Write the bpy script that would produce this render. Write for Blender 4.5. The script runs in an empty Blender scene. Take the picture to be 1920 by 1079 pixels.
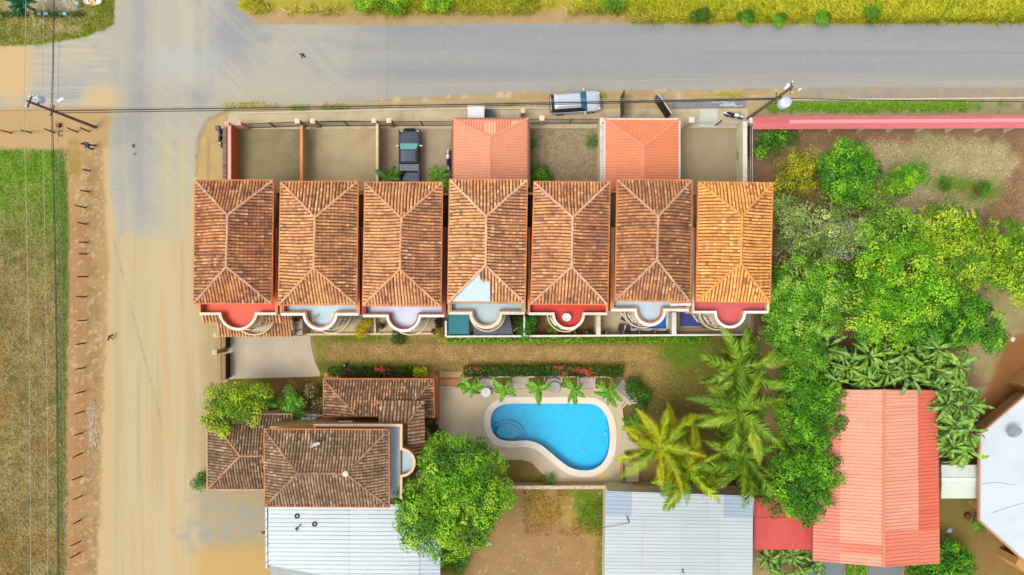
import bpy, bmesh, math, random
import numpy as np
from mathutils import Vector, Matrix

R = math.radians
SC = bpy.context.scene
COL = SC.collection
random.seed(7)
NP = np.random.RandomState(11)

# ------------------------------------------------------------------ camera, sky, sun, exposure
CAM_H = 64.0
cam_d = bpy.data.cameras.new('camera'); cam_d.lens = 24.0; cam_d.sensor_width = 36.0
cam_d.clip_start = 0.5; cam_d.clip_end = 2000.0
cam = bpy.data.objects.new('camera', cam_d); COL.objects.link(cam)
cam.location = (0, 0, CAM_H); cam.rotation_euler = (0, 0, 0)
SC.camera = cam

SUN_V = Vector((-0.40, -0.22, 0.89)).normalized()
world = bpy.data.worlds.new('World'); SC.world = world; world.use_nodes = True
wn = world.node_tree.nodes; wl = world.node_tree.links
sky = wn.new('ShaderNodeTexSky'); sky.sky_type = 'NISHITA'; sky.sun_disc = False
sky.sun_elevation = math.asin(SUN_V.z); sky.sun_rotation = math.atan2(SUN_V.x, SUN_V.y)
sky.dust_density = 3.0; sky.air_density = 1.0; sky.ozone_density = 1.0
hsv = wn.new('ShaderNodeHueSaturation'); hsv.inputs['Saturation'].default_value = 0.2
wl.new(sky.outputs[0], hsv.inputs['Color'])
wl.new(hsv.outputs[0], wn['Background'].inputs['Color'])
wn['Background'].inputs['Strength'].default_value = 0.15
sun_d = bpy.data.lights.new('sun', 'SUN'); sun_d.energy = 1.0; sun_d.angle = R(28); sun_d.color = (1.0, 0.955, 0.88)
sun = bpy.data.objects.new('sun', sun_d); COL.objects.link(sun)
sun.rotation_euler = (-SUN_V).to_track_quat('-Z', 'Y').to_euler(); sun.location = (0, 0, 90)
SC.view_settings.view_transform = 'Standard'; SC.view_settings.look = 'None'
SC.view_settings.exposure = 1.08; SC.view_settings.gamma = 1.0
SC.view_settings.use_curve_mapping = False
SC.cycles.max_bounces = 6; SC.cycles.transparent_max_bounces = 8

# ------------------------------------------------------------------ helpers
def W(x, y, h=0.0):
    "a point of the place: plan position on the survey grid (1920 x 1079) at height h"
    s = (CAM_H - h) / 1280.0
    return Vector(((x - 960) * s, (539.5 - y) * s, h))

def C(r, g, b, f=0.6):
    def l(v):
        v /= 255.0
        return (v / 12.92 if v <= 0.04045 else ((v + 0.055) / 1.055) ** 2.4) * f
    return (l(r), l(g), l(b))

def tag(o, label=None, cat=None, group=None, kind=None):
    if label: o['label'] = label
    if cat: o['category'] = cat
    if group: o['group'] = group
    if kind: o['kind'] = kind
    return o

def empty(name, loc=(0, 0, 0), label=None, cat=None, group=None, rz=0.0):
    o = bpy.data.objects.new(name, None); COL.objects.link(o)
    o.location = loc; o.rotation_euler = (0, 0, rz); o.empty_display_size = 0.3
    return tag(o, label, cat, group)

def copy_tree(o, parent=None):
    c = o.copy(); COL.objects.link(c); c.parent = parent
    for ch in o.children:
        copy_tree(ch, c)
    return c

MATS = {}
def pm(name, rgb, rough=0.8, var=0.14, scale=2.5, bump=0.0, metal=0.0, spec=0.3, fine=18.0, stretch=None, stain=None, stain_amt=0.0):
    "procedural paint / plaster / metal: two scales of noise over a base colour"
    if name in MATS: return MATS[name]
    m = bpy.data.materials.new(name); m.use_nodes = True
    nt = m.node_tree; n = nt.nodes; l = nt.links
    b = n['Principled BSDF']
    b.inputs['Roughness'].default_value = rough; b.inputs['Metallic'].default_value = metal
    b.inputs['Specular IOR Level'].default_value = spec
    g = n.new('ShaderNodeNewGeometry')
    vec = g.outputs['Position']
    if stretch:
        mp = n.new('ShaderNodeMapping'); mp.inputs['Scale'].default_value = stretch
        l.new(vec, mp.inputs['Vector']); vec = mp.outputs['Vector']
    n1 = n.new('ShaderNodeTexNoise'); n1.inputs['Scale'].default_value = scale; n1.inputs['Detail'].default_value = 6
    n2 = n.new('ShaderNodeTexNoise'); n2.inputs['Scale'].default_value = fine; n2.inputs['Detail'].default_value = 4
    l.new(vec, n1.inputs['Vector']); l.new(g.outputs['Position'], n2.inputs['Vector'])
    ad = n.new('ShaderNodeMath'); ad.operation = 'ADD'
    l.new(n1.outputs['Fac'], ad.inputs[0]); l.new(n2.outputs['Fac'], ad.inputs[1])
    mr = n.new('ShaderNodeMapRange'); mr.inputs['From Min'].default_value = 0.6; mr.inputs['From Max'].default_value = 1.4
    mr.inputs['To Min'].default_value = 1 - var; mr.inputs['To Max'].default_value = 1 + var
    l.new(ad.outputs[0], mr.inputs['Value'])
    mx = n.new('ShaderNodeVectorMath'); mx.operation = 'MULTIPLY'
    mx.inputs[0].default_value = rgb
    l.new(mr.outputs['Result'], mx.inputs[1])
    out = mx.outputs[0]
    if stain:
        n3 = n.new('ShaderNodeTexNoise'); n3.inputs['Scale'].default_value = scale * 0.6; n3.inputs['Detail'].default_value = 9
        n3.inputs['Roughness'].default_value = 0.65
        l.new(vec, n3.inputs['Vector'])
        r2 = n.new('ShaderNodeMapRange'); r2.inputs['From Min'].default_value = 0.48; r2.inputs['From Max'].default_value = 0.72
        r2.inputs['To Max'].default_value = stain_amt
        l.new(n3.outputs['Fac'], r2.inputs['Value'])
        mc = n.new('ShaderNodeMixRGB'); mc.inputs[2].default_value = (*stain, 1)
        l.new(r2.outputs['Result'], mc.inputs[0]); l.new(out, mc.inputs[1]); out = mc.outputs[0]
    l.new(out, b.inputs['Base Color'])
    if bump:
        bp = n.new('ShaderNodeBump'); bp.inputs['Strength'].default_value = bump; bp.inputs['Distance'].default_value = 0.02
        l.new(n2.outputs['Fac'], bp.inputs['Height']); l.new(bp.outputs[0], b.inputs['Normal'])
    MATS[name] = m
    return m

def attr_mat(name, rough=0.9, transl=0.0, noise=0.25, scale=9.0, bump=0.0, spec=0.2, dark=None):
    "colour from the per-piece attribute 'tint', broken up with fine noise"
    if name in MATS: return MATS[name]
    m = bpy.data.materials.new(name); m.use_nodes = True
    nt = m.node_tree; n = nt.nodes; l = nt.links
    b = n['Principled BSDF']; b.inputs['Roughness'].default_value = rough
    b.inputs['Specular IOR Level'].default_value = spec
    a = n.new('ShaderNodeAttribute'); a.attribute_name = 'tint'
    g = n.new('ShaderNodeNewGeometry')
    n1 = n.new('ShaderNodeTexNoise'); n1.inputs['Scale'].default_value = scale; n1.inputs['Detail'].default_value = 8
    n1.inputs['Roughness'].default_value = 0.7
    l.new(g.outputs['Position'], n1.inputs['Vector'])
    mr = n.new('ShaderNodeMapRange'); mr.inputs['From Min'].default_value = 0.3; mr.inputs['From Max'].default_value = 0.7
    mr.inputs['To Min'].default_value = 1 - noise; mr.inputs['To Max'].default_value = 1 + noise
    l.new(n1.outputs['Fac'], mr.inputs['Value'])
    mx = n.new('ShaderNodeVectorMath'); mx.operation = 'MULTIPLY'
    l.new(a.outputs['Color'], mx.inputs[0]); l.new(mr.outputs['Result'], mx.inputs[1])
    out = mx.outputs[0]
    if dark:
        n3 = n.new('ShaderNodeTexNoise'); n3.inputs['Scale'].default_value = dark[1]; n3.inputs['Detail'].default_value = 8
        n3.inputs['Roughness'].default_value = 0.7
        l.new(g.outputs['Position'], n3.inputs['Vector'])
        r2 = n.new('ShaderNodeMapRange'); r2.inputs['From Min'].default_value = 0.5; r2.inputs['From Max'].default_value = 0.72
        r2.inputs['To Max'].default_value = dark[2]
        l.new(n3.outputs['Fac'], r2.inputs['Value'])
        mc = n.new('ShaderNodeMixRGB'); mc.inputs[2].default_value = (*dark[0], 1)
        l.new(r2.outputs['Result'], mc.inputs[0]); l.new(out, mc.inputs[1]); out = mc.outputs[0]
    l.new(out, b.inputs['Base Color'])
    if bump:
        bp = n.new('ShaderNodeBump'); bp.inputs['Strength'].default_value = bump; bp.inputs['Distance'].default_value = 0.03
        l.new(n1.outputs['Fac'], bp.inputs['Height']); l.new(bp.outputs[0], b.inputs['Normal'])
    if transl:
        t = n.new('ShaderNodeBsdfTranslucent'); l.new(out, t.inputs['Color'])
        ms = n.new('ShaderNodeMixShader'); ms.inputs[0].default_value = transl
        l.new(b.outputs[0], ms.inputs[1]); l.new(t.outputs[0], ms.inputs[2])
        l.new(ms.outputs[0], n['Material Output'].inputs['Surface'])
    MATS[name] = m
    return m

def new_obj(name, me, parent=None, mats=()):
    o = bpy.data.objects.new(name, me); COL.objects.link(o)
    for m in mats: me.materials.append(m)
    if parent: o.parent = parent
    return o

def wloc(p):
    v = Vector((0, 0, 0))
    while p:
        v = v + p.location; p = p.parent
    return v

class MB:
    "collects faces in world coordinates, links them as ONE mesh object"
    def __init__(s): s.v = []; s.f = []; s.c = []; s.col = (1, 1, 1); s.sm = []
    def face(s, pts, sm=False):
        i = len(s.v); s.v += [tuple(p) for p in pts]
        s.f.append(tuple(range(i, i + len(pts)))); s.c.append(s.col); s.sm.append(sm)
    def add(s, vs, fs, sm=False):
        i = len(s.v); s.v += [tuple(p) for p in vs]
        for f in fs:
            s.f.append(tuple(k + i for k in f)); s.c.append(s.col); s.sm.append(sm)
    def box(s, c, d, rz=0.0, rot=None):
        x, y, z = d[0] / 2, d[1] / 2, d[2] / 2
        M = rot if rot is not None else Matrix.Rotation(rz, 3, 'Z')
        vs = [Vector(c) + M @ Vector(p) for p in ((-x, -y, -z), (x, -y, -z), (x, y, -z), (-x, y, -z), (-x, -y, z), (x, -y, z), (x, y, z), (-x, y, z))]
        s.add(vs, [(3, 2, 1, 0), (4, 5, 6, 7), (0, 1, 5, 4), (1, 2, 6, 5), (2, 3, 7, 6), (3, 0, 4, 7)])
        return s
    def bar(s, a, b, w, h):
        "a square bar from a to b"
        a = Vector(a); b = Vector(b); d = b - a
        q = d.to_track_quat('X', 'Z').to_matrix()
        return s.box((a + b) / 2, (d.length, w, h), rot=q)
    def prism(s, poly, z0, z1, bottom=True):
        p = [(q[0], q[1]) for q in poly]
        ar = sum(p[i][0] * p[(i + 1) % len(p)][1] - p[(i + 1) % len(p)][0] * p[i][1] for i in range(len(p)))
        if ar < 0: p = p[::-1]
        n = len(p)
        vs = [(x, y, z0) for x, y in p] + [(x, y, z1) for x, y in p]
        fs = [tuple(range(n, 2 * n))] + [(i, (i + 1) % n, n + (i + 1) % n, n + i) for i in range(n)]
        if bottom: fs.append(tuple(range(n - 1, -1, -1)))
        s.add(vs, fs); return s
    def tube(s, pts, r, n=6, caps=True, sm=True):
        pts = [Vector(p) for p in pts]
        rs = r if isinstance(r, (list, tuple)) else [r] * len(pts)
        rings = []
        for i, p in enumerate(pts):
            d = (pts[min(i + 1, len(pts) - 1)] - pts[max(i - 1, 0)]).normalized()
            up = Vector((0, 0, 1)) if abs(d.z) < 0.95 else Vector((1, 0, 0))
            a = d.cross(up).normalized(); b = a.cross(d)
            rings.append([p + (a * math.cos(t) + b * math.sin(t)) * rs[i] for t in [2 * math.pi * k / n for k in range(n)]])
        vs = [q for ring in rings for q in ring]; fs = []
        for i in range(len(pts) - 1):
            for k in range(n):
                fs.append((i * n + k, i * n + (k + 1) % n, (i + 1) * n + (k + 1) % n, (i + 1) * n + k))
        s.add(vs, fs, sm)
        if caps:
            s.add(rings[0], [tuple(range(n - 1, -1, -1))]); s.add(rings[-1], [tuple(range(n))])
        return s
    def lathe(s, c, prof, n=16, axis=None, sm=True):
        "profile of (radius, height) turned about the axis"
        M = axis if axis is not None else Matrix.Identity(3)
        vs = []; fs = []
        for (r, z) in prof:
            for k in range(n):
                t = 2 * math.pi * k / n
                vs.append(Vector(c) + M @ Vector((r * math.cos(t), r * math.sin(t), z)))
        for i in range(len(prof) - 1):
            for k in range(n):
                fs.append((i * n + k, i * n + (k + 1) % n, (i + 1) * n + (k + 1) % n, (i + 1) * n + k))
        s.add(vs, fs, sm)
        m = (len(prof) - 1) * n
        s.add(vs[m:], [tuple(range(n))]); s.add(vs[:n], [tuple(range(n - 1, -1, -1))])
        return s
    def strip(s, path, w, z0, z1, closed=False, off=0.0):
        "a wall of width w swept along a plan path"
        a = offset_path(path, off - w / 2, closed); b = offset_path(path, off + w / 2, closed)
        n = len(path); m = n if closed else n - 1
        for i in range(m):
            j = (i + 1) % n
            A, B, D, E = a[i], a[j], b[j], b[i]
            s.add([(*A, z0), (*B, z0), (*D, z0), (*E, z0), (*A, z1), (*B, z1), (*D, z1), (*E, z1)],
                  [(4, 5, 6, 7), (0, 1, 5, 4), (2, 3, 7, 6), (3, 2, 1, 0)])
        if not closed:
            for i, flip in ((0, False), (n - 1, True)):
                q = [(*a[i], z0), (*b[i], z0), (*b[i], z1), (*a[i], z1)]
                s.add(q, [(0, 1, 2, 3)])
        return s
    def build(s, name, mats, parent=None, kind=None, tint=False, smooth=False, label=None):
        off = wloc(parent) if parent else Vector((0, 0, 0))
        me = bpy.data.meshes.new(name)
        me.from_pydata([(v[0] - off.x, v[1] - off.y, v[2] - off.z) for v in s.v], [], s.f)
        if tint:
            at = me.attributes.new('tint', 'FLOAT_COLOR', 'FACE')
            at.data.foreach_set('color', np.array([(*c, 1.0) for c in s.c], dtype=np.float32).ravel())
        sm = [True] * len(s.f) if smooth else s.sm
        me.polygons.foreach_set('use_smooth', sm)
        me.validate(); me.update()
        if not isinstance(mats, (list, tuple)): mats = [mats]
        o = new_obj(name, me, parent, mats)
        if kind: o['kind'] = kind
        if label: o['label'] = label
        return o

def offset_path(path, d, closed=False):
    p = [Vector((q[0], q[1])) for q in path]; n = len(p); out = []
    if abs(d) < 1e-9: return [(q.x, q.y) for q in p]
    for i in range(n):
        a = p[i - 1] if (i > 0 or closed) else None
        b = p[(i + 1) % n] if (i < n - 1 or closed) else None
        ns = []
        if a is not None:
            e = (p[i] - a)
            if e.length > 1e-9: e.normalize(); ns.append(Vector((-e.y, e.x)))
        if b is not None:
            e = (b - p[i])
            if e.length > 1e-9: e.normalize(); ns.append(Vector((-e.y, e.x)))
        m = sum(ns, Vector((0, 0)))
        if m.length < 1e-6: m = ns[0].copy()
        m.normalize()
        k = max(0.35, m.dot(ns[0]))
        q = p[i] + m * (d / k); out.append((q.x, q.y))
    return out

def arc(c, r, a0, a1, n):
    return [(c[0] + r * math.cos(a0 + (a1 - a0) * i / n), c[1] + r * math.sin(a0 + (a1 - a0) * i / n)) for i in range(n + 1)]

def PL(pts, h=0.0):
    return [(W(x, y, h).x, W(x, y, h).y) for x, y in pts]

def catmull(pts, n=6):
    out = []; m = len(pts)
    for i in range(m):
        p0, p1, p2, p3 = [Vector(pts[(i + k - 1) % m]) for k in range(4)]
        for j in range(n):
            t = j / n
            q = 0.5 * ((2 * p1) + (p2 - p0) * t + (2 * p0 - 5 * p1 + 4 * p2 - p3) * t * t + (3 * p1 - p0 - 3 * p2 + p3) * t ** 3)
            out.append((q.x, q.y))
    return out

def quads_mesh(name, V, cols, parent=None, mat=None, kind=None):
    "V: (N,4,3) array of loose leaf quads, cols (N,3)"
    n = len(V)
    off = np.array(wloc(parent)) if parent else np.zeros(3)
    me = bpy.data.meshes.new(name)
    me.vertices.add(4 * n); me.vertices.foreach_set('co', (V - off).astype(np.float32).ravel())
    me.loops.add(4 * n); me.loops.foreach_set('vertex_index', np.arange(4 * n, dtype=np.int32))
    me.polygons.add(n); me.polygons.foreach_set('loop_start', np.arange(0, 4 * n, 4, dtype=np.int32))
    try: me.polygons.foreach_set('loop_total', np.full(n, 4, dtype=np.int32))
    except Exception: pass
    at = me.attributes.new('tint', 'FLOAT_COLOR', 'FACE')
    at.data.foreach_set('color', np.concatenate([cols, np.ones((n, 1))], 1).astype(np.float32).ravel())
    me.update(calc_edges=True)
    o = new_obj(name, me, parent, [mat])
    if kind: o['kind'] = kind
    return o

# ------------------------------------------------------------------ noise
_lat = NP.rand(64, 256, 256)
def vnoise(x, y, seed=0):
    L = _lat[seed % 64]
    xi = np.floor(x).astype(int); yi = np.floor(y).astype(int)
    fx = x - xi; fy = y - yi; fx = fx * fx * (3 - 2 * fx); fy = fy * fy * (3 - 2 * fy)
    a = L[xi % 256, yi % 256]; b = L[(xi + 1) % 256, yi % 256]; c = L[xi % 256, (yi + 1) % 256]; d = L[(xi + 1) % 256, (yi + 1) % 256]
    return (a * (1 - fx) + b * fx) * (1 - fy) + (c * (1 - fx) + d * fx) * fy
def fbm(x, y, seed=0, o=4):
    s = 0; a = 1.0; t = 0
    for k in range(o):
        s = s + a * vnoise(x * 2 ** k + 13.7 * k, y * 2 ** k + 7.1 * k, seed + k); t += a; a *= 0.55
    return s / t
def sdist(px, py, poly):
    "signed distance to a polygon, positive inside"
    d = np.full(px.shape, 1e9); ins = np.zeros(px.shape, bool); n = len(poly)
    for i in range(n):
        x0, y0 = poly[i]; x1, y1 = poly[(i + 1) % n]
        ex, ey = x1 - x0, y1 - y0; L2 = ex * ex + ey * ey + 1e-9
        t = np.clip(((px - x0) * ex + (py - y0) * ey) / L2, 0, 1)
        d = np.minimum(d, np.hypot(px - x0 - t * ex, py - y0 - t * ey))
        if y0 != y1:
            c = (y0 > py) != (y1 > py)
            ins ^= c & (px < (x1 - x0) * (py - y0) / (y1 - y0) + x0)
    return np.where(ins, d, -d)
# ------------------------------------------------------------------ the ground: one continuous sheet, split by what it is
def sstep(d, w): 
    t = np.clip(d / w * 0.5 + 0.5, 0, 1); return t * t * (3 - 2 * t)

P_ASPH = [(217, -40), (440, -40), (446, 12), (482, 46), (760, 47), (1000, 44), (1500, 47), (2000, 40), (2000, 163), (1500, 166), (1190, 171), (905, 178), (735, 188), (560, 200), (430, 206), (388, 226), (372, 262), (366, 330), (345, 420), (335, 452), (215, 448), (205, 330), (206, 216), (-40, 205), (-40, 90), (60, 84), (150, 73), (212, 50)]
P_ROAD2 = [(190, 200), (392, 214), (372, 262), (366, 330), (364, 570), (402, 600), (405, 700), (392, 780), (385, 915), (500, 920), (505, 1120), (182, 1120), (195, 800), (205, 500)]
P_FIELD = [(-40, 280), (116, 280), (124, 330), (131, 450), (128, 600), (124, 800), (118, 1120), (-40, 1120)]
P_GARD = [(-40, -40), (216, -40), (211, 46), (160, 68), (80, 82), (-40, 86)]
P_NVERGE = [(444, -40), (2000, -40), (2000, 38), (1600, 44), (1330, 44), (1180, 34), (1000, 36), (760, 40), (560, 40), (484, 38), (452, 8)]
P_SVERGE = [(388, 226), (430, 204), (735, 186), (905, 176), (1190, 169), (2000, 162), (2000, 240), (1410, 240), (440, 246), (400, 330), (366, 340)]
P_YARD = [(1404, 236), (2000, 236), (2000, 700), (1640, 760), (1440, 640), (1404, 560)]
P_LAWN = [(582, 622), (1420, 628), (1440, 920), (1180, 920), (1200, 760), (1150, 690), (870, 712), (600, 708)]
P_SLOT = [(820, 905), (1140, 905), (1140, 1120), (810, 1120)]
P_ERIGHT = [(1700, 700), (2000, 560), (2000, 1120), (1700, 1120)]
P_STRIP = [(430, 706), (610, 704), (612, 790), (395, 790), (395, 720)]

def ground_colour(px, py):
    n1 = fbm(px / 60, py / 60, 1); n2 = fbm(px / 14, py / 14, 5, 5); n3 = fbm(px / 200, py / 200, 9); n4 = fbm(px / 5, py / 5, 12, 3)
    sv = fbm(px / 9, py / 260, 16); sh = fbm(px / 260, py / 7, 20)
    sv2 = fbm(px / 28, py / 700, 24); sh2 = fbm(px / 700, py / 22, 28)
    col = np.empty(px.shape + (3,)); col[:] = C(176, 147, 104)
    col *= (0.8 + 0.4 * n2)[..., None]
    def mix(m, c):
        m = np.clip(m, 0, 1)
        if isinstance(c, tuple): c = np.array(c)
        col[:] = col * (1 - m[..., None]) + c * m[..., None]
    def pmask(poly, soft=4, amp=6):
        return sstep(sdist(px, py, poly) + (n2 - 0.5) * 2 * amp + (n1 - 0.5) * amp, soft)
    def blob(cx, cy, rx, ry, soft=0.5, amp=0.6):
        d = 1 - np.hypot((px - cx) / rx, (py - cy) / ry) + (n2 - 0.5) * amp + (n1 - 0.5) * amp
        return sstep(d, soft)
    band = lambda v, a, b, s: sstep(v - a, s) * sstep(b - v, s)
    # left verge of bare soil
    mix(band(px, 118, 205, 6) * sstep(py - 270, 20), C(174, 140, 94))
    mix(band(px, 126, 165, 10) * sstep(py - 400, 60) * (0.35 + 0.9 * (n1 - 0.3)), C(162, 116, 72))
    mix(band(px, 160, 190, 10) * sstep(py - 300, 60) * np.clip(n2 * 2.4 - 0.8, 0, 1) * 0.6, C(128, 104, 70))
    mix(sstep(n4 - 0.66, 0.06) * band(px, 130, 196, 10) * sstep(py - 260, 20) * 0.5, C(205, 185, 150))
    # dirt road with wheel streaks
    m = pmask(P_ROAD2, 5, 7); mix(m, C(192, 174, 136))
    mix(m * np.clip((sv2 - 0.45) * 3, 0, 1) * 0.65, C(190, 160, 110))
    mix(m * np.clip((0.5 - sv2) * 3, 0, 1) * 0.6, C(190, 177, 140))
    mix(m * np.clip((sv - 0.52) * 6, 0, 1) * 0.5, C(176, 154, 112))
    mix(m * band(px, 186, 212, 7) * 0.6, C(198, 170, 118))
    mix(m * np.exp(-((px - 312 - (py - 700) * 0.05) / 7.0) ** 2) * sstep(py - 560, 60) * 0.55, C(198, 160, 104))
    mix(m * np.exp(-((px - 250) / 6.0) ** 2) * sstep(py - 960, 40) * 0.5, C(196, 158, 100))
    mix(m * sstep(px - 366, 8) * sstep(620 - py, 8) * sstep(py - 300, 8) * 0.5, C(186, 165, 112))
    mix(m * sstep(px - 378 - 30 * (n1 - .5), 16) * sstep(py - 590, 14) * 0.8, C(172, 150, 106))
    g = blob(430, 975, 85, 62, 0.5, 0.9); mix(g * np.clip(n2 * 2.0 - 0.45, 0, 1), C(158, 154, 140))
    mix(sstep(py - 1020 - 10 * n1, 18) * sstep(px - 360, 40) * sstep(510 - px, 10) * 0.7, C(198, 160, 88))
    d = np.abs((px - 213) - (py - 450) * 0.262)   # the faint trench across the dirt road
    mix(sstep(1.6 - d, 1.2) * band(py, 450, 800, 8) * np.clip(n2 * 2 - 0.35, 0, 1) * 0.55, C(136, 124, 96))
    # asphalt
    jag = (vnoise(px / 22, py * 0 + 3, 31) - 0.5) * 36 * sstep(py - 380, 30)
    ma = sstep(sdist(px, py, P_ASPH) + (n2 - 0.5) * 5 + np.where(py > 380, jag, 0), 2.0)
    mix(ma, C(156, 156, 153))
    mix(ma * sstep(px - 727, 1.5) * 0.75, C(148, 149, 149))
    mix(ma * np.clip((sh - 0.5) * 6, 0, 1) * sstep(px - 420, 60) * 0.55, C(144, 145, 147))
    mix(ma * np.clip((sh2 - 0.5) * 4, 0, 1) * sstep(px - 420, 60) * 0.5, C(163, 162, 157))
    mix(ma * np.exp(-((py - 99) / 2.2) ** 2) * sstep(px - 1330, 60) * 0.5, C(130, 132, 136))
    mix(ma * np.exp(-((py - 60) / 8.0) ** 2) * sstep(px - 700, 90) * 0.35, C(140, 142, 146))
    mix(ma * sstep(py - 150, 14) * sstep(px - 430, 40) * 0.5, C(178, 171, 155))
    mix(ma * np.exp(-((px - 725.5) / 1.3) ** 2) * sstep(py - 45, 3) * 0.4, C(132, 132, 134))
    # dust blown over the crossing
    mix(ma * sstep(py - 400 + 70 * (n1 - .5) + 40 * (n2 - .5), 45) * sstep(400 - px, 8) * .55, C(188, 174, 138))
    w = sstep(660 - px, 130)
    mix(ma * w * np.clip((n3 * 0.5 + n1 * 0.8 - 0.5) * 2.2, 0, 0.6), C(184, 175, 150))
    mix(ma * w * np.clip((sv - 0.5) * 4, 0, 1) * sstep(400 - px, 40) * sstep(px - 205, 30) * 0.5, C(192, 182, 152))
    mix(ma * np.exp(-((px - 263) / 17.0) ** 2) * sstep(430 - py, 50) * 0.75, C(152, 152, 150))
    mix(ma * np.exp(-((px - 228) / 6.0) ** 2) * sstep(py - 200, 30) * 0.5, C(158, 158, 152))
    mix(ma * blob(440, 52, 34, 44, 0.9, .5) * 0.8, C(140, 144, 150))
    mix(ma * blob(350, 120, 70, 32, 0.6, .9) * 0.5, C(172, 178, 178))
    mix(ma * sstep(px - 300, 12) * sstep(py - 260, 40) * np.clip(0.4 + (sv - .4) * 2, 0, 1) * 0.9, C(186, 174, 134))
    dg_ = fbm((px + py) / 120, (px - py) / 8, 40); mix(ma * w * sstep(px - 280, 40) * np.clip((dg_ - .56) * 6, 0, 1) * .3, C(192, 184, 158))
    mix(ma * w * np.clip((fbm(px / 90, py / 5, 44) - .54) * 7, 0, 1) * sstep(210 - px, 30) * .6, C(194, 184, 156))
    mix(ma * blob(20, 130, 38, 64, 0.4, .5), C(200, 170, 122))
    mix(ma * blob(190, 190, 34, 26, 0.7, .8) * .7, C(204, 176, 122))
    mix(ma * blob(150, 106, 60, 14, 0.7, .9) * .5, C(190, 178, 146))
    mix(ma * sstep(n4 - 0.72, 0.05) * 0.15, C(190, 188, 178))
    # bare ground round the west pole
    mix(sstep(py - 198 - 6 * n1, 5) * sstep(278 - py, 4) * sstep(206 - px + 16 * (n1 - .5), 10), C(184, 152, 106))
    # field
    m = pmask(P_FIELD, 3, 5)
    gr = np.clip(1.15 - (py - 290) / 230 + (n1 - 0.5) * 1.1 + (px - 60) / 400, 0, 1)
    f = np.array(C(150, 134, 86)) * (1 - gr[..., None]) + np.array(C(104, 142, 34)) * gr[..., None]
    f = f * (0.72 + 0.56 * n2)[..., None]
    mix(m, f)
    mix(m * np.clip((n2 - 0.5) * 4, 0, 1) * 0.5, C(150, 134, 88)); mix(m * np.clip((0.47 - n2) * 5, 0, 1) * .5 * sstep(py - 420, 60), C(96, 102, 48))
    mix(m * sstep(px - 112 + 5 * n2, 5) * 0.75, C(92, 112, 46)); mix(m * np.clip((n1 - .56) * 6, 0, 1) * sstep(py - 480, 80) * .5, C(146, 112, 50))
    mix(band(px, 128, 150, 5) * band(py, 262, 330, 10) * np.clip(n2 * 3 - 1, 0, 1) * .7, C(140, 128, 40))
    # north-west corner garden
    m = pmask(P_GARD, 3, 4)
    mix(m, np.array(C(156, 146, 84)) * (0.75 + 0.5 * n2)[..., None]); mix(m * np.clip((n1 - 0.42) * 4, 0, 1), C(128, 132, 48))
    mix(m * np.clip((n2 - 0.55) * 7, 0, 1) * .8, C(186, 172, 120))
    e = sdist(px, py, P_GARD); mix(m * sstep(7 - e, 4) * sstep(px - 40, 30) * .8, C(108, 130, 22))
    mix(band(px, 16, 146, 3) * sstep(20 - py, 3), np.array(C(198, 182, 152)) * (0.8 + 0.4 * n2)[..., None])
    # verges of the paved road
    mix(sstep(sdist(px, py, [(446, -40), (2000, -40), (2000, 44), (1500, 47), (1000, 44), (760, 47), (488, 46), (450, 12)]) + (n2 - .5) * 4, 2), np.array(C(176, 148, 104)) * (.8 + .4 * n2)[..., None])
    gm = sstep((20 + 24 * sstep(px - 1200, 60) + 8 * (n1 - .5) + 16 * (n2 - .5)) - py, 5) * sstep(px - 448, 8)
    mix(gm, np.array(C(168, 160, 44)) * (0.75 + 0.5 * n2)[..., None])
    mix(gm * np.clip((n1 - 0.45) * 5, 0, 1) * 0.9, C(140, 152, 26)); mix(gm * np.clip((n2 - .52) * 6, 0, 1) * .7, C(196, 184, 74))
    mix(gm * sstep(1200 - px, 60) * np.clip((n2 - .45) * 5, 0, 1) * .6, C(158, 126, 70))
    m = pmask(P_SVERGE, 3, 5); mix(m, np.array(C(184, 160, 118)) * (.86 + .28 * n2)[..., None])
    mix(m * band(py, 168, 190, 5) * np.clip((n1 - .4) * 3, 0, 1) * .6, C(178, 140, 88)); mix(m * np.clip((n2 - .6) * 8, 0, 1) * .6, C(210, 196, 160))
    for (cx, cy, rx, ry) in ((470, 198, 46, 5), (560, 203, 16, 5), (628, 202, 26, 5), (958, 195, 12, 5), (1130, 184, 8, 5), (1360, 180, 34, 6), (1310, 184, 16, 5), (440, 222, 14, 5)):
        mix(blob(cx, cy, rx, ry, .8, .9) * .9, C(132, 138, 34) if cx in (560, 628, 958, 1130) else C(176, 146, 58))
    mix(band(py, 164, 190, 4) * sstep(px - 1500, 30) * np.clip(.5 + (n2 - .4) * 2, 0, 1), C(150, 144, 134))
    mix(band(py, 186, 214, 4) * sstep(px - 1440, 10), C(166, 146, 116))
    mix(band(py + 9 * (n1 - .5), 192, 208, 4) * sstep(px - 1440, 12) * sstep(1800 - px + 120 * n2, 60), C(96, 138, 26))
    mix(sstep(n2 - .58, .05) * band(py, 188, 216, 4) * sstep(px - 1440, 30) * .7, C(94, 120, 40))
    mix(sdist(px, py, [(366, 340), (376, 280), (392, 240), (412, 225), (414, 300), (412, 345)]) > 0, np.array(C(184, 158, 106)) * (.9 + .2 * n2)[..., None])
    mix(np.exp(-((px - 391 - 6 * (n1 - .5)) / 3.0) ** 2) * band(py, 262, 340, 8) * .5, C(140, 116, 76))
    ed = np.abs(sdist(px, py, P_ASPH)); mix(sstep(4 - ed, 3) * band(px, 362, 440, 6) * band(py, 200, 330, 6) * np.clip(n2 * 2 - .5, 0, 1) * .8, C(132, 118, 60))
    # garden east of the terrace
    m = pmask(P_YARD, 3, 4); mix(m, np.array(C(142, 112, 82)) * (.8 + .4 * n2)[..., None])
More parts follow.
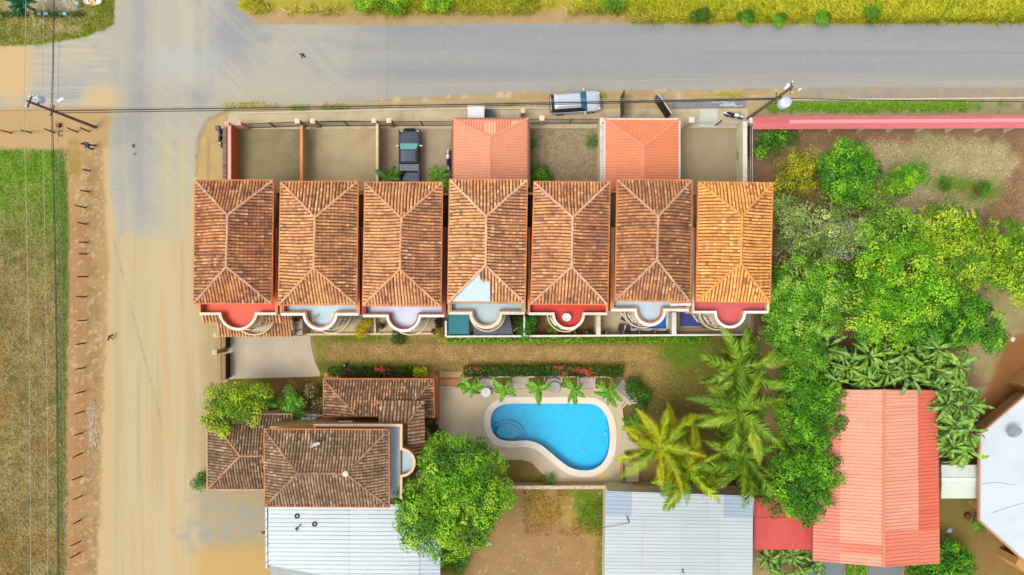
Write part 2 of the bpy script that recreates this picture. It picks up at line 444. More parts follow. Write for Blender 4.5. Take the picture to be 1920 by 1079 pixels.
    dg = sstep(sdist(px, py, [(1500, 282), (1560, 268), (1700, 264), (1880, 268), (1912, 300), (1880, 350), (1830, 400), (1700, 415), (1620, 395), (1590, 330)]) + 40 * (n1 - .5) + 22 * (n2 - .5), 14)
    mix(m * dg, np.array(C(170, 154, 116)) * (.8 + .4 * n2)[..., None]); mix(m * dg * np.clip((n1 - .5) * 5, 0, 1) * .5, C(140, 142, 84))
    mix(blob(1775, 345, 30, 18, .8, .6) + blob(1842, 358, 34, 22, .8, .6), C(104, 128, 40)); mix(blob(1772, 350, 9, 6, .6) + blob(1836, 357, 12, 9, .6), C(112, 82, 58))
    e = sstep(sdist(px, py, [(1800, 560), (1925, 530), (1925, 680), (1845, 720), (1800, 660)]) + 30 * (n2 - .5), 12); mix(e, np.array(C(164, 146, 100)) * (.8 + .4 * n2)[..., None])
    e = sstep(sdist(px, py, [(1880, 640), (2000, 590), (2000, 740), (1840, 820), (1790, 790), (1860, 720)]) + 16 * (n2 - .5), 10); mix(e, np.array(C(146, 98, 54)) * (.85 + .3 * n2)[..., None])
    # long lawn
    m = pmask(P_LAWN, 3, 3); mix(m, np.array(C(164, 134, 82)) * (.8 + .4 * n2)[..., None]); mix(m * np.clip((n1 - .48) * 5, 0, 1) * .6, C(146, 126, 68)); mix(m * np.clip((n2 - .55) * 6, 0, 1) * .5, C(186, 152, 104))
    gl = sstep((px - 1235 + 60 * (n1 - .5) + 50 * (n2 - .5)), 26); mix(m * gl * .85, np.array(C(112, 110, 44)) * (.75 + .5 * n2)[..., None])
    mix(m * gl * np.clip((n1 - .5) * 6, 0, 1) * .8, C(84, 116, 26)); mix(m * gl * sstep(py - 740 - 30 * n1, 20) * .7, C(104, 80, 48))
    for (cx, cy, rx, ry, c) in ((660, 634, 90, 7, C(100, 116, 30)), (1050, 640, 300, 8, C(104, 112, 34)), (600, 660, 14, 34, C(140, 132, 58)), (700, 684, 110, 7, C(92, 104, 30)), (840, 702, 28, 9, C(88, 116, 26)), (1010, 683, 150, 6, C(96, 92, 34)), (1280, 660, 40, 28, C(88, 126, 22)), (1200, 740, 24, 30, C(96, 118, 30)), (620, 690, 26, 10, C(96, 108, 36))):
        mix(m * blob(cx, cy, rx, ry, .7, .7) * .85, c)
    # vacant plot in the south
    m = pmask(P_SLOT, 3, 3); mix(m, np.array(C(160, 126, 82)) * (.82 + .36 * n2)[..., None])
    e = sstep(sdist(px, py, [(985, 905), (1145, 905), (1145, 1030), (1110, 1010), (1060, 995), (1000, 985)]) + 40 * (n1 - .5) + 24 * (n2 - .5), 12); mix(m * e, np.array(C(164, 134, 70)) * (.75 + .5 * n2)[..., None])
    e = sstep(sdist(px, py, [(1060, 915), (1145, 905), (1145, 1000), (1080, 980)]) + 34 * (n1 - .5), 12); mix(m * e * .9, np.array(C(92, 124, 20)) * (.75 + .5 * n2)[..., None])
    mix(m * sstep(px - 1118, 8) * sstep(n2 - .4, .1) * .8, C(110, 110, 44)); mix(m * blob(845, 1050, 30, 34, .6, .6) * .9, C(104, 120, 20)); mix(m * blob(975, 935, 40, 30, .8, .8) * .4, C(128, 108, 54))
    mix(m * sstep(n4 - .76, .04) * .5, C(204, 188, 150))
    # plots at the east edge
    m = pmask(P_ERIGHT, 6, 4) * sstep(py - 860, 20); mix(m, np.array(C(136, 112, 62)) * (.78 + .44 * n2)[..., None]); mix(m * np.clip((n1 - .46) * 5, 0, 1) * .7, C(118, 116, 40)); mix(m * sstep(px - 1850, 20) * .5, C(150, 112, 62))
    # planting strip by the club house
    m = pmask(P_STRIP, 3, 3); mix(m, np.array(C(126, 98, 46)) * (.75 + .5 * n2)[..., None]); mix(m * np.clip((n1 - .46) * 6, 0, 1), C(100, 108, 24)); mix(m * np.clip((n2 - .55) * 8, 0, 1) * .6, C(170, 122, 72))
    mix(sdist(px, py, [(432, 716), (426, 716), (398, 905), (382, 905), (386, 790), (405, 700)]) > 0, np.array(C(176, 152, 106)) * (.88 + .24 * n2)[..., None])
    return np.clip(col, 0.004, 0.7)

GX = np.arange(-51.0, 51.01, 0.15); GY = np.arange(-29.4, 29.41, 0.15)
def build_ground():
    nx, ny = len(GX), len(GY)
    X, Y = np.meshgrid(GX, GY)
    px = 960 + X * 20; py = 539.5 - Y * 20
    col = ground_colour(px, py)
    V = np.stack([X, Y, np.zeros_like(X)], -1).reshape(-1, 3)
    cc = col.reshape(-1, 3)
    cx = px[:-1, :-1] + 1.5; cy = py[:-1, :-1] - 1.5
    reg = np.zeros(cx.shape, int)
    regs = [('ground', None), ('dirt_road', P_ROAD2), ('road', P_ASPH), ('grass_field', P_FIELD), ('grass_verge', P_NVERGE), ('corner_grass', P_GARD), ('roadside_strip', P_SVERGE),
            ('garden_ground', P_YARD), ('lawn', P_LAWN), ('bare_plot', P_SLOT), ('planting_strip', P_STRIP)]
    nz = (fbm(cx / 14, cy / 14, 5, 5) - .5) * 8
    for k, (nm, poly) in enumerate(regs):
        if poly: reg[(sdist(cx, cy, poly) + (nz if nm in ('dirt_road', 'grass_field', 'grass_verge', 'corner_grass') else 0)) > 0] = k
    idx = np.arange(nx * ny).reshape(ny, nx)
    m = attr_mat('ground_surface', 0.95, 0, 0.2, 9.0, 0.4)
    for k, (nm, poly) in enumerate(regs):
        j, i = np.nonzero(reg == k)
        F = np.stack([idx[j, i], idx[j, i + 1], idx[j + 1, i + 1], idx[j + 1, i]], -1)
        u, inv = np.unique(F, return_inverse=True); inv = inv.reshape(F.shape)
        me = bpy.data.meshes.new(nm)
        me.vertices.add(len(u)); me.vertices.foreach_set('co', V[u].astype(np.float32).ravel())
        me.loops.add(4 * len(F)); me.loops.foreach_set('vertex_index', inv.astype(np.int32).ravel())
        me.polygons.add(len(F)); me.polygons.foreach_set('loop_start', np.arange(0, 4 * len(F), 4, dtype=np.int32))
        at = me.attributes.new('tint', 'FLOAT_COLOR', 'POINT')
        at.data.foreach_set('color', np.concatenate([cc[u], np.ones((len(u), 1))], 1).astype(np.float32).ravel())
        me.update(calc_edges=True)
        tag(new_obj(nm, me, None, [m]), kind='structure')
    b = MB(); b.prism([(-400, -400), (400, -400), (400, 400), (-400, 400)], -1.0, -0.02)
    b.build('terrain', pm('terrain_soil', C(150, 130, 86), 0.95, 0.3, 0.05, 0.2, fine=1.2), kind='structure')
build_ground()

GRASS = attr_mat('grass_blades', 0.8, 0.3, 0.15, 3.0)
def tufts(name, label, pts, hgt, wid, nb, jitter=0.18, sat=None):
    "blades of grass that take the colour of the turf they grow from"
    pts = np.array(pts); n = len(pts)
    base = ground_colour(pts[:, 0], pts[:, 1])
    if sat is not None: base = base * 0.55 + np.array(sat) * 0.45
    X = (pts[:, 0] - 960) / 20; Y = (539.5 - pts[:, 1]) / 20
    X = np.repeat(X, nb) + NP.randn(n * nb) * wid; Y = np.repeat(Y, nb) + NP.randn(n * nb) * wid
    a = NP.rand(n * nb) * 2 * np.pi; h = hgt * (0.5 + NP.rand(n * nb)); w = 0.02 + 0.03 * NP.rand(n * nb)
    lean = h * (0.8 + 1.6 * NP.rand(n * nb))
    dx, dy = np.cos(a), np.sin(a)
    P0 = np.stack([X - dy * w, Y + dx * w, 0 * X], -1); P1 = np.stack([X + dy * w, Y - dx * w, 0 * X], -1)
    P2 = np.stack([X + dx * lean * .6 + dy * w * .7, Y + dy * lean * .6 - dx * w * .7, h * .8], -1); P3 = np.stack([X + dx * lean, Y + dy * lean, h], -1)
    cols = 1.9 * np.repeat(base, nb, 0) * (1 + jitter * NP.randn(n * nb, 1)) * (1 + 0.08 * NP.randn(n * nb, 3))
    o = quads_mesh(name, np.stack([P0, P1, P2, P3], 1), np.clip(cols, .004, .6), None, GRASS)
    return tag(o, label, 'grass', kind='stuff')
def scatter(n, x0, x1, y0, y1, test=None):
    p = np.stack([NP.uniform(x0, x1, n), NP.uniform(y0, y1, n)], -1)
    return p[test(p[:, 0], p[:, 1])] if test is not None else p
tufts('verge_grass', 'tall yellow green grass along the far side of the paved road', np.concatenate([scatter(2600, 455, 1220, -8, 24, lambda x, y: fbm(x / 60, y / 60, 1) > .45), scatter(5200, 1180, 1930, -8, 40)]), 0.34, 0.10, 7, .2, C(176, 182, 40))
tufts('field_grass', 'short patchy grass of the field by the dirt road', scatter(9000, -10, 124, 284, 1085), 0.12, 0.12, 4, .22)
tufts('lawn_grass', 'worn short grass of the long lawn behind the townhouses', scatter(9000, 590, 1400, 634, 790, lambda x, y: sdist(x, y, P_LAWN) > 4), 0.07, 0.12, 4, .16)
tufts('garden_grass', 'dry grass of the walled garden with trees', scatter(5000, 1480, 1915, 255, 420), 0.08, 0.12, 4, .16)
tufts('corner_turf', 'rough olive grass at the road corner', scatter(2400, -8, 210, 0, 82, lambda x, y: sdist(x, y, P_GARD) > 2), 0.16, 0.11, 5, .2)
tufts('plot_grass', 'green and yellow grass in the bare plot beside the white roof', scatter(2200, 985, 1134, 922, 1000, lambda x, y: fbm(x / 60, y / 60, 1) > .42), 0.16, 0.11, 5, .2)
tufts('roadside_weeds', 'green weeds between the paved road and the pink wall', np.concatenate([np.stack([NP.uniform(1440, 1810, 1100), NP.normal(200, 5, 1100)], -1), scatter(50, 420, 520, 196, 203), scatter(40, 545, 580, 200, 206), scatter(50, 605, 655, 199, 206), scatter(40, 1330, 1395, 175, 186), scatter(20, 1122, 1138, 180, 188)]), 0.12, 0.12, 5, .2, C(110, 150, 30))
# ------------------------------------------------------------------ clay tile roofs
def tile_mat(name, dirt, amt):
    return attr_mat(name, 0.85, 0, 0.3, 7.0, 0.3, 0.2, (dirt, 1.1, amt))
def pal(*cs): return [np.array(C(*c)) for c in cs]

def tile_face(mb, poly, palette, weights, pitch=0.27, r=0.1, skip=None, expo=0.36, dirt=None, dirt_amt=0.0):
    "rows of barrel tiles over one roof slope; poly[0]-poly[1] is the eave"
    A, B = Vector(poly[0]), Vector(poly[1])
    u = (B - A).normalized()
    nrm = (B - A).cross(Vector(poly[2]) - A).normalized()
    if nrm.z < 0: nrm = -nrm
    v = nrm.cross(u).normalized()
    if v.z < 0: v = -v
    p2 = [((Vector(p) - A).dot(u), (Vector(p) - A).dot(v)) for p in poly]
    s0 = min(p[0] for p in p2); s1 = max(p[0] for p in p2)
    n = int((s1 - s0) / pitch); ph = random.random() * 9; cw = np.cumsum(weights) / np.sum(weights)
    for k in range(n):
        s = s0 + (k + 0.5) * (s1 - s0) / n
        ts = []
        for i in range(len(p2)):
            (a0, b0), (a1, b1) = p2[i], p2[(i + 1) % len(p2)]
            if (a0 > s) != (a1 > s): ts.append(b0 + (s - a0) / (a1 - a0) * (b1 - b0))
        if len(ts) < 2: continue
        t0, t1 = min(ts), max(ts)
        t = t0 - 0.03 + random.uniform(-.02, .02); colj = random.uniform(-0.014, 0.014); tone = random.gauss(0, .07)
        while t < t1 - 0.06:
            L = min(expo + 0.06, t1 - t + .02)
            wob = 0.028 * math.sin(t * 1.3 + ph) + 0.02 * math.sin(k * .7 + ph * 2 + t * .6)
            sc_ = s + wob + colj
            if skip is not None:
                mid = A + u * sc_ + v * (t + L / 2)
                if skip(mid): t += expo; continue
            md = A + u * sc_ + v * t; nz = float(fbm(np.array([md.x * .9 + 50]), np.array([md.y * .9 + 50]), 33, 4)[0])
            pick = min(.999, max(0, .5 + (nz - .5) * 1.7 + random.uniform(-.34, .34)))
            c = palette[int(np.searchsorted(cw, pick))] * (1 + tone + random.gauss(0, .06)) * (1 + NP.randn(3) * 0.025)
            mb.col = tuple(np.clip(c, .006, .6))
            q0 = A + u * (sc_ + random.uniform(-.008, .008)) + v * t + nrm * (.055 + random.uniform(-.008, .012))
            q1 = A + u * sc_ + v * (t + L) + nrm * .025
            vs = []
            for q, rr in ((q0, r * 1.08), (q1, r * .9)):
                for a in (0, 42, 90, 138, 180):
                    vs.append(q + u * (rr * math.cos(R(a))) + nrm * (rr * .85 * math.sin(R(a)) - (.05 if a in (0, 180) else 0)))
            mb.add(vs, [(i + 1, i, i + 5, i + 6) for i in range(4)], True)
            mb.add(vs[:5], [(0, 1, 2, 3, 4)])
            t += expo
def caps(mb, pts, palette, r=0.1, L=0.38):
    for a, b in zip(pts[:-1], pts[1:]):
        a = Vector(a); b = Vector(b); d = b - a; n = max(1, int(d.length / L)); d.normalize()
        x = d.cross(Vector((0, 0, 1))).normalized(); z = x.cross(d)
        if z.z < 0: z = -z
        st = (b - a).length / n
        for k in range(n):
            mb.col = tuple(np.clip(palette[random.randrange(len(palette))] * (1 + random.gauss(0, .08)), .01, .6))
            j = x * random.uniform(-.018, .018)
            vs = []
            for q, rr, up in ((a + d * (k * st - .02) + j, r * 1.1, .075), (a + d * ((k + 1) * st + .03) + j, r * .95, .05)):
                for t in (-20, 25, 65, 115, 155, 200):
                    vs.append(q + x * (rr * math.cos(R(t))) + z * (rr * math.sin(R(t)) + up))
            mb.add(vs, [(i + 1, i, i + 6, i + 7) for i in range(5)], True); mb.add(vs[:6], [(0, 1, 2, 3, 4, 5)])

PAL_CLAY = [p * 1.18 for p in pal((220, 166, 112), (210, 153, 104), (196, 140, 98), (180, 128, 94), (150, 112, 88), (220, 176, 130))]
PAL_OLD = [p * 1.3 for p in pal((156, 128, 100), (142, 114, 88), (128, 102, 80), (112, 88, 70), (170, 144, 118))]
PAL_CAP = pal((214, 156, 112), (204, 144, 100), (222, 172, 134))
PAL_CAPO = pal((158, 124, 98), (146, 112, 86), (172, 138, 110))
DECK = pm('clay_pan_tiles', C(112, 80, 56), 0.9, 0.35, 3.0, 0.3)
DECKO = pm('old_clay_pan_tiles', C(110, 88, 70), 0.9, 0.3, 3.0, 0.3)

def roof_part(root, faces, capl, palette, weights, mat, deck, cappal, fascia=None, fmat=None, skip=None, pitch=0.255, r=0.096, expo=.31):
    "roof > roof_tiles, ridge_tiles, fascia: slopes as thick decks with loose tiles on top"
    d = MB()
    for f in faces:
        d.face(f); d.face([Vector(p) - Vector((0, 0, .12)) for p in reversed(f)])
    roof = d.build('roof', deck, root)
    t = MB()
    for i, f in enumerate(faces):
        w = weights[i] if isinstance(weights[0], (list, tuple)) else weights
        tile_face(t, f, palette, w, pitch, r, skip, expo)
    t.build('roof_tiles', mat, roof, 'stuff', True)
    if capl:
        c = MB()
        for seg in capl: caps(c, seg, cappal)
        c.build('ridge_tiles', attr_mat('ridge_mortar', .9, 0, .25, 8, .2), roof, 'stuff', True)
    if fascia:
        b = MB(); z = fascia[0][2]
        q_ = [(p[0], p[1]) for p in fascia]; b.strip(q_, 0.1, z - .16, z + .05, True, .1 if sum(q_[i][0] * q_[(i + 1) % 4][1] - q_[(i + 1) % 4][0] * q_[i][1] for i in range(4)) < 0 else -.1)
        b.build('fascia', fmat, roof)
    return roof

def window(root, c, ax, w=1.1, h=1.2, frame=None, sill=True):
    "framed window standing 4 cm proud; ax = outward direction in plan"
    n = Vector((ax[0], ax[1], 0)).normalized(); s = Vector((-n.y, n.x, 0)); c = Vector(c); rz = math.atan2(s.y, s.x)
    m = MB()
    for dx, dz, ww, hh in ((-w / 2, 0, .08, h + .08), (w / 2, 0, .08, h + .08), (0, h / 2, w - .08, .08), (0, -h / 2, w - .08, .08), (0, 0, .05, h - .08)):
        m.box(c + s * dx + Vector((0, 0, dz)) + n * .03, (ww, .06, hh), rz)
    if sill: m.box(c + Vector((0, 0, -h / 2 - .07)) + n * .05, (w + .16, .12, .06), rz)
    f = m.build('window', frame or pm('white_frame', C(226, 222, 212), .5, .06), root)
    g = MB(); g.box(c + n * .015, (w - .1, .02, h - .1), rz)
    g.build('pane', pm('dark_glass', (.02, .03, .035), .08, .1, spec=.8), f)
def door(root, c, ax, w=.95, h=2.1, mat=None):
    n = Vector((ax[0], ax[1], 0)).normalized(); s = Vector((-n.y, n.x, 0)); c = Vector(c); rz = math.atan2(s.y, s.x)
    m = MB(); m.box(c + Vector((0, 0, h / 2)) + n * .03, (w, .06, h), rz)
    for dz in (.55, 1.45): m.box(c + Vector((0, 0, dz)) + n * .065, (w - .3, .02, .6), rz)
    d = m.build('door', mat or pm('brown_door', C(96, 58, 34), .5, .2), root)
    k = MB(); k.lathe(c + s * (w * .38) + Vector((0, 0, 1.0)) + n * .09, [(.03, -.03), (.035, 0), (.03, .03)], 8); k.build('handle', pm('steel', (.5, .5, .5), .3, .05, metal=1), d)

CREAM = pm('cream_coping', C(232, 220, 200), .7, .1, 3, stain=C(150, 136, 112), stain_amt=.5)
WHITE = pm('white_coping', C(236, 234, 228), .7, .08, 3, stain=C(160, 154, 140), stain_amt=.4)
TAN = pm('tan_plaster', C(206, 166, 118), .85, .12, 1.5, .1, stain=C(140, 110, 80), stain_amt=.4)
PEACH = pm('peach_plaster', C(222, 150, 98), .85, .12, 1.5, .1, stain=C(150, 104, 70), stain_amt=.45)
MAROON = pm('maroon_plaster', C(166, 84, 70), .85, .12, 1.5, .1)
ORANGE = pm('orange_fascia', C(226, 132, 62), .75, .14, 3, stain=C(150, 84, 44), stain_amt=.5)
PALETRIM = pm('cream_wall', C(226, 206, 166), .85, .1, 1.5, .1, stain=C(160, 140, 108), stain_amt=.45)

HE, HR, HP, HF = 8.6, 10.0, 7.45, 6.72   # eaves, ridge, parapet top, terrace floor
HOUSES = [
  dict(roof=[(367, 339), (512, 339), (509, 569), (364, 569)], rid=((427, 404), (425, 500)), xl=371, xr=521, ys=591, bay=(446, 37, 620), fl=(228, 84, 56), trim=PEACH, cop=CREAM, notch=(1, (150, 66, 74)), w=(4, 5, 6, 5, 4, 1), mul=(.86, .74, .7), cap=(200, 158, 132),
       label='terracotta roofed townhouse with red terrace at the dirt road end of the row', floor='bright red painted terrace floor'),
  dict(roof=[(527, 342), (671, 341), (668, 571), (523, 572)], rid=((591, 408), (589, 502)), xl=524, xr=675, ys=592, bay=(600, 33, 620), fl=(178, 202, 208), trim=PEACH, cop=WHITE, notch=(1, (128, 96, 40)), w=(6, 6, 5, 4, 2, 1), mul=(.98, .93, .88), cap=(214, 162, 118),
       label='townhouse with pale blue terrace and toppled white dish, second from the dirt road', floor='pale blue terrace floor'),
  dict(roof=[(685, 343), (829, 343), (826, 574), (681, 573)], rid=((753, 410), (750, 505)), xl=678, xr=836, ys=595, bay=(756.5, 33, 623), fl=(198, 202, 218), trim=MAROON, cop=WHITE, notch=(1, (70, 56, 44)), w=(7, 6, 4, 3, 1, 1), mul=(.95, .9, .9), cap=(216, 156, 114),
       label='townhouse behind the black pickup, with lilac grey terrace and slatted bay rim', floor='lilac grey terrace floor'),
  dict(roof=[(844, 338), (988, 338), (984, 568), (840, 568)], rid=((912, 406), (911, 498)), xl=839, xr=986, ys=590, bay=(911, 31, 617), fl=(170, 188, 190), trim=TAN, cop=CREAM, notch=None, w=(7, 6, 4, 3, 1, 3), mul=(1.02, 1, .98), cap=(228, 180, 142),
       label='townhouse with tiles missing and a bare pale patch on its roof', floor='grey blue terrace floor', bare=True),
  dict(roof=[(1002, 342), (1143, 342), (1139, 571), (996, 570)], rid=((1074, 408), (1072, 500)), xl=989, xr=1141, ys=591, bay=(1066, 31, 619), fl=(204, 56, 44), trim=PEACH, cop=CREAM, notch=(-1, (52, 48, 38)), w=(6, 6, 5, 4, 2, 1), mul=(.95, .86, .84), cap=(216, 168, 140),
       label='townhouse with red terrace carrying a round white dish, fifth in the row', floor='red terrace floor'),
  dict(roof=[(1158, 338), (1297, 339), (1294, 566), (1154, 563)], rid=((1234, 406), (1232, 488)), xl=1144, xr=1294, ys=584, bay=(1219, 30, 612), fl=(184, 202, 210), trim=PEACH, cop=WHITE, notch=(-1, (120, 108, 84)), w=(4, 5, 6, 5, 3, 1), mul=(.84, .76, .72), cap=(198, 156, 128),
       label='weathered townhouse above the small bright blue pool, sixth in the row', floor='pale grey blue terrace floor'),
  dict(roof=[(1310, 342), (1448, 344), (1443, 567), (1306, 565)], rid=((1391, 405), (1389, 494)), xl=1297, xr=1443, ys=588, bay=(1369, 30, 616), fl=(204, 92, 94), trim=PALETRIM, cop=WHITE, notch=(-1, (176, 160, 120)), w=(9, 5, 2, 1, 1, 2), mul=(1.12, 1.02, .68), cap=(228, 158, 80),
       label='bright orange roofed townhouse with pink terrace at the trees end of the row', floor='rose pink terrace floor'),
]
NOTCH_Y = W(960, 425, 7.45).y
def build_house(i, hd):
    cs = [W(x, y, HE) + Vector((sx * .07, sy * .07, 0)) for (x, y), sx, sy in zip(hd['roof'], (1, -1, -1, 1), (-1, -1, 1, 1))]
    r0 = W(*hd['rid'][0], HR); r1 = W(*hd['rid'][1], HR)
    xl = W(hd['xl'], 0, HP).x + .02; xr = W(hd['xr'], 0, HP).x - .02; ys = W(0, hd['ys'], HP).y
    sk = 0.012
    nY = cs[0].y - .45
    bx0 = min(cs[3].x, cs[0].x) + .72; bx1 = max(cs[1].x, cs[2].x) - .72
    sY = cs[2].y + .55
    root = empty('townhouse', (cs[3].x + 3.1, ys, 0), hd['label'], 'house', 'row of townhouses')
    bc = W(hd['bay'][0], hd['bay'][2] - hd['bay'][1], HP); br = hd['bay'][1] * (CAM_H - HP) / 1280
    a0 = math.asin(max(-.9, min(.9, (ys - bc.y) / br)))
    arcp = arc((bc.x, bc.y), br, math.pi - a0, 2 * math.pi + a0, 22)   # left to right through the south
    wallm = pm('cream_wall', C(226, 206, 166))
    # body, with the light well cut out at the front corner
    nt = hd['notch']
    poly = [(xl, ys)] + arcp + [(xr, ys)]
    if nt and nt[0] > 0: poly += [(xr, NOTCH_Y), (bx1, NOTCH_Y), (bx1, nY)]
    else: poly += [(xr, nY)]
    if nt and nt[0] < 0: poly += [(bx0, nY), (bx0, NOTCH_Y), (xl, NOTCH_Y)]
    else: poly += [(xl, nY)]
    b = MB(); b.prism(poly, 0, HF - .05); b.build('wall', PALETRIM, root)
    fl = MB(); fl.prism(poly, HF - .05, HF)
    fl.build('terrace_floor', pm('terrace_paint_%d' % i, tuple(c * 1.25 for c in C(*hd['fl'])), .55, .12, 1.2, stain=tuple(c * .95 for c in C(*hd['fl'])), stain_amt=.6), root, label=hd['floor'])
    if nt:
        x0, x1 = (bx1 + .01, xr) if nt[0] > 0 else (xl, bx0 - .01)
        w = MB(); w.prism([(x0, NOTCH_Y + .01), (x1, NOTCH_Y + .01), (x1, nY + .3), (x0, nY + .3)], 5.0, 5.1)
        w.build('light_well_floor', pm('well_floor_%d' % i, tuple(c * 1.5 for c in C(*nt[1])), .8, .25, 1.5), root)
        w = MB(); w.prism([(x0, nY + .1), (x1, nY + .1), (x1, nY - .08), (x0, nY - .08)], 0, 5.6); w.build('light_well_wall', TAN, root)
    # upper storey
    b = MB(); b.prism([(bx0, sY), (bx1, sY), (bx1, nY - .004), (bx0, nY - .004)], HF, HE - .02, False); b.build('upper_wall', PEACH if i in (0, 1, 2) else wallm, root)
    # parapet and coping
    path = [(xl + .1, NOTCH_Y - .1)] + [(xl + .1, ys + .1)] + [(x, y) for x, y in arc((bc.x, bc.y), br - .1, math.pi - a0 * 1.0, 2 * math.pi + a0, 22)] + [(xr - .1, ys + .1), (xr - .1, NOTCH_Y - .1)]
    path[2] = (path[2][0], ys + .1); path[-3] = (path[-3][0], ys + .1)
    p = MB(); lw_ = .3 if i in (1, 2, 3, 5) else .16; p.strip(path, lw_, HF, HP - .071, False, (lw_ - .16) / 2); par = p.build('parapet', hd['trim'], root)
    p = MB(); p.strip(path[1:-1], .22, HP - .07, HP); p.build('coping', hd['cop'], par)
    for e0, e1 in ((path[0], (path[0][0], ys + .22)), ((path[-1][0], ys + .22), path[-1])):
        p = MB(); p.strip([e0, e1], .2, HP - .075, HP - .004); p.build('side_coping', hd['trim'], par)
    if i == 2:
        q = MB()
        for (x, y) in arc((bc.x, bc.y), br - .27, math.pi, 2 * math.pi, 30): q.box((x, y, (HF + HP - .1) / 2), (.07, .07, HP - .1 - HF), 0)
        q.build('rim_slats', MAROON, par, 'stuff')
    # balcony of the lower bay
    rb = br + .26
    fl2 = MB(); fl2.prism([(bc.x - rb, ys + .0)] + arc((bc.x, ys + .002), rb, math.pi, 2 * math.pi, 20)[1:-1] + [(bc.x + rb, ys)], 3.2, 3.35); bal = fl2.build('balcony', PALETRIM, root)
    q = MB(); q.strip(arc((bc.x, ys - .05), rb - .06, math.pi, 2 * math.pi, 20), .1, 3.35, 3.95); q.build('balcony_rail', PALETRIM, bal)
    for a in (((270, 325) if i < 4 else (215, 270))):
        n = Vector((math.cos(R(a)), math.sin(R(a)), 0)); c = Vector((bc.x, bc.y, 0)) + n * br
        window(root, (c.x, c.y, 5.2), n, .7, 1.3); window(root, (c.x, c.y, 1.7), n, .7, 1.4)
    for x in (bc.x - 2.4, bc.x + 2.4):
        if xl + .6 < x < xr - .6: window(root, (x, ys, 1.7), (0, -1), .9, 1.2); window(root, (x, ys, 5.1), (0, -1), .9, 1.2)
    mx = (bx0 + bx1) / 2
    for dx in (-1.4, 1.4): window(root, (mx + dx, nY, 5.2), (0, 1)); window(root, (mx + dx, nY, 7.7), (0, 1), 1.1, .8)
    window(root, (mx + 1.3, nY, 1.6), (0, 1)); door(root, (mx - 1.2, nY, 0), (0, 1))
    window(root, (mx, sY, 7.75), (0, -1), 1.2, .9)
    # tiled hip roof
    c0, c1, c2, c3 = cs
    faces = [[c1, c0, r0], [c2, c1, r0, r1], [c3, c2, r1], [c0, c3, r1, r0]]
    mul = np.array(hd['mul']); palette = [p_ * mul for p_ in PAL_CLAY]
    w = list(hd['w']); we = [w[0] * .15, w[1] * .4, w[2] * 1.1, w[3] * 2, w[4] * 2, w[5] * .4] if i != 6 else w  # we: darker tile mix that puts the east slope's shade into its colours
    skip = None
    if hd.get('bare'):
        bp = PL([(899, 512), (846, 566), (919, 566), (919, 527), (902, 526)], 9.0)
        def skip(m_):
            return sdist(np.array([m_.x]), np.array([m_.y]), bp)[0] > -.02 and m_.y < r1.y + .3
    cap_p = [np.array(C(*hd['cap'])) * k for k in (1, .92, 1.08)]
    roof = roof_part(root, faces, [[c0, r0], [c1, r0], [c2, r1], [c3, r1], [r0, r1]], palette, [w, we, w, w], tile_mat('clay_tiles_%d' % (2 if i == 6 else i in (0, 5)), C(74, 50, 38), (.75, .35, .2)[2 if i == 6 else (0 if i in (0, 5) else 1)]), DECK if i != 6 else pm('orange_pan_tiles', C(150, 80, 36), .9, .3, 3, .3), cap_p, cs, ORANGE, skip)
    if hd.get('bare'):
        # the bare decking sheet where the tiles are gone
        nrm = (c3 - c2).cross(r1 - c2).normalized(); nrm = nrm if nrm.z > 0 else -nrm
        sh = MB(); pts = []
        for (x, y) in bp:
            z = c2.z - ((x - c2.x) * nrm.x + (y - c2.y) * nrm.y) / nrm.z
            pts.append(Vector((x, y, z + .02)))
        sh.face(pts); sh.build('bare_sheet', pm('bare_zinc', C(196, 212, 216), .5, .08, 1.5, stretch=(1, 12, 1)), roof, label='pale bare sheet where roof tiles are missing')
    return root
HROOT = [build_house(i, h) for i, h in enumerate(HOUSES)]
# ------------------------------------------------------------------ front yards: paving, walls, fences, car ports
def slab(name, pts, z0, z1, mat, h=0.0):
    b = MB(); b.prism(PL(pts, h), z0, z1); return tag(b.build(name, mat), kind='structure')
CONC = [pm('yard_concrete_dark', C(146, 132, 96), .9, .2, .7, .25, stain=C(104, 96, 66), stain_amt=.7), pm('yard_concrete_tan', C(186, 166, 128), .9, .16, .8, .25, stain=C(156, 138, 102), stain_amt=.6),
        pm('yard_concrete_brown', C(178, 158, 128), .9, .16, .8, .25, stain=C(150, 130, 100), stain_amt=.6), pm('yard_paving_grey', C(158, 142, 112), .9, .2, 1.2, .3, stain=C(126, 112, 78), stain_amt=.7),
        pm('yard_concrete_olive', C(164, 148, 118), .9, .14, .8, .25, stain=C(168, 148, 112), stain_amt=.5)]
for nm, x0, x1, m in (('paving', 441, 569, CONC[0]), ('paving', 574, 708, CONC[1]), ('paving', 712, 846, CONC[2]), ('paving', 850, 990, CONC[2]), ('paving', 996, 1124, CONC[3]), ('paving', 1130, 1270, CONC[2]), ('paving', 1276, 1391, CONC[4])):
    slab(nm, [(x0, 242), (x1, 242), (x1, 382), (x0, 382)], 0.004, .05, m)
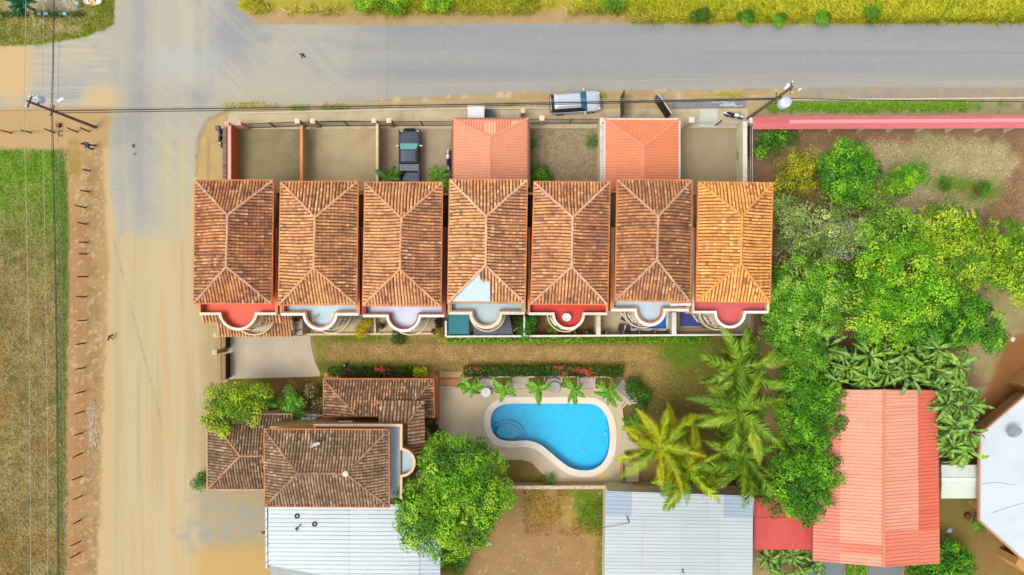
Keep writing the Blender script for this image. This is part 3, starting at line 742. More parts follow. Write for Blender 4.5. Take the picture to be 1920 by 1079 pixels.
# block paving of the weedy lot: real blocks with open joints
blk = MB(); x0, y0 = W(998, 380).x, W(998, 380).y
for r_ in range(34):
    for c_ in range(30):
        x = x0 + .11 + c_ * .21 + (.105 if r_ % 2 else 0); y = y0 + .1 + r_ * .2
        if x < W(1122, 0).x and y < W(0, 244).y:
            blk.col = tuple(np.array(C(166, 148, 116)) * random.uniform(.8, 1.15)); blk.box((x, y, .055 + random.uniform(0, .012)), (.195, .185, .03))
tag(blk.build('paving_blocks', attr_mat('paver', .9, 0, .25, 6, .2), None, None, True), 'grey concrete paving blocks of the weedy front yard', 'paving', kind='stuff')
SIDE = pm('sidewalk_concrete', C(202, 184, 148), .9, .16, 1.0, .2, stain=C(150, 130, 96), stain_amt=.6)
slab('sidewalk', [(428, 216), (470, 212), (735, 208), (1250, 204), (1250, 241), (428, 243)], .004, .07, SIDE)
slab('sidewalk', [(1256, 205), (1402, 204), (1402, 241), (1256, 241)], .004, .072, SIDE)
KERB = pm('kerb_concrete', C(204, 194, 172), .9, .14, 2, .2)
k = MB(); k.strip(PL([(440, 213.5), (735, 206.5), (1032, 203.5)]), .14, 0, .13); tag(k.build('kerb', KERB), kind='structure')
k = MB(); k.strip(PL([(1480, 188), (1700, 186.5), (1980, 184)]), .14, 0, .12); tag(k.build('kerb', KERB), kind='structure')
d = MB(); d.prism(PL([(1260, 191.5), (1397, 189), (1398, 202), (1261, 204)]), .002, .1)
sl = tag(d.build('drain_slab', pm('drain_grey', C(138, 140, 146), .85, .12, 2, .15, stain=C(108, 110, 118), stain_amt=.5)), 'long grey slab over the roadside drain, smeared with white paint', 'slab')
d = MB()
for k in range(16):
    x = random.uniform(1328, 1390); y = random.uniform(192, 200); a = W(x, y)
    d.box((a.x, a.y, .102 + k * .0004), (random.uniform(.2, .9), random.uniform(.05, .16), .004), random.uniform(-.5, .5))
d.build('paint_smears', pm('white_smear', C(186, 188, 194), .8, .1), sl, 'stuff')
d = MB(); d.prism(PL([(1312, 204.5), (1345, 204.5), (1345, 238), (1310, 238)]), .072, .085); tag(d.build('concrete_ramp', pm('pale_concrete', C(206, 206, 190), .85, .1, 2, .15)), 'pale concrete ramp slab before the last gate', 'slab')

PINK = pm('pink_coping', C(238, 172, 162), .75, .1, 2, stain=C(200, 130, 118), stain_amt=.4)
OWALL = pm('orange_wall', C(206, 108, 42), .85, .12, 1.2, .1)
TANW = pm('tan_wall', C(196, 160, 108), .85, .14, 1.2, .1, stain=C(140, 110, 74), stain_amt=.4)
CREAMW = pm('cream_yard_wall', C(226, 212, 176), .8, .1, 1.2, .1, stain=C(160, 146, 112), stain_amt=.5)
def side_wall(x, y0, y1, h, wm, cm, label, t=.2, xb=None):
    a = W(x, y0, h); b = W(xb or x, y1, h)
    root = empty('boundary_wall', (b.x, b.y, 0), label, 'wall', 'walls between the front yards')
    m = MB(); m.strip([(a.x, a.y), (b.x, b.y)], t, 0, h - .06); m.build('wall', wm, root)
    m = MB(); m.strip([(a.x, a.y), (b.x, b.y)], t + .06, h - .06, h); m.build('coping', cm, root)
    return root
side_wall(430, 234, 352, 1.9, OWALL, PINK, 'orange yard wall with pink coping at the dirt road corner', .24)
side_wall(565, 236, 352, 1.85, TANW, PEACH, 'tan wall between the two empty front yards', .2)
side_wall(707, 232, 352, 1.85, TANW, PALETRIM, 'thin tan wall on the left of the black pickup', .16)
side_wall(992, 226, 352, 2.6, MAROON, pm('grey_coping', C(176, 168, 156), .8, .12, 2), 'grey topped wall along the right of the first car port', .14)
side_wall(1129, 221, 350, 2.4, CREAMW, CREAM, 'cream wall between the weedy yard and the second car port', .34)
side_wall(1397, 228, 352, 2.0, CREAMW, CREAM, 'cream wall at the right end of the front yards', .34)
r_ = empty('metal_fence', W(1404, 290), 'low grey panel fence beside the cream end wall', 'fence')
for (y0, y1) in ((236, 262), (262, 292)):
    m = MB(); a = W(1406, y0, 1.6); b = W(1406, y1 - 1, 1.6); m.strip([(a.x, a.y), (b.x, b.y)], .05, 0, 1.6); m.build('panel', pm('brown_panel', C(96, 66, 48), .7, .2), r_)
m = MB(); a = W(1411, 236, 1.75); b = W(1411, 350, 1.75)
for z in (1.7, 1.2): m.bar((a.x, a.y, z), (b.x, b.y, z), .06, .06)
m.build('rails', pm('grey_rail', C(190, 184, 172), .6, .1), r_, 'stuff')
# tiled ledge outside the pink wall
b = empty('tiled_ledge', W(428, 290), 'narrow grey tiled ledge along the outside of the orange wall', 'ledge')
m = MB(); a0, a1 = W(421.5, 240, 1.0), W(421.5, 342, 1.0); m.strip([(a0.x, a0.y), (a1.x, a1.y)], .3, 0, 1.0); m.build('base', TANW, b)
m = MB(); n = 34
for i in range(n):
    y = a0.y + (a1.y - a0.y) * (i + .5) / n; m.col = tuple(np.array(C(136, 116, 96)) * random.uniform(.75, 1.2)); m.box((a0.x, y, 1.03), (.36, .12, .06))
m.build('ledge_tiles', attr_mat('paver', .9), b, 'stuff', True)

IRON = pm('black_iron', C(46, 42, 40), .5, .15); GREYIRON = pm('pale_iron', C(196, 192, 180), .5, .1); BRIRON = pm('rust_iron', C(96, 70, 52), .6, .2)
def bars(root, a, b, h, mat, sp=.13, z0=.12, name='bars', posts=()):
    a = Vector((a[0], a[1], 0)); b = Vector((b[0], b[1], 0)); d = b - a; L = d.length; u = d.normalized()
    for z in (z0, h - .05):
        m = MB(); m.bar(a + Vector((0, 0, z)), b + Vector((0, 0, z)), .05, .05); m.build('rail', mat, root)
    m = MB(); n = int(L / sp)
    for k in range(n + 1):
        p = a + u * (L * k / n); m.box((p.x, p.y, (z0 + h) / 2), (.024, .024, h - z0), math.atan2(u.y, u.x))
    m.build(name, mat, root, 'stuff')
    for t in posts:
        p = a + u * (L * t); m = MB(); m.box((p.x, p.y, h / 2 + .02), (.09, .09, h + .06)); m.build('post', IRON, root)
def pillar(root, x, y, h, mat, cap, w=.36):
    p = W(x, y, h); m = MB(); m.box((p.x, p.y, h / 2 - .04), (w, w, h - .08)); o = m.build('pillar', mat, root)
    m = MB(); m.box((p.x, p.y, h - .04), (w + .08, w + .08, .08)); m.box((p.x, p.y, h + .03), (w * .6, w * .6, .06)); m.build('pillar_cap', cap, o)
    return p
PINKP = pm('pink_plaster', C(234, 160, 150), .8, .1, 2)
fr = empty('front_fence', W(500, 240), 'dark bar fence with pink pillars before the corner yard', 'fence')
p0 = pillar(fr, 425, 232, 2.1, PINKP, PINK, .3); p1 = pillar(fr, 448, 231, 2.1, PINKP, PINK, .3); p2 = pillar(fr, 557, 227, 2.1, TANW, CREAM)
bars(fr, (p1.x, p1.y), (p2.x, p2.y), 1.75, IRON, posts=(.5,)); bars(fr, (p0.x, p0.y), (p1.x, p1.y), 1.6, GREYIRON)
fr = empty('front_fence', W(640, 240), 'arched dark bar gate between cream pillars of the second yard', 'fence')
p0 = pillar(fr, 586, 227, 2.1, TANW, CREAM); p1 = pillar(fr, 701, 226, 2.1, TANW, CREAM)
bars(fr, (p0.x, p0.y), (p1.x, p1.y), 1.75, IRON, posts=(.5,)); bars(fr, (p2.x, p2.y), (p0.x, p0.y), 1.6, IRON, .16)
m = MB(); m.tube([(p0.x + (p1.x - p0.x) * t, p0.y, 1.75 + .28 * math.sin(math.pi * t)) for t in [k / 12 for k in range(13)]], .035, 6); m.build('arch_rail', IRON, fr)
fr = empty('front_fence', W(790, 240), 'brown bar fence in front of the black pickup', 'fence')
p3 = pillar(fr, 729, 226, 2.1, TANW, CREAM); q = W(851, 226, 2.1); bars(fr, (p3.x, p3.y), (q.x, q.y), 1.75, BRIRON, .11, posts=(.48, 1)); bars(fr, (p1.x, p1.y), (p3.x, p3.y), 1.6, BRIRON, .16)
fr = empty('front_fence', W(1050, 238), 'brown bar fence of the weedy front yard', 'fence')
p4 = pillar(fr, 1016, 222, 2.1, CREAMW, CREAM); a = W(993, 224, 2.1); b = W(1127, 224, 2.1); p4e = Vector((p4.x, a.y, 0))
bars(fr, (p4.x, p4.y), (b.x, p4.y), 1.75, BRIRON, .11, posts=(.5, 1)); bars(fr, (a.x, p4.y), (p4.x, p4.y), 1.75, BRIRON, .11)
fr = empty('front_fence', W(1345, 240), 'pale rail gate of the last front yard, motorbike outside', 'fence')
p5 = pillar(fr, 1297, 225, 2.1, CREAMW, CREAM, .42); p6 = pillar(fr, 1411, 226, 2.1, CREAMW, WHITE, .42)
for z in (.35, .8, 1.25, 1.7):
    m = MB(); m.bar((p5.x, p5.y, z), (p6.x, p6.y, z), .05, .05); m.build('rail', GREYIRON, fr)
m = MB(); c = (p5 + p6) / 2; m.box((c.x, c.y, .95), (.1, .1, 1.9)); m.build('post', IRON, fr)
mp = empty('meter_post', W(980, 222), 'cream meter post standing before the first car port', 'post'); p = W(980, 208, 1.7)
m = MB(); m.box((p.x, p.y, .85), (.34, .4, 1.7)); m.build('column', CREAMW, mp); m = MB(); m.box((p.x, p.y - .22, 1.3), (.22, .06, .3)); m.build('meter_box', pm('teal_box', C(70, 104, 104), .4, .1), mp)

# ---- car port roofs
def metal_face(mb, poly, pitch=.24, rw=.07, rh=.06):
    A, B = Vector(poly[0]), Vector(poly[1]); u = (B - A).normalized()
    nrm = (B - A).cross(Vector(poly[2]) - A).normalized(); nrm = nrm if nrm.z > 0 else -nrm
    v = nrm.cross(u).normalized(); v = v if v.z > 0 else -v
    mb.face(poly); mb.face([Vector(p) - Vector((0, 0, .03)) for p in reversed(poly)])
    p2 = [((Vector(p) - A).dot(u), (Vector(p) - A).dot(v)) for p in poly]; s0 = min(p[0] for p in p2); s1 = max(p[0] for p in p2)
    n = max(1, int((s1 - s0) / pitch))
    for k in range(n):
        s = s0 + (k + .5) * (s1 - s0) / n; ts = []
        for i in range(len(p2)):
            (a0, b0), (a1, b1) = p2[i], p2[(i + 1) % len(p2)]
            if (a0 > s) != (a1 > s): ts.append(b0 + (s - a0) / (a1 - a0) * (b1 - b0))
        if len(ts) < 2: continue
        t0, t1 = min(ts) + .004, max(ts) - .02
        if t1 - t0 < .05: continue
        E = lambda ds, t, h: A + u * (s + ds) + v * t + nrm * h
        pr = [(-rw, .002), (-rw * .45, rh), (rw * .45, rh), (rw, .002)]
        vs = [E(x, t0, h) for x, h in pr] + [E(x, t1, h) for x, h in pr]
        mb.add(vs, [(0, 4, 5, 1), (1, 5, 6, 2), (2, 6, 7, 3), (3, 2, 1, 0), (4, 5, 6, 7)])
def carport(label, c, apex, south, eave, ridge, mat, ridgem, gutter, patches=()):
    cs = [W(x, y, eave) for x, y in c]; a = W(*apex, ridge); s = W(*south, ridge)
    root = empty('car_port', (a.x, (cs[0].y + cs[2].y) / 2, 0), label, 'car port')
    for f in ([cs[1], cs[0], a], [cs[2], cs[1], a, s], [cs[0], cs[3], s, a]):
        m = MB(); metal_face(m, f); m.build('roof_sheet', mat, root)
    m = MB(); up = Vector((0, 0, .05))
    for p, q in ((cs[0], a), (cs[1], a), (a, s)): m.bar(p + up, q + up, .2, .05)
    m.build('ridge_flashing', ridgem, root)
    for (pts, pmat) in patches:
        m = MB(); nrm = (cs[0] - cs[1]).cross(a - cs[1]).normalized(); nrm = nrm if nrm.z > 0 else -nrm; qs = []
        for (x, y) in PL(pts, eave + .4): qs.append(Vector((x, y, cs[0].z - ((x - cs[0].x) * nrm.x + (y - cs[0].y) * nrm.y) / nrm.z + .045)))
        m.face(qs); m.build('patch_sheet', pmat, root)
    if gutter:
        for p, q in ((cs[0], cs[1]), (cs[1], cs[2]), (cs[3], cs[0])):
            m = MB(); m.bar(p - Vector((0, 0, .02)), q - Vector((0, 0, .02)), .16, .12); m.build('gutter', gutter, root)
    for p in cs:
        m = MB(); m.box((p.x * .985 if abs(p.x) > 3 else p.x - .2 * (1 if p.x > a.x else -1), p.y - .15, eave / 2 - .06), (.14, .14, eave - .14)); m.build('post', pm('white_post', C(220, 214, 204), .6, .08), root)
    return root
SAL = pm('salmon_metal', C(238, 160, 124), .5, .1, .8, stain=C(214, 134, 100), stain_amt=.6); SAL2 = pm('orange_metal', C(238, 146, 104), .5, .1, .8, stain=C(218, 128, 90), stain_amt=.4)
carport('salmon metal car port roof with faded patches, beside the silver car', [(849, 223), (990, 223), (990, 350), (849, 350)], (918, 258), (918, 350), 3.1, 3.8, SAL, pm('salmon_flash', C(246, 152, 116), .5, .08), pm('rust_gutter', C(150, 84, 70), .6, .2),
        [([(908, 228), (931, 228), (931, 247), (920, 255), (909, 249)], pm('faded_sheet', C(248, 186, 152), .55, .06)), ([(960, 226), (978, 226), (968, 232), (958, 234)], pm('pale_sheet', C(240, 196, 176), .55, .06))])
carport('clean orange metal car port roof with white gutters, open gate leaves before it', [(1134, 224), (1274, 224), (1274, 368), (1134, 368)], (1206, 274), (1206, 366), 3.1, 3.7, SAL2, pm('salmon_flash2', C(246, 146, 112), .5, .08), pm('white_gutter', C(226, 222, 214), .5, .08, stain=C(150, 140, 126), stain_amt=.3))
# gate leaves swung out to the street
g1 = empty('gate_leaf', W(1164, 222), 'dark gate leaf swung straight out to the street, seen edge on', 'gate'); a = W(1164, 222); b = W(1163.5, 182)
m = MB(); m.strip([(a.x, a.y), (b.x, b.y)], .05, .1, 2.1); m.build('panel', pm('dark_gate', C(58, 44, 38), .6, .2), g1)
m = MB(); m.strip([(a.x, a.y), (b.x, b.y)], .09, 2.1, 2.17); m.strip([(a.x, a.y), (b.x, b.y)], .09, .05, .1); m.build('frame', BRIRON, g1, 'stuff')
g2 = empty('gate_leaf', W(1262, 222), 'black gate leaf swung out at a slant, a person in blue at its end', 'gate'); a = W(1249, 224); b = W(1228, 192)
m = MB(); m.strip([(a.x, a.y), (b.x, b.y)], .05, .1, 2.1); m.build('panel', pm('black_gate', C(30, 26, 26), .6, .2), g2)
m = MB(); m.strip([(a.x, a.y), (b.x, b.y)], .1, 2.1, 2.17); m.build('frame', GREYIRON, g2)

# ---- vehicles
GLASS = pm('car_glass', C(60, 128, 160), .08, .15, 1.5, spec=.8); DGLASS = pm('car_dark_glass', C(24, 28, 38), .08, .15, 1.5, spec=.8)
TYRE = pm('tyre_rubber', C(34, 34, 34), .85, .15, 6); RIM = pm('alloy_rim', C(196, 198, 200), .35, .08, metal=.6)
def loft_car(root, st, paint, glass, ws, rear, side, inset=.0):
    "st: stations (x, half width, z low, z belt, half top, z top); ws/rear = station spans of the screens, side = span of the side glass"
    def sec(t):
        x, w, zl, zb, wt, zt = t
        h = [(w - .1, zl), (w, zl + .12), (w, (zl + zb) / 2), (w * .985, zb - .05), (w * .955, zb), (wt + .02, zt - .06), (wt - .05, zt), (wt * .5, zt + .025), (0, zt + .03)]
        full = [(x, y, z) for y, z in h] + [(x, -y, z) for y, z in h[-2::-1]]
        return [Vector(p) for p in full]
    S = [sec(t) for t in st]; n = len(S[0]); body = MB(); wsm = MB(); rm = MB(); sides = [MB(), MB()]
    for i in range(len(S) - 1):
        for k in range(n - 1):
            q = [S[i][k], S[i][k + 1], S[i + 1][k + 1], S[i + 1][k]]
            top = 5 <= k <= 10
            if i in ws and top: wsm.face(q, True)
            elif i in rear and top: rm.face(q, True)
            elif i in side and k in (4, 11): sides[0 if k == 4 else 1].face(q)
            else: body.face(q, True)
    body.face(S[0]); body.face(list(reversed(S[-1])))
    for i in range(len(S) - 1): body.face([S[i][0], S[i][-1], S[i + 1][-1], S[i + 1][0]])
    o = body.build('body', paint, root)
    wsm.build('windscreen', glass, root)
    if rm.f: rm.build('rear_window', DGLASS, root)
    for s in sides:
        if s.f: s.build('side_window', DGLASS, root)
    return o
def wheels(root, xs, y, r=.35, w=.24):
    for x in xs:
        for s in (-1, 1):
            M = Matrix.Rotation(R(90), 3, 'X')
            m = MB(); m.lathe((x, s * y, r), [(r * .62, -w / 2), (r * .94, -w / 2), (r, -w / 3), (r, w / 3), (r * .94, w / 2), (r * .62, w / 2)], 18, M); t = m.build('wheel', TYRE, root)
            m = MB(); m.lathe((x, s * (y + .02), r), [(r * .6, -w * .42), (r * .6, w * .42), (r * .2, w * .5)], 12, M); m.build('rim', RIM, t)
def mirror(root, x, y, z, mat):
    m = MB(); m.box((x, y * 1.1, z), (.12, .22, .16)); m.box((x + .02, y * .99, z - .04), (.06, .14, .05)); m.build('mirror', mat, root)
def lamp_pair(root, x, y, z, d, name, mat):
    for s in (-1, 1): m = MB(); m.box((x, s * y, z), d, s * -.35); m.build(name, mat, root)
SILVER = pm('silver_paint', C(206, 214, 226), .3, .04, .5, metal=.15, spec=.6); BLACKP = pm('dark_silver_paint', C(76, 82, 98), .2, .05, .5, metal=.3, spec=.7)
LENS = pm('lamp_glass', C(225, 228, 230), .1, .05, spec=.8); REDL = pm('red_lens', C(170, 34, 30), .2, .05)
suv = empty('silver_car', (0, 0, 0), 'silver estate car parked on the roadside by the weedy yard', 'car')
loft_car(suv, [(-2.32, .74, .45, .82, .66, .92), (-2.24, .86, .32, .96, .70, 1.12), (-1.98, .92, .28, 1.0, .68, 1.6), (-1.6, .94, .27, 1.01, .68, 1.66), (-.5, .95, .27, 1.01, .69, 1.7), (.28, .95, .27, 1.01, .67, 1.66), (.42, .95, .27, 1.01, .67, 1.62), (1.05, .95, .27, 1.0, .84, 1.07), (1.8, .93, .28, .95, .78, 1.0), (2.12, .87, .3, .86, .7, .9), (2.28, .74, .36, .74, .6, .78), (2.34, .6, .42, .66, .5, .7)], SILVER, GLASS, (6,), (1,), (1, 2, 3, 4, 5, 6))
wheels(suv, (-1.42, 1.42), .84); [mirror(suv, .8, s * .98, 1.05, SILVER) for s in (-1, 1)]
for s in (-1, 1):
    m = MB(); m.tube([(-1.8, s * .6, 1.74), (-1.6, s * .6, 1.79), (.1, s * .6, 1.81), (.3, s * .6, 1.74)], .025, 6); m.build('roof_rail', pm('rail_grey', C(150, 156, 166), .4, .05, metal=.5), suv)
lamp_pair(suv, 2.16, .66, .78, (.2, .3, .14), 'headlight', LENS); lamp_pair(suv, -2.27, .72, .9, (.12, .24, .3), 'tail_light', REDL)
m = MB(); m.box((2.3, 0, .55), (.1, .9, .22)); m.build('grille', TYRE, suv); m = MB(); m.box((2.32, 0, .42), (.1, 1.2, .14)); m.build('bumper', SILVER, suv)
m = MB(); m.box((-2.31, 0, .55), (.12, 1.4, .2)); m.build('bumper', pm('dark_trim', C(52, 52, 56), .6, .1), suv)
m = MB(); m.box((-1.55, .1, 1.73), (.2, .05, .06)); m.build('aerial', SILVER, suv)
c = W(1078, 194, .6); suv.location = (c.x, c.y, .07); suv.rotation_euler = (0, 0, R(4))
pk = empty('pickup_truck', (0, 0, 0), 'black pickup truck parked nose to the street between two palms', 'pickup')
loft_car(pk, [(-.62, .9, .42, 1.1, .72, 1.68), (-.5, .92, .4, 1.1, .72, 1.74), (.45, .92, .4, 1.1, .7, 1.74), (.6, .92, .4, 1.1, .7, 1.7), (1.22, .93, .4, 1.12, .84, 1.2), (2.0, .93, .42, 1.08, .8, 1.14), (2.35, .86, .45, .98, .7, 1.02), (2.5, .7, .5, .84, .58, .88)], BLACKP, pm('aqua_glass', C(120, 190, 190), .1, .3, 2.5, spec=.8), (3,), (), (0, 1, 2, 3))
m = MB()
for s in (-1, 1): m.box((-1.75, s * .87, .85), (2.2, .1, .6))
m.box((-2.83, 0, .85), (.08, 1.64, .6)); m.box((-1.75, 0, .58), (2.2, 1.64, .06)); m.build('cargo_bed', BLACKP, pk)
m = MB(); m.box((-.98, 0, 1.17), (.62, 1.7, .05)); m.build('bed_box', pm('grey_lid', C(122, 128, 140), .5, .08), pk)
m = MB(); m.box((.9, .95, .8), (3.2, .08, .5)); m.build('side_panel', IRON, pk); m = MB(); m.box((.9, -.95, .8), (3.2, .08, .5)); m.build('side_panel', IRON, pk)
for s in (-1, 1): m = MB(); m.box((-1.75, s * .93, .9), (2.2, .06, .52)); m.build('bed_side', IRON, pk)
wheels(pk, (-1.75, 1.55), .84, .39, .26); [mirror(pk, 1.0, s * 1.0, 1.2, pm('chrome', C(232, 232, 230), .2, .04, metal=.6)) for s in (-1, 1)]
lamp_pair(pk, 2.36, .66, .86, (.16, .32, .16), 'headlight', LENS); m = MB(); m.box((2.5, 0, .6), (.16, 1.5, .24)); m.build('bumper', TYRE, pk); m = MB(); m.box((2.46, 0, .84), (.1, .8, .16)); m.build('grille', TYRE, pk)
m = MB(); m.box((2.56, 0, .9), (.05, .9, .3)); m.tube([(2.6, -.5, .6), (2.62, -.45, 1.02), (2.62, .45, 1.02), (2.6, .5, .6)], .035, 6); m.build('bull_bar', TYRE, pk)
c = W(768.5, 296, .8); pk.location = (c.x, c.y, .055); pk.rotation_euler = (0, 0, R(90))
ct = empty('utility_cart', (0, 0, 0), 'small white roofed utility cart half under the first car port', 'cart')
m = MB(); m.box((-.35, 0, 1.78), (1.55, 1.3, .07)); m.box((-.35, 0, 1.83), (1.35, 1.1, .05)); m.build('roof', pm('cart_white', C(232, 232, 226), .45, .05), ct)
for x in (-1.0, .3):
    for s in (-1, 1): m = MB(); m.tube([(x, s * .55, .6), (x * .95, s * .55, 1.76)], .03, 6); m.build('roof_post', IRON, ct)
m = MB(); m.box((-.1, 0, .5), (2.3, 1.2, .25)); m.build('chassis', pm('cart_frame', C(60, 64, 70), .6, .1), ct)
m = MB(); m.prism([(.4, -.55), (.95, -.5), (1.2, -.35), (1.2, .35), (.95, .5), (.4, .55)], .6, .95); m.box((.62, 0, 1.0), (.3, .9, .1)); m.build('front_cowl', pm('cowl_dark', C(66, 72, 82), .4, .15), ct)
m = MB(); m.box((-.4, 0, .78), (.5, 1.1, .14)); m.box((-.66, 0, 1.05), (.1, 1.1, .5)); m.build('seat', TYRE, ct); wheels(ct, (-.85, .8), .5, .26, .2)
c = W(900, 213, 1.5); ct.location = (c.x, c.y, .07)

def motorbike(label, px, h, rz, paint, seat, box=False):
    r = empty('motorbike', (0, 0, 0), label, 'motorbike', 'motorbikes parked along the row')
    for x in (-.62, .64):
        M = Matrix.Rotation(R(90), 3, 'X')
        m = MB(); m.lathe((x, 0, .3), [(.2, -.05), (.28, -.05), (.3, 0), (.28, .05), (.2, .05)], 16, M); t = m.build('wheel', TYRE, r)
        m = MB(); m.lathe((x, 0, .3), [(.19, -.02), (.19, .02), (.05, .06)], 8, M); m.build('rim', RIM, t)
    m = MB(); m.tube([(-.1, 0, .62), (.1, 0, .74), (.32, 0, .78), (.46, 0, .7)], [.1, .17, .17, .1], 8); m.build('fuel_tank', paint, r)
    m = MB(); m.tube([(-.78, 0, .8), (-.5, 0, .78), (-.1, 0, .72), (.02, 0, .72)], [.07, .14, .13, .09], 8); m.build('seat', seat, r)
    m = MB(); m.box((-.6, 0, .66), (.5, .24, .14)); m.box((-.9, 0, .58), (.2, .16, .05), 0); m.build('tail', paint, r)
    m = MB(); m.box((0, 0, .4), (.44, .26, .34)); m.tube([(.1, -.14, .3), (-.3, -.17, .28), (-.75, -.18, .36)], .045, 6); m.build('engine', IRON, r)
    m = MB(); m.tube([(.64, .08, .3), (.46, .08, .86)], .03, 6); m.tube([(.64, -.08, .3), (.46, -.08, .86)], .03, 6); m.build('fork', RIM, r)
    m = MB(); m.tube([(.34, -.36, .95), (.44, -.14, .93), (.46, 0, .9), (.44, .14, .93), (.34, .36, .95)], .02, 6); m.build('handlebar', IRON, r)
    m = MB(); m.lathe((.56, 0, .82), [(.05, -.08), (.1, 0), (.09, .06)], 10, Matrix.Rotation(R(90), 3, 'Y')); m.build('headlight', LENS, r)
    m = MB(); m.prism([(.5, -.07), (.82, -.06), (.9, 0), (.82, .06), (.5, .07)], .6, .63); m.build('mudguard', paint, r)
    if box: m = MB(); m.box((-.78, 0, 1.02), (.4, .4, .3)); m.box((-.78, 0, 1.19), (.34, .34, .05)); m.build('top_box', pm('bike_box', C(88, 98, 106), .5, .1), r)
    c = W(*px, h); r.location = (c.x, c.y, .055); r.rotation_euler = (0, 0, rz); return r
WB = pm('bike_white', C(232, 232, 236), .35, .05); NAVY = pm('bike_navy', C(38, 40, 74), .5, .1); BB = pm('bike_black', C(46, 48, 54), .35, .1)
motorbike('white motorbike with navy seat before the pale rail gate', (1377, 216), .7, R(-14), WB, NAVY)
motorbike('white and navy motorbike half hidden beside the salmon car port', (840, 298), .7, R(90), WB, NAVY)
motorbike('dark motorbike with grey top box against the orange corner wall', (413, 258), .7, R(-86), BB, pm('seat_grey', C(88, 90, 98), .6, .1), True)
# ------------------------------------------------------------------ back yards between the townhouses and the long lawn
PATIO = pm('patio_concrete', C(206, 186, 150), .85, .12, 1.2, .15, stain=C(160, 142, 110), stain_amt=.5); SOILM = pm('yard_soil', C(126, 96, 58), .95, .35, 1.5, .4, stain=C(90, 96, 36), stain_amt=.8)
slab('patio', [(560, 570), (700, 570), (700, 625), (575, 625)], .004, .06, PATIO); slab('patio', [(703, 570), (834, 570), (834, 624), (703, 624)], .004, .062, PATIO)
slab('patio', [(842, 570), (980, 570), (980, 626), (842, 626)], .004, .06, pm('patio_brown', C(140, 110, 84), .9, .2, 1.5, .2)); slab('yard_soil', [(984, 570), (1118, 570), (1118, 627), (984, 627)], .004, .05, SOILM)
slab('patio', [(1124, 570), (1176, 570), (1184, 596), (1176, 628), (1124, 628)], .004, .06, PATIO); slab('patio', [(1248, 570), (1258, 570), (1258, 628), (1248, 628)], .004, .06, PATIO)
slab('patio', [(1268, 612), (1405, 612), (1405, 628), (1268, 628)], .004, .058, PATIO); slab('patio', [(1330, 570), (1405, 570), (1405, 611.8), (1330, 611.8)], .004, .06, PATIO)
def lot_wall(pts, h, t, wm, cm, label, name='boundary_wall'):
    q = PL(pts, h); r = empty(name, (q[0][0], q[0][1], 0), label, 'wall', 'walls round the back yards')
    m = MB(); m.strip(q, t, 0, h - .06); m.build('wall', wm, r); m = MB(); m.strip(q, t + .05, h - .06, h); m.build('coping', cm, r); return r
lot_wall([(836, 602), (836, 631)], 2.0, .14, CREAMW, WHITE, 'thin white wall on the left of the teal awning')
w_ = lot_wall([(836, 631.5), (1100, 630), (1404, 628)], 1.7, .12, CREAMW, WHITE, 'long thin white wall along the north side of the lawn')
for x in (1068, 1078, 1100, 1137, 1168, 1199, 1228, 1255):
    m = MB(); a = W(x, 627, 1.5); m.box((a.x, a.y + .18, .75), (.14, .26, 1.5)); m.build('buttress', pm('brown_plaster', C(120, 92, 64), .8, .2), w_)
lot_wall([(983, 592), (983, 630)], 1.9, .1, CREAMW, WHITE, 'thin wall between the awning yard and the red terrace garden'); lot_wall([(1122, 592), (1122, 628)], 2.0, .34, CREAMW, CREAM, 'cream wall on the left of the striped loungers')
lot_wall([(1264, 586), (1264, 629)], 2.0, .36, CREAMW, WHITE, 'white wall between the blue pool and the violet pool'); lot_wall([(1411, 588), (1411, 636)], 2.0, .14, CREAMW, pm('olive_coping', C(150, 134, 104), .8, .14), 'wall at the tree end of the back yards')
lot_wall([(575, 627.5), (836, 625.5)], .35, .14, CREAMW, PALETRIM, 'low cream kerb wall between patios and lawn'); lot_wall([(702, 596), (703, 624)], .8, .12, CREAMW, PALETRIM, 'low wall dividing two patios')
def basin(pts, depth, wm, name, label, water, top=-.06):
    q = PL(pts); r = empty(name, (q[0][0], q[0][1], 0), label, 'pool')
    m = MB(); n = len(q)
    for i in range(n): a, b = q[i], q[(i + 1) % n]; m.face([(*a, .07), (*b, .07), (*b, depth), (*a, depth)])
    m.face([(*p, depth) for p in q]); m.build('basin', wm, r)
    m = MB(); m.strip(q, .22, .0, .075, True, 0); m.build('rim', WHITE, r)
    return r
WATER = None
def water_mat():
    m = bpy.data.materials.new('pool_water'); m.use_nodes = True; n = m.node_tree.nodes; l = m.node_tree.links
    for x in list(n):
        if x.type == 'BSDF_PRINCIPLED': n.remove(x)
    t = n.new('ShaderNodeBsdfTransparent'); t.inputs[0].default_value = (.82, .96, 1, 1); g = n.new('ShaderNodeBsdfGlossy'); g.inputs['Roughness'].default_value = .06
    f = n.new('ShaderNodeFresnel'); f.inputs['IOR'].default_value = 1.33; ms = n.new('ShaderNodeMixShader')
    nz = n.new('ShaderNodeTexNoise'); nz.inputs['Scale'].default_value = 2.2; nz.inputs['Detail'].default_value = 3; ge = n.new('ShaderNodeNewGeometry'); l.new(ge.outputs['Position'], nz.inputs['Vector'])
    bp = n.new('ShaderNodeBump'); bp.inputs['Strength'].default_value = .12; bp.inputs['Distance'].default_value = .1; l.new(nz.outputs['Fac'], bp.inputs['Height'])
    for k in (g, f): l.new(bp.outputs[0], k.inputs['Normal'])
    l.new(f.outputs[0], ms.inputs[0]); l.new(t.outputs[0], ms.inputs[1]); l.new(g.outputs[0], ms.inputs[2]); l.new(ms.outputs[0], n['Material Output'].inputs['Surface']); return m
WATER = water_mat()
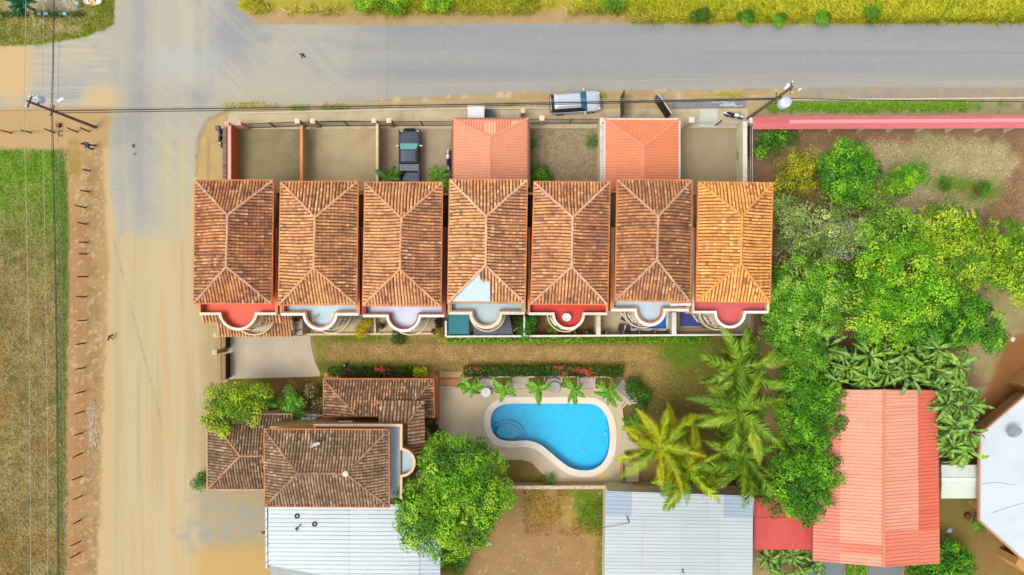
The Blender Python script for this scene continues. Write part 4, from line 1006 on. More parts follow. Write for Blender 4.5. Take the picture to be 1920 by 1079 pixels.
# small pools stand a little above the patio, on the ground sheet
def small_pool(pts, label, wm, wcol):
    q = PL(pts); r = empty('plunge_pool', (q[0][0], q[0][1], 0), label, 'pool'); m = MB(); m.prism(q, .005, .03); m.build('basin_floor', wm, r)
    m = MB(); m.strip(q, .2, .004, .34, True); m.build('rim', WHITE if wcol else TAN, r); m = MB(); m.face([(*p, .26) for p in q]); m.build('water', WATER, r); return r
small_pool([(1192, 572), (1250, 572), (1250, 618), (1180, 618), (1186, 600)], 'small bright blue pool under the grey blue terrace bay', pm('blue_tiles', C(20, 112, 208), .5, .08, 1), True)
vp = small_pool([(1270, 572), (1330, 572), (1332, 596), (1340, 612), (1334, 618), (1270, 618)], 'small violet pool with brown silt beside the white wall', pm('violet_tiles', C(84, 76, 146), .6, .15, .8, stain=C(112, 84, 84), stain_amt=.9), False)
for k_, rr in enumerate((.55, .38)):
    m = MB(); c = W(1330, 615); m.prism(arc((c.x, c.y), rr * 1.3, R(60), R(185), 10) + [(c.x, c.y)], .03, .12 + .09 * k_); m.build('step', pm('violet_step', C(112, 98, 176), .6, .1), vp)
def awning(label, pts, h, mat, posts):
    r = empty('awning', W(*pts[0]), label, 'awning'); q = [W(x, y, hh) for (x, y), hh in zip(pts, h)]
    m = MB(); m.face(q); m.face([p - Vector((0, 0, .03)) for p in reversed(q)]); m.build('canopy', mat, r)
    for p in q[:posts]: m = MB(); m.tube([(p.x, p.y, 0), (p.x, p.y, p.z - .02)], .03, 6); m.build('pole', GREYIRON, r)
awning('teal flat awning beside the grey terrace bay', [(841, 586), (879, 586), (879, 627), (841, 627)], (2.6, 2.6, 2.3, 2.3), pm('teal_cloth', C(40, 130, 138), .7, .08, 1, stain=C(28, 100, 108), stain_amt=.4), 4)
awning('dark grey shade cloth beside the teal awning', [(883, 584), (955, 590), (961, 627), (889, 628)], (2.3, 2.5, 2.1, 2.0), pm('slate_cloth', C(92, 92, 102), .8, .1, 1.2, stain=C(70, 70, 80), stain_amt=.5), 4)
m = MB(); a, b = W(962, 621, 1.0), W(974, 613, .6); m.bar(a, b, .12, .04); tag(m.build('plank', WHITE), 'white plank leaning beside the grey shade cloth', 'plank')
for k_, (x, y, rz, lb) in enumerate(((1173, 597, -25, 'dark sun lounger on the patio, nearer the house'), (1167, 615, -12, 'dark sun lounger with white stripe, nearer the lawn wall'))):
    r = empty('sun_lounger', (0, 0, 0), lb, 'lounger', 'sun loungers on the patio')
    m = MB(); m.box((-.1, 0, .33), (.7, .62, .09)); m.build('seat', pm('lounger_dark', C(58, 66, 62), .8, .15), r)
    m = MB(); m.box((.42, 0, .45), (.5, .62, .08), rot=Matrix.Rotation(R(-24), 3, 'Y')); m.build('backrest', pm('lounger_dark', C(58, 66, 62)), r)
    m = MB(); m.box((.16, 0, .385), (.14, .62, .03)); m.build('stripe', WHITE, r)
    for sx in (-.38, .4):
        for sy in (-.26, .26): m = MB(); m.box((sx, sy, .14), (.05, .05, .28)); m.build('leg', WHITE, r)
    c = W(x, y); r.location = (c.x, c.y, .06); r.rotation_euler = (0, 0, R(rz))
# lean-to tile roof at the corner house
r = empty('tiled_lean_to', W(480, 620), 'low terracotta lean-to roof under the corner house bay', 'roof')
eL, eR = W(412, 631, 2.7), W(549, 631, 2.7); tL, tR = W(404, 588, 3.3), W(549, 588, 3.3)
roof_part(r, [[eL, eR, tR, tL]], None, PAL_CLAY, (7, 6, 4, 4, 3, 2), tile_mat('clay_tiles_0', C(74, 50, 38), .5), DECK, PAL_CAP, None, None)
for p in (eL, eR, (eL + eR) / 2): m = MB(); m.box((p.x, p.y + .15, 1.3), (.16, .16, 2.6)); m.build('post', TANW, r)
for k_, (x0, x1, lb) in enumerate(((376, 414, 'left'), (484, 526, 'right'))):
    a, b, c_, d_ = W(x0 + 3, 604, 5.3), W(x1 + 3, 604, 5.3), W(x1, 590, 5.6), W(x0, 590, 5.6)
    roof_part(HROOT[0], [[a, b, c_, d_]], None, [p * 1.05 for p in PAL_CLAY], (3, 8, 5, 1, 0, 1), tile_mat('clay_tiles_1', C(74, 50, 38), .35), DECK, PAL_CAP)
r = empty('store_hut', W(557, 610), 'grey flat roofed store between lean-to roof and patio', 'hut'); m = MB(); m.prism(PL([(552, 598), (567, 598), (567, 628), (552, 628)], 2.2), 0, 2.2); m.build('wall', pm('mauve_wall', C(176, 160, 150), .8, .12), r)
m = MB(); a, b = W(553, 622, 2.25), W(565, 618, 2.25); m.bar(a, b, .12, .06); a, b = W(552, 600, 2.25), W(563, 600, 2.25); m.bar(a, b, .3, .05); m.build('beam', IRON, r, 'stuff')
# driveway and gate on the dirt road
slab('driveway', [(430, 628), (582, 630), (584, 650), (590, 676), (601, 700), (600, 706), (430, 711)], .004, .06, pm('driveway_concrete', C(198, 184, 160), .85, .1, .7, .15, stain=C(174, 158, 128), stain_amt=.6))
g = empty('drive_gate', W(433, 670), 'black barred sliding gate between beige pillars on the dirt road', 'gate')
for (x, y) in ((404, 628), (402, 661)): pillar(g, x, y, 2.2, TANW, PALETRIM, .34)
for (y0, y1) in ((632, 656), (666, 714)):
    a, b = W(414, y0, 2.1), W(414, y1, 2.1); bars(g, (a.x, a.y), (b.x, b.y), 2.1, IRON, .12, 1.05)
    m = MB(); m.strip([(a.x + .004, a.y), (b.x + .004, b.y)], .05, .08, 1.05); m.build('panel', pm('black_gate', C(30, 26, 26), .6, .2), g)

# ------------------------------------------------------------------ club house
ch = empty('club_house', W(600, 880), 'large club house with weathered brown tile roofs by the big round tree', 'house')
OLDT = tile_mat('old_clay_tiles', C(70, 58, 48), .55); WO = (5, 6, 5, 3, 2)
def prism_px(root, pts, h, z0, z1, mat, name):
    m = MB(); m.prism(PL(pts, h), z0, z1); return m.build(name, mat, root)
prism_px(ch, [(505, 800), (752, 800), (752, 936), (505, 936)], 5.6, 0, 5.5, TANW, 'wall'); 
prism_px(ch, [(592, 799), (750, 799), (750, 934), (592, 934)], 5.6, 5.5, 5.55, pm('terrace_blue', C(184, 202, 208), .6, .1, 1.2, stain=C(140, 156, 164), stain_amt=.5), 'terrace_floor')
bc = W(752, 868, 6.2); m = MB(); m.prism(arc((bc.x, bc.y), 1.15, R(-90), R(90), 18), 5.42, 5.54); m.build('bay_floor', pm('terrace_blue', C(184, 202, 208)), ch)
m = MB(); m.prism(arc((bc.x, bc.y), 1.14, R(-90), R(90), 18), 0, 5.41); m.build('bay_wall', TANW, ch)
pp = PL([(590, 806), (590, 798), (752, 798), (752, 842)], 6.2) + arc((bc.x, bc.y), 1.12, R(90), R(-90), 18)[1:-1] + PL([(752, 893), (752, 936)], 6.2)
m = MB(); m.strip(pp, .16, 5.5, 6.13); pa = m.build('parapet', PEACH, ch); m = MB(); m.strip(pp, .22, 6.13, 6.2); m.build('coping', pm('peach_coping', C(230, 196, 158), .7, .1, 2, stain=C(170, 130, 96), stain_amt=.4), pa)
E, Rg = 6.9, 8.3
c0, c1, c2, c3 = W(498, 807, E), W(727, 808, E), W(728, 949, E), W(499, 948, E); r0, r1 = W(559, 888, Rg), W(649, 888, Rg)
prism_px(ch, [(512, 815), (718, 815), (718, 938), (512, 938)], E, 5.5, E - .02, TANW, 'upper_wall')
roof_part(ch, [[c1, c0, r0, r1], [c2, c1, r1], [c3, c2, r1, r0], [c0, c3, r0]], [[c0, r0], [c1, r1], [c2, r1], [c3, r0], [r0, r1]], PAL_OLD, WO, OLDT, DECKO, PAL_CAPO, [c0, c1, c2, c3], ORANGE, pitch=.25)
m = MB(); m.lathe((r1.x, r1.y, r1.z + .1), [(.26, 0), (.24, .1), (.12, .16)], 14); m.build('ridge_cap', CREAM, ch)
# west wing
e, g_ = 3.3, 4.5
c0, c1, c2, c3 = W(391, 779, e), W(545, 779, e), W(545, 916, e), W(391, 916, e); r0, r1 = W(451, 855, g_), W(545, 855, g_)
prism_px(ch, [(400, 786), (503, 786), (503, 908), (400, 908)], e, 0, e - .05, TANW, 'wing_wall')
roof_part(ch, [[c1, c0, r0, r1], [c3, c2, r1, r0], [c0, c3, r0]], [[c0, r0], [c3, r0], [r0, r1]], [p * .88 for p in PAL_OLD], WO, OLDT, DECKO, [np.array(C(190, 140, 104)) * k for k in (1, .9)], [c0, c1, c2, c3], pm('pink_fascia', C(214, 168, 136), .7, .14, 3), pitch=.25)
# north wing
e, g_ = 3.2, 4.6
c0, c1, c2, c3 = W(609, 713, e), W(811, 713, e), W(812, 780, e), W(609, 779, e); r0, r1 = W(670, 781, g_), W(752, 781, g_)
prism_px(ch, [(616, 720), (804, 720), (804, 774), (616, 774)], e, 0, e - .05, PALETRIM, 'wing_wall')
roof_part(ch, [[c1, c0, r0, r1], [c2, c1, r1], [c0, c3, r0]], [[c0, r0], [c1, r1]], [p * np.array((1.12, 1.0, .92)) for p in PAL_OLD] + [PAL_CLAY[2], PAL_CLAY[3]], (4, 5, 5, 4, 1, 4, 3), OLDT, DECKO, PAL_CAPO, [c0, c1, c2, c3], ORANGE, pitch=.25)
# paler lean-to wrapped round the corner
e, g_ = 4.5, 5.2
a0, a1, a2 = W(712, 753, e), W(794, 753, e), W(796, 870, e); b0, b1, b2 = W(711, 792, g_), W(764, 794, g_), W(764, 872, g_)
roof_part(ch, [[a1, a0, b0, b1], [a2, a1, b1, b2]], [[a1, b1]], [p * np.array((1.1, 1.05, 1.05)) for p in PAL_OLD], (6, 5, 3, 1, 4), OLDT, DECKO, PAL_CAPO, pitch=.3, r=.115, expo=.45)
for p in (a0, a1, a2): m = MB(); m.box((p.x - .1, p.y - .15, e / 2 - .1), (.2, .2, e - .2)); m.build('column', TANW, ch)
prism_px(ch, [(548, 800), (590, 800), (590, 812), (530, 812)], 4.5, 0, 4.5, TANW, 'stair_wall'); window(ch, (W(640, 799, 5.6).x, W(640, 799, 5.6).y, 4.6), (0, 1)); window(ch, (W(560, 799, 5.6).x, W(560, 799, 5.6).y, 2.2), (0, 1)); door(ch, (W(700, 799, 5.6).x, W(700, 799, 5.6).y, 0), (0, 1))
r = empty('skylight_roof', W(575, 795), 'small pale glazed roof in the gap between the club house wings', 'roof'); q = [W(557, 795, 2.6), W(590, 795, 2.6), W(592, 783, 2.6), W(566, 783, 2.6)]
m = MB(); m.face(q); m.prism([(p.x, p.y) for p in q], 2.5, 2.59); m.build('glazing', pm('pale_glazing', C(206, 208, 222), .3, .08), r)
for t in (.3, .7): m = MB(); a, b = q[0].lerp(q[1], t), q[3].lerp(q[2], t); m.bar(a + Vector((0, 0, .03)), b + Vector((0, 0, .03)), .05, .05); m.build('glazing_bar', IRON, r)
lot_wall([(436, 777), (608, 779)], 1.6, .16, CREAMW, CREAM, 'cream wall between planting strip and club house wing')
slab('tile_path', [(608, 699), (806, 697), (822, 706), (823, 785), (812, 785), (812, 714), (608, 714)], .004, .07, pm('orange_paving', C(214, 136, 90), .8, .14, 2, .15)); slab('tile_path', [(824, 697), (868, 697), (862, 708), (824, 708)], .004, .066, pm('pink_paving', C(206, 158, 124), .85, .2, 2, .15)); slab('tile_path', [(824, 712), (858, 711), (852, 722), (824, 722)], .006, .076, pm('orange_paving', C(214, 136, 90)))

def dish(name, label, px, h, rx, rz, size, mat, mast=.5):
    c = W(*px, h); r = empty(name, (c.x, c.y, h), label, 'dish'); M = Matrix.Rotation(rz, 3, 'Z') @ Matrix.Rotation(rx, 3, 'X'); o = c + Vector((0, 0, mast))
    m = MB(); m.lathe(o, [(size * t, size * .32 * t * t) for t in (.05, .3, .55, .8, 1)], 20, M); m.f.pop(); m.f.pop(); m.c = m.c[:-2]; m.sm = m.sm[:-2]
    m.add([o + M @ Vector((size * math.cos(2 * math.pi * k / 20), size * math.sin(2 * math.pi * k / 20), size * .32)) * 1.0 for k in range(20)] + [o + M @ Vector((size * 1.04 * math.cos(2 * math.pi * k / 20), size * 1.04 * math.sin(2 * math.pi * k / 20), size * .31)) for k in range(20)], [(k, (k + 1) % 20, 20 + (k + 1) % 20, 20 + k) for k in range(20)])
    m.build('reflector', mat, r)
    m = MB(); m.tube([c, o], .03, 6); m.build('mast', GREYIRON, r)
    m = MB(); f = o + M @ Vector((0, 0, size * 1.1)); m.tube([o + M @ Vector((0, -size * .95, size * .3)), f], .02, 5); m.box(f, (.1, .1, .14)); m.build('feed_arm', GREYIRON, r); return r
DW = pm('dish_white', C(228, 228, 224), .5, .08, 3); DG = pm('dish_grey', C(140, 148, 154), .5, .15, 2)
dish('satellite_dish', 'white satellite dish on the brown club house roof', (592, 830), 7.35, R(62), R(28), .42, DW, .4)
dish('satellite_dish', 'toppled white dish on the pale blue terrace', (591, 596), 6.75, R(66), R(62), .36, DW, .25)
dish('satellite_dish', 'round white dish on the red terrace bay', (1062, 594), 6.75, R(22), R(-12), .36, DW, .3)
dish('satellite_dish', 'grey satellite dish on the white east building', (1893, 806), 3.6, R(28), R(-20), .56, DG, .5)
m = MB(); a, b = W(1257, 572, 7.6), W(1296, 571, 7.6); m.strip([(a.x, a.y), (b.x, b.y)], .22, 7.46, 7.58); tag(m.build('gutter_section', WHITE), 'white gutter section lying on the terrace edge of the sixth house', 'gutter')

# ------------------------------------------------------------------ pool court
DECKC = pm('pool_deck_concrete', C(206, 188, 158), .85, .08, .6, .12, stain=C(184, 164, 130), stain_amt=.5)
P_POOL = [(960, 757), (1030, 757), (1098, 757), (1122, 763), (1137, 782), (1143, 812), (1141, 845), (1130, 868), (1112, 880), (1092, 882), (1070, 877), (1048, 862), (1028, 845), (1010, 832), (988, 826), (960, 827), (938, 824), (925, 812), (920, 794), (923, 775), (936, 762)]
pool_px = catmull(P_POOL, 5); poolw = PL(pool_px)
deck_px = [(816, 786), (824, 786), (824, 724), (846, 724), (862, 729), (1150, 729), (1150, 716), (1197, 752), (1198, 906), (1034, 906), (1010, 880), (996, 866), (978, 862), (930, 862), (900, 900), (805, 900), (800, 800)]
# deck with the pool cut out of it
bm = bmesh.new()
def ring(b, pts, z): 
    vs = [b.verts.new((x, y, z)) for x, y in pts]; return [b.edges.new((vs[i], vs[(i + 1) % len(vs)])) for i in range(len(vs))]
def signed(p): return sum(p[i][0] * p[(i + 1) % len(p)][1] - p[(i + 1) % len(p)][0] * p[i][1] for i in range(len(p)))
hole = offset_path(poolw, .5 if signed(poolw) < 0 else -.5, True)
es = ring(bm, PL(deck_px), .06) + ring(bm, hole, .06)
bmesh.ops.triangle_fill(bm, use_beauty=True, use_dissolve=False, edges=es)
for f in bm.faces:
    if f.normal.z < 0: f.normal_flip()
me = bpy.data.meshes.new('pool_deck'); bm.to_mesh(me); bm.free(); tag(new_obj('pool_deck', me, None, [DECKC]), kind='structure')
sp = empty('swimming_pool', (W(1040, 815).x, W(1040, 815).y, 0), 'large kidney shaped turquoise swimming pool with cream coping', 'pool')
TURQ = pm('pool_turquoise', C(4, 202, 244), .5, .1, 1.1, spec=.3, fine=2.6)  # soft mottling painted into the basin colour imitates caustic light under water
m = MB(); n = len(poolw); dep = lambda x: .42 + .5 * max(0, min(1, (x - W(960, 0).x) / 8))
BZ = -.9
for i in range(n): a, b = poolw[i], poolw[(i + 1) % n]; m.face([(*a, .02), (*b, .02), (*b, BZ), (*a, BZ)], True)
m.face([(*p, BZ) for p in poolw]); m.build('basin', TURQ, sp)
m = MB(); m.strip(poolw, .62, .02, .1, True, .31 if signed(poolw) < 0 else -.31); m.build('coping', pm('pool_coping', C(238, 228, 212), .75, .07, 1.5, .08, stain=C(206, 186, 152), stain_amt=.4), sp)
m = MB(); m.face([(*p, -.07) for p in poolw]); m.build('water', WATER, sp)
m = MB(); m.strip(poolw, .03, -.3, .018, True, -.02 if signed(poolw) < 0 else .02); m.build('waterline_tiles', pm('waterline_blue', C(20, 130, 196), .4, .15, 6), sp)
for (x, y) in ((1095, 845), (990, 795)): c = W(x, y, BZ); m = MB(); m.lathe((c.x, c.y, BZ + .003), [(.16, 0), (.16, .02), (.05, .025)], 12); m.build('floor_drain', pm('drain_pale', C(120, 200, 230), .5, .08), sp)
c = W(1134, 813, -.5); m = MB(); m.lathe((c.x, c.y, -.5), [(.1, -.04), (.1, .04)], 12, Matrix.Rotation(R(90), 3, 'Y')); m.build('pool_light', WHITE, sp)
sc_ = W(952, 812)
for k_, (rx, ry, z) in enumerate(((1.5, 1.05, -.62), (1.05, .75, -.42))):
    m = MB(); pts = [(sc_.x + rx * math.cos(t), sc_.y + ry * math.sin(t)) for t in [2 * math.pi * q / 24 for q in range(24)]]
    pts = [p for p in pts if sdist(np.array([p[0]]), np.array([p[1]]), poolw)[0] > .04]; m.prism(pts, BZ + .004, z); m.build('step', pm('step_turquoise', C(70, 184, 226), .5, .06), sp)
# cut the ground under the pool: sink those faces of the sheet
for nm in ('ground', 'lawn'):
    g = bpy.data.objects[nm].data; co = np.empty(len(g.vertices) * 3, np.float32); g.vertices.foreach_get('co', co); co = co.reshape(-1, 3)
    ins = sdist(co[:, 0], co[:, 1], poolw) > -.25; co[ins, 2] = -1.3; g.vertices.foreach_set('co', co.ravel()); g.update()
tr = bpy.data.objects['terrain']; tr.location.z = -1.4
PLW = pm('planter_wall', C(226, 208, 176), .8, .1, 2, .1); PSOIL = pm('planter_soil', C(122, 104, 50), .95, .35, 2, .4, stain=C(84, 104, 30), stain_amt=.8); SEATM = pm('seat_stone', C(208, 194, 176), .8, .1, 2, .1)
def planter(pts, label, h=.45):
    q = PL(pts, h); r = empty('planter', (q[0][0], q[0][1], 0), label, 'planter', 'planters along the pool'); m = MB(); m.strip(q, .12, .0, h, True); m.build('planter_wall', PLW, r); m = MB(); m.prism(q, .0, .3); m.build('soil', PSOIL, r)
planter([(862, 729), (866, 719), (876, 710), (892, 706), (897, 706), (897, 729)], 'quarter round planter with palm at the club house end of the pool'); planter([(926, 707), (957, 707), (957, 729), (926, 729)], 'square planter with palm left of the plain seat bay')
planter([(990, 707), (1021, 707), (1021, 729), (990, 729)], 'square planter with palm left of the grey round table'); planter([(1053, 707), (1084, 707), (1084, 729), (1053, 729)], 'square planter with palm right of the grey round table'); planter([(1115, 707), (1138, 707), (1147, 710), (1149, 718), (1142, 730), (1115, 730)], 'planter with palm beside the diagonal steps')
planter([(1166, 766), (1176, 756), (1196, 756), (1206, 768), (1206, 800), (1198, 820), (1170, 800)], 'rounded planter under the yellow palm at the pool end')
for (x0, x1, lb, cv) in ((899, 925, 'stone seat bay with curved bench behind the white table', 1), (959, 989, 'plain stone seat bay between two palms', 0), (1023, 1052, 'stone seat bay with curved bench behind the grey table', 1), (1086, 1114, 'plain stone seat bay nearest the diagonal steps', 0)):
    q = PL([(x0, 706), (x1, 706), (x1, 729), (x0, 729)], .3); r = empty('seat_bay', (q[3][0], q[3][1], 0), lb, 'seat'); m = MB(); m.prism(q, 0, .1); m.build('floor', SEATM, r)
    if cv: c = W((x0 + x1) / 2, 729, .4); m = MB(); m.strip(arc((c.x, c.y), .82, R(20), R(160), 14), .3, .1, .45); m.build('bench', SEATM, r)
    else: c = W((x0 + x1) / 2, 711, .4); m = MB(); m.box((c.x, c.y, .27), ((x1 - x0) * .049 - .1, .4, .34)); m.build('bench', SEATM, r)
    m = MB(); a, b = W(x0, 706, .5), W(x1, 706, .5); m.strip([(a.x, a.y), (b.x, b.y)], .1, 0, .5); m.build('back_wall', PLW, r)
for (x, y, rr, mt, lb) in ((911, 736, .46, DW, 'small round white table under the first pool palm'), (1040, 727, .55, pm('table_grey', C(178, 172, 166), .7, .1, 3), 'round grey stone table between pool palms')):
    c = W(x, y, .7); r = empty('round_table', (c.x, c.y, .06), lb, 'table'); m = MB(); m.lathe((c.x, c.y, .66), [(rr * .94, 0), (rr, .03), (rr, .06), (rr * .94, .08)], 24); m.build('table_top', mt, r); m = MB(); m.lathe((c.x, c.y, .06), [(.24, 0), (.12, .1), (.1, .6)], 12); m.build('pedestal', mt, r)
    m = MB(); m.lathe((c.x, c.y, .745), [(.04, 0), (.03, .05)], 8); m.build('hole_cap', IRON, r)
r = empty('stone_steps', W(1172, 738), 'grey stone steps running diagonally at the pool corner', 'steps')
for k_ in range(4): m = MB(); a, b = W(1152 + k_ * 4.5, 727 - k_ * 4.5), W(1181 + k_ * 4.5, 757 - k_ * 4.5); m.strip([(a.x, a.y), (b.x, b.y)], .32, 0, .5 - .11 * k_); m.build('step', SEATM, r)
r = empty('garden_island', W(980, 890), 'small dry grass bed between pool deck and south wall', 'bed'); m = MB(); m.prism(PL([(932, 864), (978, 864), (994, 868), (1008, 882), (1026, 904), (940, 904)]), .004, .05); m.build('turf', pm('dry_turf', C(134, 108, 48), .95, .3, 2, .4, stain=C(96, 108, 30), stain_amt=.7), r)
lot_wall([(935, 914.5), (1242, 914)], 1.3, .26, pm('ochre_wall', C(206, 164, 112), .85, .12, 1.2, .1), pm('mossy_coping', C(206, 194, 164), .85, .2, 4, .2, stain=C(120, 110, 84), stain_amt=.8), 'ochre wall with mossy white coping south of the pool')
r = empty('sunken_seat', W(1180, 885), 'tan walled seating nook at the south east pool corner', 'seat'); m = MB(); m.strip(PL([(1198, 866), (1166, 866), (1166, 904)], .6), .16, 0, .6); m.build('nook_wall', TANW, r); m = MB(); m.prism(PL([(1174, 875), (1198, 875), (1198, 904), (1174, 904)], .3), .061, .3); m.build('nook_seat', PALETRIM, r)
for (x, y, rx, ry) in ((1153, 795, .3, .55), (1126, 890, .45, .35)):
    c = W(x, y); m = MB(); m.prism([(c.x + rx * math.cos(t), c.y + ry * math.sin(t)) for t in [2 * math.pi * q / 16 for q in range(16)]], .062, .075); tag(m.build('paving_disc', pm('ochre_disc', C(222, 180, 112), .85, .1)), 'round ochre paving disc %s the pool coping' % ('right of' if x > 1140 else 'below'), 'paving')

# ------------------------------------------------------------------ metal roofed buildings in the south and east
def sheet_roof(root, quads, mats, pitch, rw, rh, name='roof_sheet', base=None):
    for q, mt in zip(quads, mats): m = MB(); metal_face(m, q, pitch, rw, rh); m.build(name, mt, root)
ZINC = [pm('zinc_sheet_%d' % k, c, .45, .06, .5, metal=.1, stain=s, stain_amt=.45, stretch=(.25, 3, 1)) for k, (c, s) in enumerate(((C(190, 199, 202), C(158, 169, 174)), (C(180, 191, 200), C(150, 164, 174)), (C(195, 202, 206), C(168, 176, 181)), (C(166, 181, 196), C(146, 164, 180))))]
def grid_sheets(root, tl, tr, br, bl, h, us, vs, hv, mats, pitch=.3, rw=.05, rh=.03, gap=.0):
    "rib direction runs along u; u, v cut the roof into single sheets"
    P = lambda u, v: W(*(Vector(tl) * (1 - u) * (1 - v) + Vector(tr) * u * (1 - v) + Vector(br) * u * v + Vector(bl) * (1 - u) * v), h + hv * v)
    k = 0
    for i in range(len(us) - 1):
        for j in range(len(vs) - 1):
            dz = Vector((0, 0, .012 * ((i + j) % 2) + .012 * i)); e = .0015
            a, b, c, d = P(us[i], vs[j]), P(us[i + 1] - e, vs[j]), P(us[i + 1] - e, vs[j + 1]), P(us[i], vs[j + 1])
            m = MB(); metal_face(m, [p + dz for p in (a, d, c, b)], pitch, rw, rh); m.build('roof_sheet', mats[k % len(mats)], root); k += 1
wb = empty('metal_roofed_shed', W(660, 1020), 'shed with pale ribbed metal roof south of the club house', 'shed')
prism_px(wb, [(506, 952), (815, 952), (815, 1110), (506, 1110)], 3.6, 0, 3.5, pm('grey_block', C(170, 172, 170), .85, .12, 1.5), 'wall')
grid_sheets(wb, (503, 946), (826, 946), (826, 1120), (503, 1060), 3.7, [0, .47, .88, 1], [0, 1], -.1, [ZINC[0], ZINC[0], ZINC[1]], .36, .06, .035)
m = MB(); a, b = W(499, 946, 3.6), W(500, 1066, 3.6); m.strip([(a.x, a.y), (b.x, b.y)], .18, 3.2, 3.62); m.build('gutter', ZINC[1], wb)
for k_ in range(7): m = MB(); p = W(501, 958 + k_ * 16, 3.65); m.bar(p + Vector((-.14, -.1, 0)), p + Vector((.14, .12, .03)), .04, .03); m.build('bracket', IRON, wb)
m = MB(); q = [W(520, 1068, 3.2), W(840, 1082, 3.2), W(840, 1130, 2.9), W(510, 1110, 2.9)]; metal_face(m, [q[3], q[2], q[1], q[0]], .4, .06, .03); m.build('lower_roof_sheet', pm('blue_grey_sheet', C(150, 164, 172), .5, .1, 1), wb)
for (x, y, lb) in ((557, 968, 'old tyre nearer the club house eave on the pale metal roof'), (590, 983, 'old tyre farther from the dirt road on the pale metal roof')):
    c = W(x, y, 3.72); m = MB(); n = 18; vs = []; 
    for k_ in range(n):
        t = 2 * math.pi * k_ / n
        for j in range(6): s = 2 * math.pi * j / 6; vs.append((c.x + (.17 + .05 * math.cos(s)) * math.cos(t), c.y + (.17 + .05 * math.cos(s)) * math.sin(t), 3.79 + .05 * math.sin(s)))
    m.add(vs, [(k_ * 6 + j, ((k_ + 1) % n) * 6 + j, ((k_ + 1) % n) * 6 + (j + 1) % 6, k_ * 6 + (j + 1) % 6) for k_ in range(n) for j in range(6)], True); tag(m.build('old_tyre', TYRE), lb, 'tyre', 'tyres on the shed roof')
m = MB(); p = W(558, 990, 3.75); m.bar(p, p + Vector((.3, .3, .03)), .1, .08); m.box(p + Vector((-.08, -.08, .04)), (.18, .22, .1), .6); m.tube([p, p + Vector((-.1, -.35, 0))], .02, 5); tag(m.build('bracket_scrap', IRON), 'black scrap bracket lying on the pale metal roof', 'scrap')
m = MB(); p = W(494, 999, 2.8); m.box(p, (.3, .18, .2)); m.bar(p, p + Vector((.4, 0, .1)), .05, .05); tag(m.build('wall_lamp', IRON), 'small black lamp on the left wall of the pale roofed shed', 'lamp')
ww = empty('white_roofed_house', W(1275, 1000), 'house with broad white ribbed metal roof south of the palms', 'house')
prism_px(ww, [(1142, 926), (1408, 936), (1406, 1120), (1140, 1120)], 4, 0, 3.8, CREAMW, 'wall')
grid_sheets(ww, (1136, 921), (1414, 930), (1412, 970), (1135, 966), 4.45, [0, .175, .43, .69, .80, 1], [0, 1], .0, [ZINC[3], ZINC[2], ZINC[0], ZINC[2], ZINC[3]], .3, .05, .03)
grid_sheets(ww, (1135, 965), (1412, 969), (1410, 1130), (1133, 1130), 4.35, [0, .256, .515, .77, 1], [0, 1], .0, [ZINC[2], ZINC[2], ZINC[0], ZINC[2]], .3, .05, .03)
m = MB(); a, b, c = W(1175, 967, 4.5), W(1180, 981, 4.5), W(1130, 990, 4.6); m.tube([a, b], .035, 6); m.tube([b, c], .02, 5); tag(m.build('wire_bracket', IRON), 'bent wire bracket on the corner of the broad white roof', 'bracket')
m = MB(); m.tube([W(1280, 1068, 4.5), W(1281, 1075, 4.5)], .05, 6); tag(m.build('vent_stub', IRON), 'small vent stub on the lower part of the broad white roof', 'vent')
rh = empty('red_roofed_house', W(1645, 900), 'house with large coral red metal roof among banana plants', 'house')
E, G = 4.0, 5.1
prism_px(rh, [(1536, 742), (1756, 742), (1756, 1046), (1536, 1046)], E, 0, E - .1, pm('blue_grey_wall', C(120, 128, 134), .8, .15), 'wall')
RED = [pm('coral_sheet_%d' % k, c, .5, .1, .8, stain=s, stain_amt=.75, stretch=(.5, 2.5, 1)) for k, (c, s) in enumerate(((C(232, 140, 118), C(214, 118, 98)), (C(238, 164, 136), C(226, 142, 114)), (C(232, 134, 106), C(216, 116, 92)), (C(228, 116, 90), C(208, 100, 78))))]
def lerp2(a, b, t): return (a[0] + (b[0] - a[0]) * t, a[1] + (b[1] - a[1]) * t)
def slope(root, eT, eB, rT, rB, us, vs, mats, pitch, step=None):
    "slope between eave (eT top px, eB bottom px) and ridge; u up the slope, v along the eave"
    k = 0
    for i in range(len(us) - 1):
        for j in range(len(vs) - 1):
            def P(u, v): a = W(*lerp2(eT, eB, v), E); b = W(*lerp2(rT, rB, v), G); return a.lerp(b, u)
            q = [P(us[i], vs[j]), P(us[i], vs[j + 1]), P(us[i + 1], vs[j + 1]), P(us[i + 1], vs[j])]; dz = Vector((0, 0, .012 * i + .006 * (j % 2)))
            m = MB(); metal_face(m, [p + dz for p in q], pitch, .07, .06)
            if step:
                nrm = (q[1] - q[0]).cross(q[3] - q[0]).normalized(); nrm = nrm if nrm.z > 0 else -nrm; L = (q[3] - q[0]).length; n = int(L / step)
                for s in range(1, n): t = s / n; a = q[0].lerp(q[3], t) + dz; b = q[1].lerp(q[2], t) + dz; m.bar(a + nrm * .02, b + nrm * .02, .05, .04)
            m.build('roof_sheet', mats[k % len(mats)], root); k += 1
slope(rh, (1527, 732), (1524, 1052), (1658, 731), (1657, 1063), [0, .38, 1], [0, .88, .94, 1], [RED[0], RED[0], RED[0], RED[1], RED[2], RED[1]], .3, .4)
slope(rh, (1762, 1057), (1758, 732), (1657, 1063), (1658, 731), [0, .38, 1], [0, .2, .9, 1], [RED[2], RED[3], RED[3], RED[2], RED[1], RED[1]], .3)
